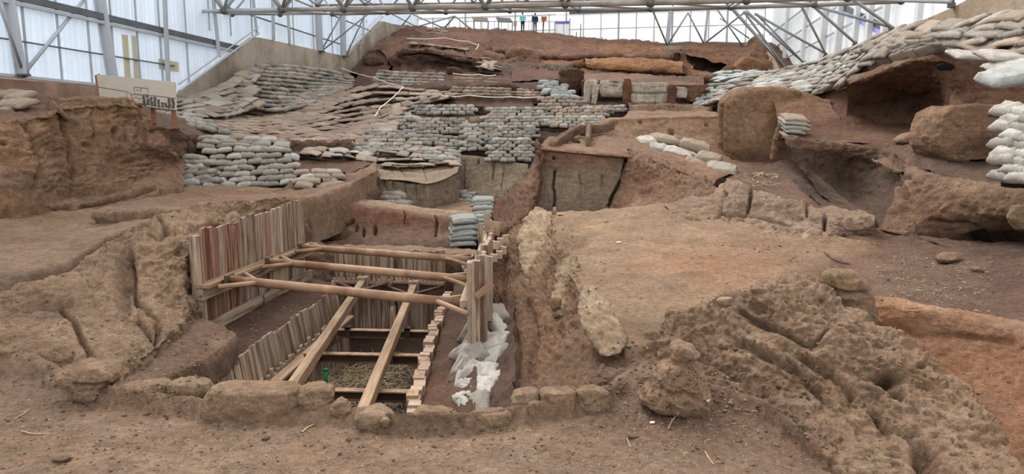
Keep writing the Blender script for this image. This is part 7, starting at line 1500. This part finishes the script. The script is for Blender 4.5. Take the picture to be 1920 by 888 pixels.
# ---- things on the summit: sloping panels, sign, fence, two visitors
def summit_panel(name, c, lab, col, Y):
    (x0, y0), (x1, y1), (x2, y2), (x3, y3) = c; M[name] = simple(name, col, .6); a, b, cc, d = P(x0, y0, Y + .5), P(x1, y1, Y + .5), P(x2, y2, Y), P(x3, y3, Y); e = empty('lectern_board', P((x2 + x3) / 2, 59, Y), lab, 'board'); O = np.array(e.location)
    V = np.array([a, b, cc, d] + [v - np.array((0, 0, .07)) for v in (a, b, cc, d)]) - O; geo_obj('top', [(V, np.array([(0, 1, 2, 3), (7, 6, 5, 4), (0, 4, 5, 1), (1, 5, 6, 2), (2, 6, 7, 3), (3, 7, 4, 0)]))], M[name], e)
    for (x, y, xx) in ((x3 + 1, y3, x3 + 1), (x2, y2, x2 - 1)):
        geo_obj('leg', [box_between(P(xx, 59, Y + .1) - O, P(x, y, Y + .1) - O, .07, .07, (0, 1, 0))], M['frame_dark'], e)
summit_panel('taupe_top', [(885, 31), (914, 33), (916, 40), (888, 38)], 'slanting taupe display board on thin legs left of the visitors', (120, 108, 98), 60.5)
summit_panel('slate_top', [(930, 32), (957, 34), (961, 41), (934, 40)], 'slanting dark grey display board on thin legs nearest the visitors', (92, 90, 96), 60.5)
e = empty('signpost', P(1018, 62, 60.5), 'rusty square sign on a brown post right of the visitors', 'sign'); O = np.array(e.location); M['sign_red'] = simple('sign_red', (168, 84, 56), .7)
geo_obj('post', [box_between((0, 0, 0), P(1020, 36, 60.5) - O, .1, .1, (0, 1, 0))], M['board_wood'], e); geo_obj('plate', [box(P(1020, 35.5, 60.4) - O, (.34, .05, .32))], M['sign_red'], e); geo_obj('frame', [box(P(1020, 35, 60.5) - O, (.46, .04, .36))], M['board_white'], e)
e = empty('small_sign', P(966, 60, 61), 'small pale paper sign on the rail beside the visitor in turquoise', 'sign'); O = np.array(e.location); geo_obj('post', [box_between((0, 0, 0), P(966, 40, 61) - O, .05, .05, (0, 1, 0))], M['frame_dark'], e); geo_obj('plate', [box(P(966, 45, 60.9) - O, (.26, .03, .34))], M['board_white'], e)
fe = empty('rail_fence', P(900, 58, 61.8), 'thin grey rail fence along the summit behind the visitors', 'fence'); O = np.array(fe.location)
for i, px in enumerate(range(862, 1062, 13)):
    y0 = np.interp(px, [862, 1060], [55, 65]); geo_obj('fence_post', [box_between(P(px, y0, 61.8) - O, P(px, 39 if i % 2 else 37, 61.8) - O, .04, .04, (0, 1, 0))], M['frame_dark'] if i % 3 == 0 else M['mullion'], fe)
geo_obj('rail', [box_between(P(862, 40, 61.8) - O, P(1060, 40.5, 61.8) - O, .04, .05)], M['mullion'], fe)
for i, (px, y0, y1) in enumerate([(1080, 74, 60), (1088, 78, 45), (1128, 80, 70), (1170, 84, 77), (1184, 84, 73)]):
    o = geo_obj('fence_stake', [box_between(P(px, y0, 60), P(px + 1, y1, 60), .06, .06, (0, 1, 0))], M['frame_dark']); tag(o, ['short dark stake right of the violet door band', 'tall dark stake right of the violet door band', 'little dark stake on the orange crest', 'tiny dark stake above the orange layer, left one', 'tiny dark stake above the orange layer, right one'][i], 'stake')

def person(base, height, lab, top_c, leg_c, hair_c, arms, facing=math.pi, hood=False, shoe_c=(40, 36, 36)):
    H = height; e = empty('person', base, lab, 'person', None); e.rotation_euler = (0, 0, facing)
    def skin(name, pts, edges, rad, mat, sub=1):
        me = bpy.data.meshes.new(name); me.from_pydata([tuple(np.array(p) * H) for p in pts], edges, []); o = bpy.data.objects.new(name, me); C.objects.link(o)
        md = o.modifiers.new('s', 'SKIN'); 
        for i, r in enumerate(rad): v = me.skin_vertices[0].data[i]; v.radius = (r[0] * H, r[1] * H) if isinstance(r, tuple) else (r * H, r * H)
        me.skin_vertices[0].data[0].use_root = True
        sb = o.modifiers.new('u', 'SUBSURF'); sb.levels = sub; sb.render_levels = sub
        dg = bpy.context.evaluated_depsgraph_get(); m2 = bpy.data.meshes.new_from_object(o.evaluated_get(dg)); o.modifiers.clear(); o.data = m2; m2.materials.clear(); m2.materials.append(mat); m2.polygons.foreach_set('use_smooth', [True] * len(m2.polygons)); o.parent = e; return o
    sk = simple('skin_' + lab[:6], (196, 150, 126), .6); tc = simple('top_' + lab[:12], top_c, .8); lc = simple('legs_' + lab[:12], leg_c, .8); hc = simple('hair_' + lab[:12], hair_c, .7); sc = simple('shoe_' + lab[:12], shoe_c, .6)
    L_ = [(-.05, 0, .50), (-.058, 0, .27), (-.062, 0, .045), (-.064, .05, .02)]; R_ = [(.05, 0, .50), (.058, .01, .27), (.062, -.01, .045), (.064, .045, .02)]
    ar = arms
    # body: one continuous figure
    pts = [(0, 0, .52), (0, 0, .62), (0, -.004, .74), (0, 0, .81), (0, 0, .86), (0, .004, .90), (0, .006, .955)] + L_ + R_ + [(-.10, 0, .80), *ar[0], (.10, 0, .80), *ar[1]]
    E = [(0, 1), (1, 2), (2, 3), (3, 4), (4, 5), (5, 6), (0, 7), (7, 8), (8, 9), (9, 10), (0, 11), (11, 12), (12, 13), (13, 14)]; k = 15; E += [(3, k)] + [(k + i, k + i + 1) for i in range(len(ar[0]))]; k2 = k + 1 + len(ar[0]); E += [(3, k2)] + [(k2 + i, k2 + i + 1) for i in range(len(ar[1]))]
    rad = [(.085, .06), (.07, .05), (.085, .055), (.06, .045), .03, (.04, .048), (.036, .045)] + [.05, .034, .02, .018] * 2 + [.036] + [.026, .02, .012][:len(ar[0])] + [.036] + [.026, .02, .012][:len(ar[1])]
    skin('body', pts, E, rad, sk)
    # clothes following the body
    pts = [(0, 0, .47 if hood else .50), (0, 0, .56), (0, 0, .64), (0, -.004, .74), (0, 0, .815), (-.10, 0, .80), *ar[0][:2], (.10, 0, .80), *ar[1][:2]]
    E = [(0, 1), (1, 2), (2, 3), (3, 4), (4, 5), (5, 6), (6, 7), (4, 8), (8, 9), (9, 10)]; g_ = .012
    rad = [(.095, .075), (.09 + g_, .07), (.08 + g_ + (.02 if hood else 0), .062), (.095 + g_, .066), (.07, .05), .046, .036 + (.006 if hood else 0), .026, .046, .036 + (.006 if hood else 0), .026]
    skin('jacket' if hood else 'top', pts, E, rad, tc)
    pts = [(0, 0, .53)] + L_[:3] + R_[:3]; skin('trousers', pts, [(0, 1), (1, 2), (2, 3), (0, 4), (4, 5), (5, 6)], [(.09, .066), .056, .041, .027, .056, .041, .027], lc)
    for s in (-1, 1): 
        o = skin('shoe', [(s * .062, -.012, .022), (s * .064, .03, .018), (s * .066, .075, .014)], [(0, 1), (1, 2)], [.026, .026, .018], sc)
    skin('hood' if hood else 'hair', [(0, -.012, .985), (0, -.022, .955), (0, -.02, .905), (0, -.02, .875)], [(0, 1), (1, 2), (2, 3)], [.036, .048, .046, .05] if hood else [.034, .044, .04, .022], hc)
    # face on the far side, hands with fingers
    nose = skin('nose', [(0, .048, .935), (0, .062, .925)], [(0, 1)], [.007, .008], sk, 1)
    for s, a in ((-1, ar[0]), (1, ar[1])):
        eye = skin('eye', [(s * .016, .046, .942), (s * .016, .05, .942)], [(0, 1)], [.005, .004], sc, 1); hnd = np.array(a[-1])
        for f_ in range(5):
            d = np.array((s * .004 * (f_ - 2), .007 * (f_ - 2), -.03 + .003 * abs(f_ - 2))); skin('finger', [tuple(hnd + d * .2), tuple(hnd + d * .7 + (0, .004, 0)), tuple(hnd + d + (0, .010, 0))], [(0, 1), (1, 2)], [.005, .0045, .004], sk, 1)
    return e
person(P(980, 60.5, 61), 1.66, 'person in a turquoise jacket and black leggings, hands on hips, facing away', (120, 206, 208), (28, 28, 32), (46, 36, 32), ([(-.155, -.02, .68), (-.10, .03, .60)], [(.15, -.01, .67), (.12, .04, .56)]), math.radians(-25))
person(P(1003, 61.5, 61), 1.66, 'person in a navy blue hooded coat and grey trousers, hands in pockets', (44, 50, 74), (88, 92, 102), (44, 48, 66), ([(-.145, -.01, .66), (-.115, .03, .53)], [(.145, -.01, .66), (.115, .03, .53)]), math.radians(8), True)

# ---- white tapes on the slopes
def tape(pts, lab, r=.028):
    Pn = [P(*q) for q in pts]; out = []
    for a, b in zip(Pn[:-1], Pn[1:]):
        for t in np.linspace(0, 1, 6)[:-1]: p = lerp(a, b, t); out.append(p + np.array((0, -.3, .28 - .06 * math.sin(math.pi * t))))
    out.append(Pn[-1] + np.array((0, -.3, .28))); V, Fq = tube_path(out, r, 5); o = mesh_obj('marking_tape', V, Fq, M['tape']); tag(o, lab, 'tape')
tape([(640, 136, 46), (706, 156, 42.6), (758, 173, 39.4), (714, 214, 35), (704, 230, 33.2)], 'white marking cord running down the tiled sandbag slope and turning back')
tape([(764, 80, 54.5), (836, 79, 54.5), (880, 86, 53), (898, 92, 52.3), (892, 102, 51)], 'white marking tape zigzagging over the bags high on the mound')
tape([(830, 190, 38.6), (880, 189, 38.4), (960, 192, 37.8), (1010, 192, 37.4)], 'white marking tape along the edge of the upper trench')
tape([(850, 147, 44.6), (900, 149, 44.4), (930, 150, 44.2)], 'short white marking tape above the pinkish bag field')
# ------------------------------------------------------------------ stones, sticks, crumbs
def pebble_mesh(seed):
    bm = bmesh.new(); bmesh.ops.create_icosphere(bm, subdivisions=2, radius=.5); V = np.array([v.co[:] for v in bm.verts]); V *= (1 + .5 * perlin(V * 2.2 + seed * 7))[:, None] * np.array((1, .8, .6))
    for v, p in zip(bm.verts, V): v.co = p
    me = bpy.data.meshes.new('pebble'); bm.to_mesh(me); bm.free(); return me
PM = [pebble_mesh(k) for k in range(6)]
def fg_point(px, py): return G(px, py, -2.62)
dg = bpy.context.evaluated_depsgraph_get(); dg.update()
def on_ground(px, py):
    """first surface met along the sight line, to set small things down on it"""
    d = P(px, py, 10.0); d /= np.linalg.norm(d); h, loc, nrm, i, o, m = S.ray_cast(dg, (0, 0, 0), tuple(d)); return (np.array(loc), np.array(nrm)) if h else (G(px, py, -2.6), np.array((0, 0, 1.)))
for me in PM: at = me.color_attributes.new('Tint', 'FLOAT_COLOR', 'POINT'); at.data.foreach_set('color', np.tile((*lin((150, 122, 98)), 1), len(me.vertices)).astype(np.float32)); me.materials.append(M['soil_near'])
stones = [(116, 862, 38, 'flat angular stone lying alone at the lower left', 'stone', .5), (499, 823, 18, 'dark clod on the foreground soil left of the middle', 'clod', .8), (654, 824, 15, 'small round clod below the right end of the widest edge block', 'clod', .7), (814, 838, 14, 'small round stone on the foreground below the inner plank row', 'stone', .8), (827, 817, 10, 'tiny stone just above the small round one', 'stone', .8), (936, 799, 15, 'pale stone just below the smooth low edge lump', 'stone', .7), (904, 806, 12, 'flat pale stone left of the one below the smooth low edge lump', 'stone', .6), (1187, 820, 22, 'dark rounded clod with a dry stalk beside it', 'clod', .7), (963, 821, 10, 'small tan stone left of the pair of dark clods', 'stone', .8), (1003, 840, 11, 'left one of two dark clods in the foreground middle', 'clod', .8), (1017, 836, 10, 'right one of two dark clods in the foreground middle', 'clod', .8), (1781, 488, 66, 'pale low boulder half sunk in the dark basin at the right', 'boulder', .55), (1832, 508, 34, 'small dark stone right of the pale low boulder in the basin', 'stone', .6), (272, 778, 10, 'left one of two pebbles under the long low edge block', 'pebble', .9), (281, 775, 9, 'right one of two pebbles under the long low edge block', 'pebble', .9), (995, 882, 8, 'tan pebble at the bottom edge right of the middle', 'pebble', .8), (1240, 622, 10, 'small clod on the plateau edge above the earth stump', 'clod', .8), (1157, 736, 14, 'crumbly clod beside the right end edge block', 'clod', .6)]
for i, (px, py, w, lab, cat, fl) in enumerate(stones):
    p, nn = on_ground(px, py); k = p[1] / F; o = bpy.data.objects.new(cat if cat != 'stone' else 'loose_stone', PM[i % 6]); C.objects.link(o); o.location = tuple(p + np.array((0, 0, w * k * fl * .15))); o.scale = (w * k, w * k * .8, w * k * fl); o.rotation_euler = (0, 0, i * .9); tag(o, lab, cat)
# crumbs: countless little clods on the bare soil
parts = []; rc = random.Random(11); base = [np.array([v.co[:] for v in me.vertices]) for me in PM]; bf = [np.array([p.vertices[:] for p in me.polygons]) for me in PM]
bm = bmesh.new(); bmesh.ops.create_icosphere(bm, subdivisions=1, radius=.5); small = [np.array([v.co[:] for v in bm.verts]) * (1 + np.random.default_rng(k).uniform(-.3, .3, (len(bm.verts), 1))) for k in range(8)]; sf = np.array([[v.index for v in f.verts] for f in bm.faces]); bm.free()
zones = [(0, 1560, 795, 886, 1500, 3.2), (0, 420, 700, 800, 300, 4), (1100, 1400, 680, 800, 380, 4.5), (1150, 1240, 640, 720, 60, 4), (1640, 1919, 480, 570, 260, 3), (1050, 1500, 420, 600, 260, 2.6), (800, 880, 600, 780, 90, 3.2), (430, 600, 560, 640, 80, 3), (240, 430, 620, 700, 130, 3.6), (0, 330, 350, 470, 160, 2.4), (1640, 1900, 620, 880, 120, 3), (1380, 1640, 460, 520, 80, 2.4), (1250, 1560, 640, 830, 260, 4), (0, 360, 560, 700, 160, 3)]
SK = {'panel'}
for (x0, x1, y0, y1, n, s) in zones:
    for i in range(n):
        px, py = rc.uniform(x0, x1), rc.uniform(y0, y1); p, nn = on_ground(px, py)
        if nn[2] < .35 and s < 4: continue
        k = p[1] / F; w = s * k * rc.choice((.5, .7, .8, 1, 1, 1.3, 2.0)); V = small[i % 8] * np.array((w * 1.3, w, w * .7)); a = rc.uniform(0, 6.28); R = np.array([[math.cos(a), -math.sin(a), 0], [math.sin(a), math.cos(a), 0], [0, 0, 1]])
        c = np.array(lin(rc.choice([(150, 122, 98), (128, 100, 80), (110, 84, 68), (172, 146, 118), (150, 122, 98)])))
        parts.append((V @ R.T + p, sf, np.tile((*c, 1), (len(V), 1))))
V_, F_, C_ = join_geo(parts); o = mesh_obj('soil_crumbs', V_, F_, M['soil_near'], None, C_, False); o['kind'] = 'stuff'; tag(o, 'loose crumbs of dry soil scattered over the bare ground', 'soil')
# straw bits and stalks
parts = []
for (x0, x1, y0, y1, n, L0) in [(0, 1560, 790, 886, 320, 8), (1180, 1420, 760, 870, 90, 9), (1640, 1860, 480, 590, 170, 8), (1050, 1640, 400, 600, 120, 6), (0, 400, 700, 800, 70, 8), (1640, 1900, 600, 800, 40, 9), (420, 600, 560, 640, 20, 6), (1400, 1460, 325, 350, 50, 14), (200, 400, 600, 720, 60, 5)]:
    for i in range(n):
        p, nn = on_ground(rc.uniform(x0, x1), rc.uniform(y0, y1)); k = p[1] / F; L = L0 * k * rc.uniform(.3, 1.3); a = rc.uniform(0, 6.28); d = np.array((math.cos(a), math.sin(a), rc.uniform(0, .3)))
        parts.append(tube_path([p + (0, 0, .003), p + d * L * .5 + np.array((rc.uniform(-.1, .1) * L, 0, .1 * L + .004)), p + d * L], .55 * k, 3))
V_, F_, _ = join_geo(parts); o = mesh_obj('dry_grass_bits', V_, F_, M['straw']); o['kind'] = 'stuff'; tag(o, 'bits of dry grass and straw scattered on the soil', 'dry grass')
def stick(pts, r, lab, mat='straw', cat='twig'):
    Q = []
    for (px, py) in pts: p, nn = on_ground(px, py); Q.append(p + np.array((0, 0, .012)))
    V, Fq = tube_path(Q, r * Q[0][1] / F, 5); o = mesh_obj('twig', V, Fq, M[mat]); tag(o, lab, cat)
stick([(40, 809), (56, 814), (72, 815), (96, 814)], 1.2, 'pale curved twig on the soil at the lower left')
stick([(27, 787), (44, 777), (56, 768)], .8, 'thin pale stalk at the far left above the curved twig')
stick([(566, 812), (576, 803), (588, 797)], 1.6, 'flat pale splinter on the soil below the widest edge block')
stick([(1546, 474), (1564, 488), (1580, 494), (1592, 496)], 1.1, 'dark curved root on the plateau below the broken wall', 'iron', 'root')
stick([(1322, 848), (1330, 862), (1338, 872)], .9, 'thin dry stalk at the bottom right of the middle')
stick([(1176, 824), (1180, 836), (1184, 840)], .8, 'thin dry stalk leaning on the dark rounded clod')
stick([(1252, 806), (1260, 790), (1268, 780)], .8, 'thin dry stalk below the earth stump')
def chip(px, py, w, h, lab, col, cat, name):
    p, nn = on_ground(px, py); k = p[1] / F; M[name] = simple(name, col, .6); V, Fq = box((0, 0, 0), (w * k, h * k * 1.6, .01)); V[:, 0] += V[:, 1] * .4; V = V + p + (0, 0, .015); o = geo_obj(name, [(V, Fq)], M[name]); tag(o, lab, cat)
chip(1160, 455, 8, 5, 'small white scrap of paper lying on the plateau', (232, 232, 230), 'litter', 'paper_scrap'); chip(1051, 402, 11, 5, 'small yellow scrap near the stub on the plateau edge', (214, 184, 84), 'litter', 'yellow_scrap')
chip(1137, 417, 8, 2, 'small black scrap on the plateau', (32, 28, 28), 'litter', 'black_scrap'); chip(1223, 794, 9, 4, 'pale shell chip under the earth stump', (222, 206, 180), 'shell', 'shell_chip'); chip(1328, 752, 6, 10, 'pale upright flake at the right foot of the earth stump', (206, 176, 138), 'flake', 'pale_flake'); chip(638, 852, 7, 3, 'little dark and white scrap in the foreground', (60, 56, 60), 'litter', 'dark_scrap')
# stub on plateau edge, cloth on far concrete
o = geo_obj('wooden_stub', [(lambda a, b: tube(a, b, .05, 8, .04))(P(1039, 402, 16.6), P(1040, 388, 16.6))], M['timber'], None, True); tag(o, 'short wooden stub standing on the near edge of the plateau by the baulk', 'stub')
for (px, y0, y1, Y, lab) in [(762, 290, 275, 30, ''), ]: pass
o = geo_obj('steel_pin', [tube(P(423, 418, 15.2), P(423, 406, 15.2), .012, 6)], M['iron'], None, True); tag(o, 'thin dark steel pin above the left plank wall', 'pin')
o = geo_obj('steel_pin', [tube(P(1625, 104, 22.3), P(1625, 90, 22.3), .05, 6)], M['iron'], None, True) if False else None
geo = wquad('lime_patch', ((1246, 86), (1278, 99)), 'concrete', 9.2) if False else None
o = geo_obj('concrete_footing', [box(P(1262, 93, 55.2), (1.25, .6, .5))], M['concrete']); tag(o, 'pale concrete footing set in the top of the orange layer', 'footing')
print('objects', len(bpy.data.objects), 'tris', sum(len(o.data.loop_triangles) or sum(len(p.vertices) - 2 for p in o.data.polygons) for o in bpy.data.objects if o.type == 'MESH' and len(o.data.polygons) < 5e6))
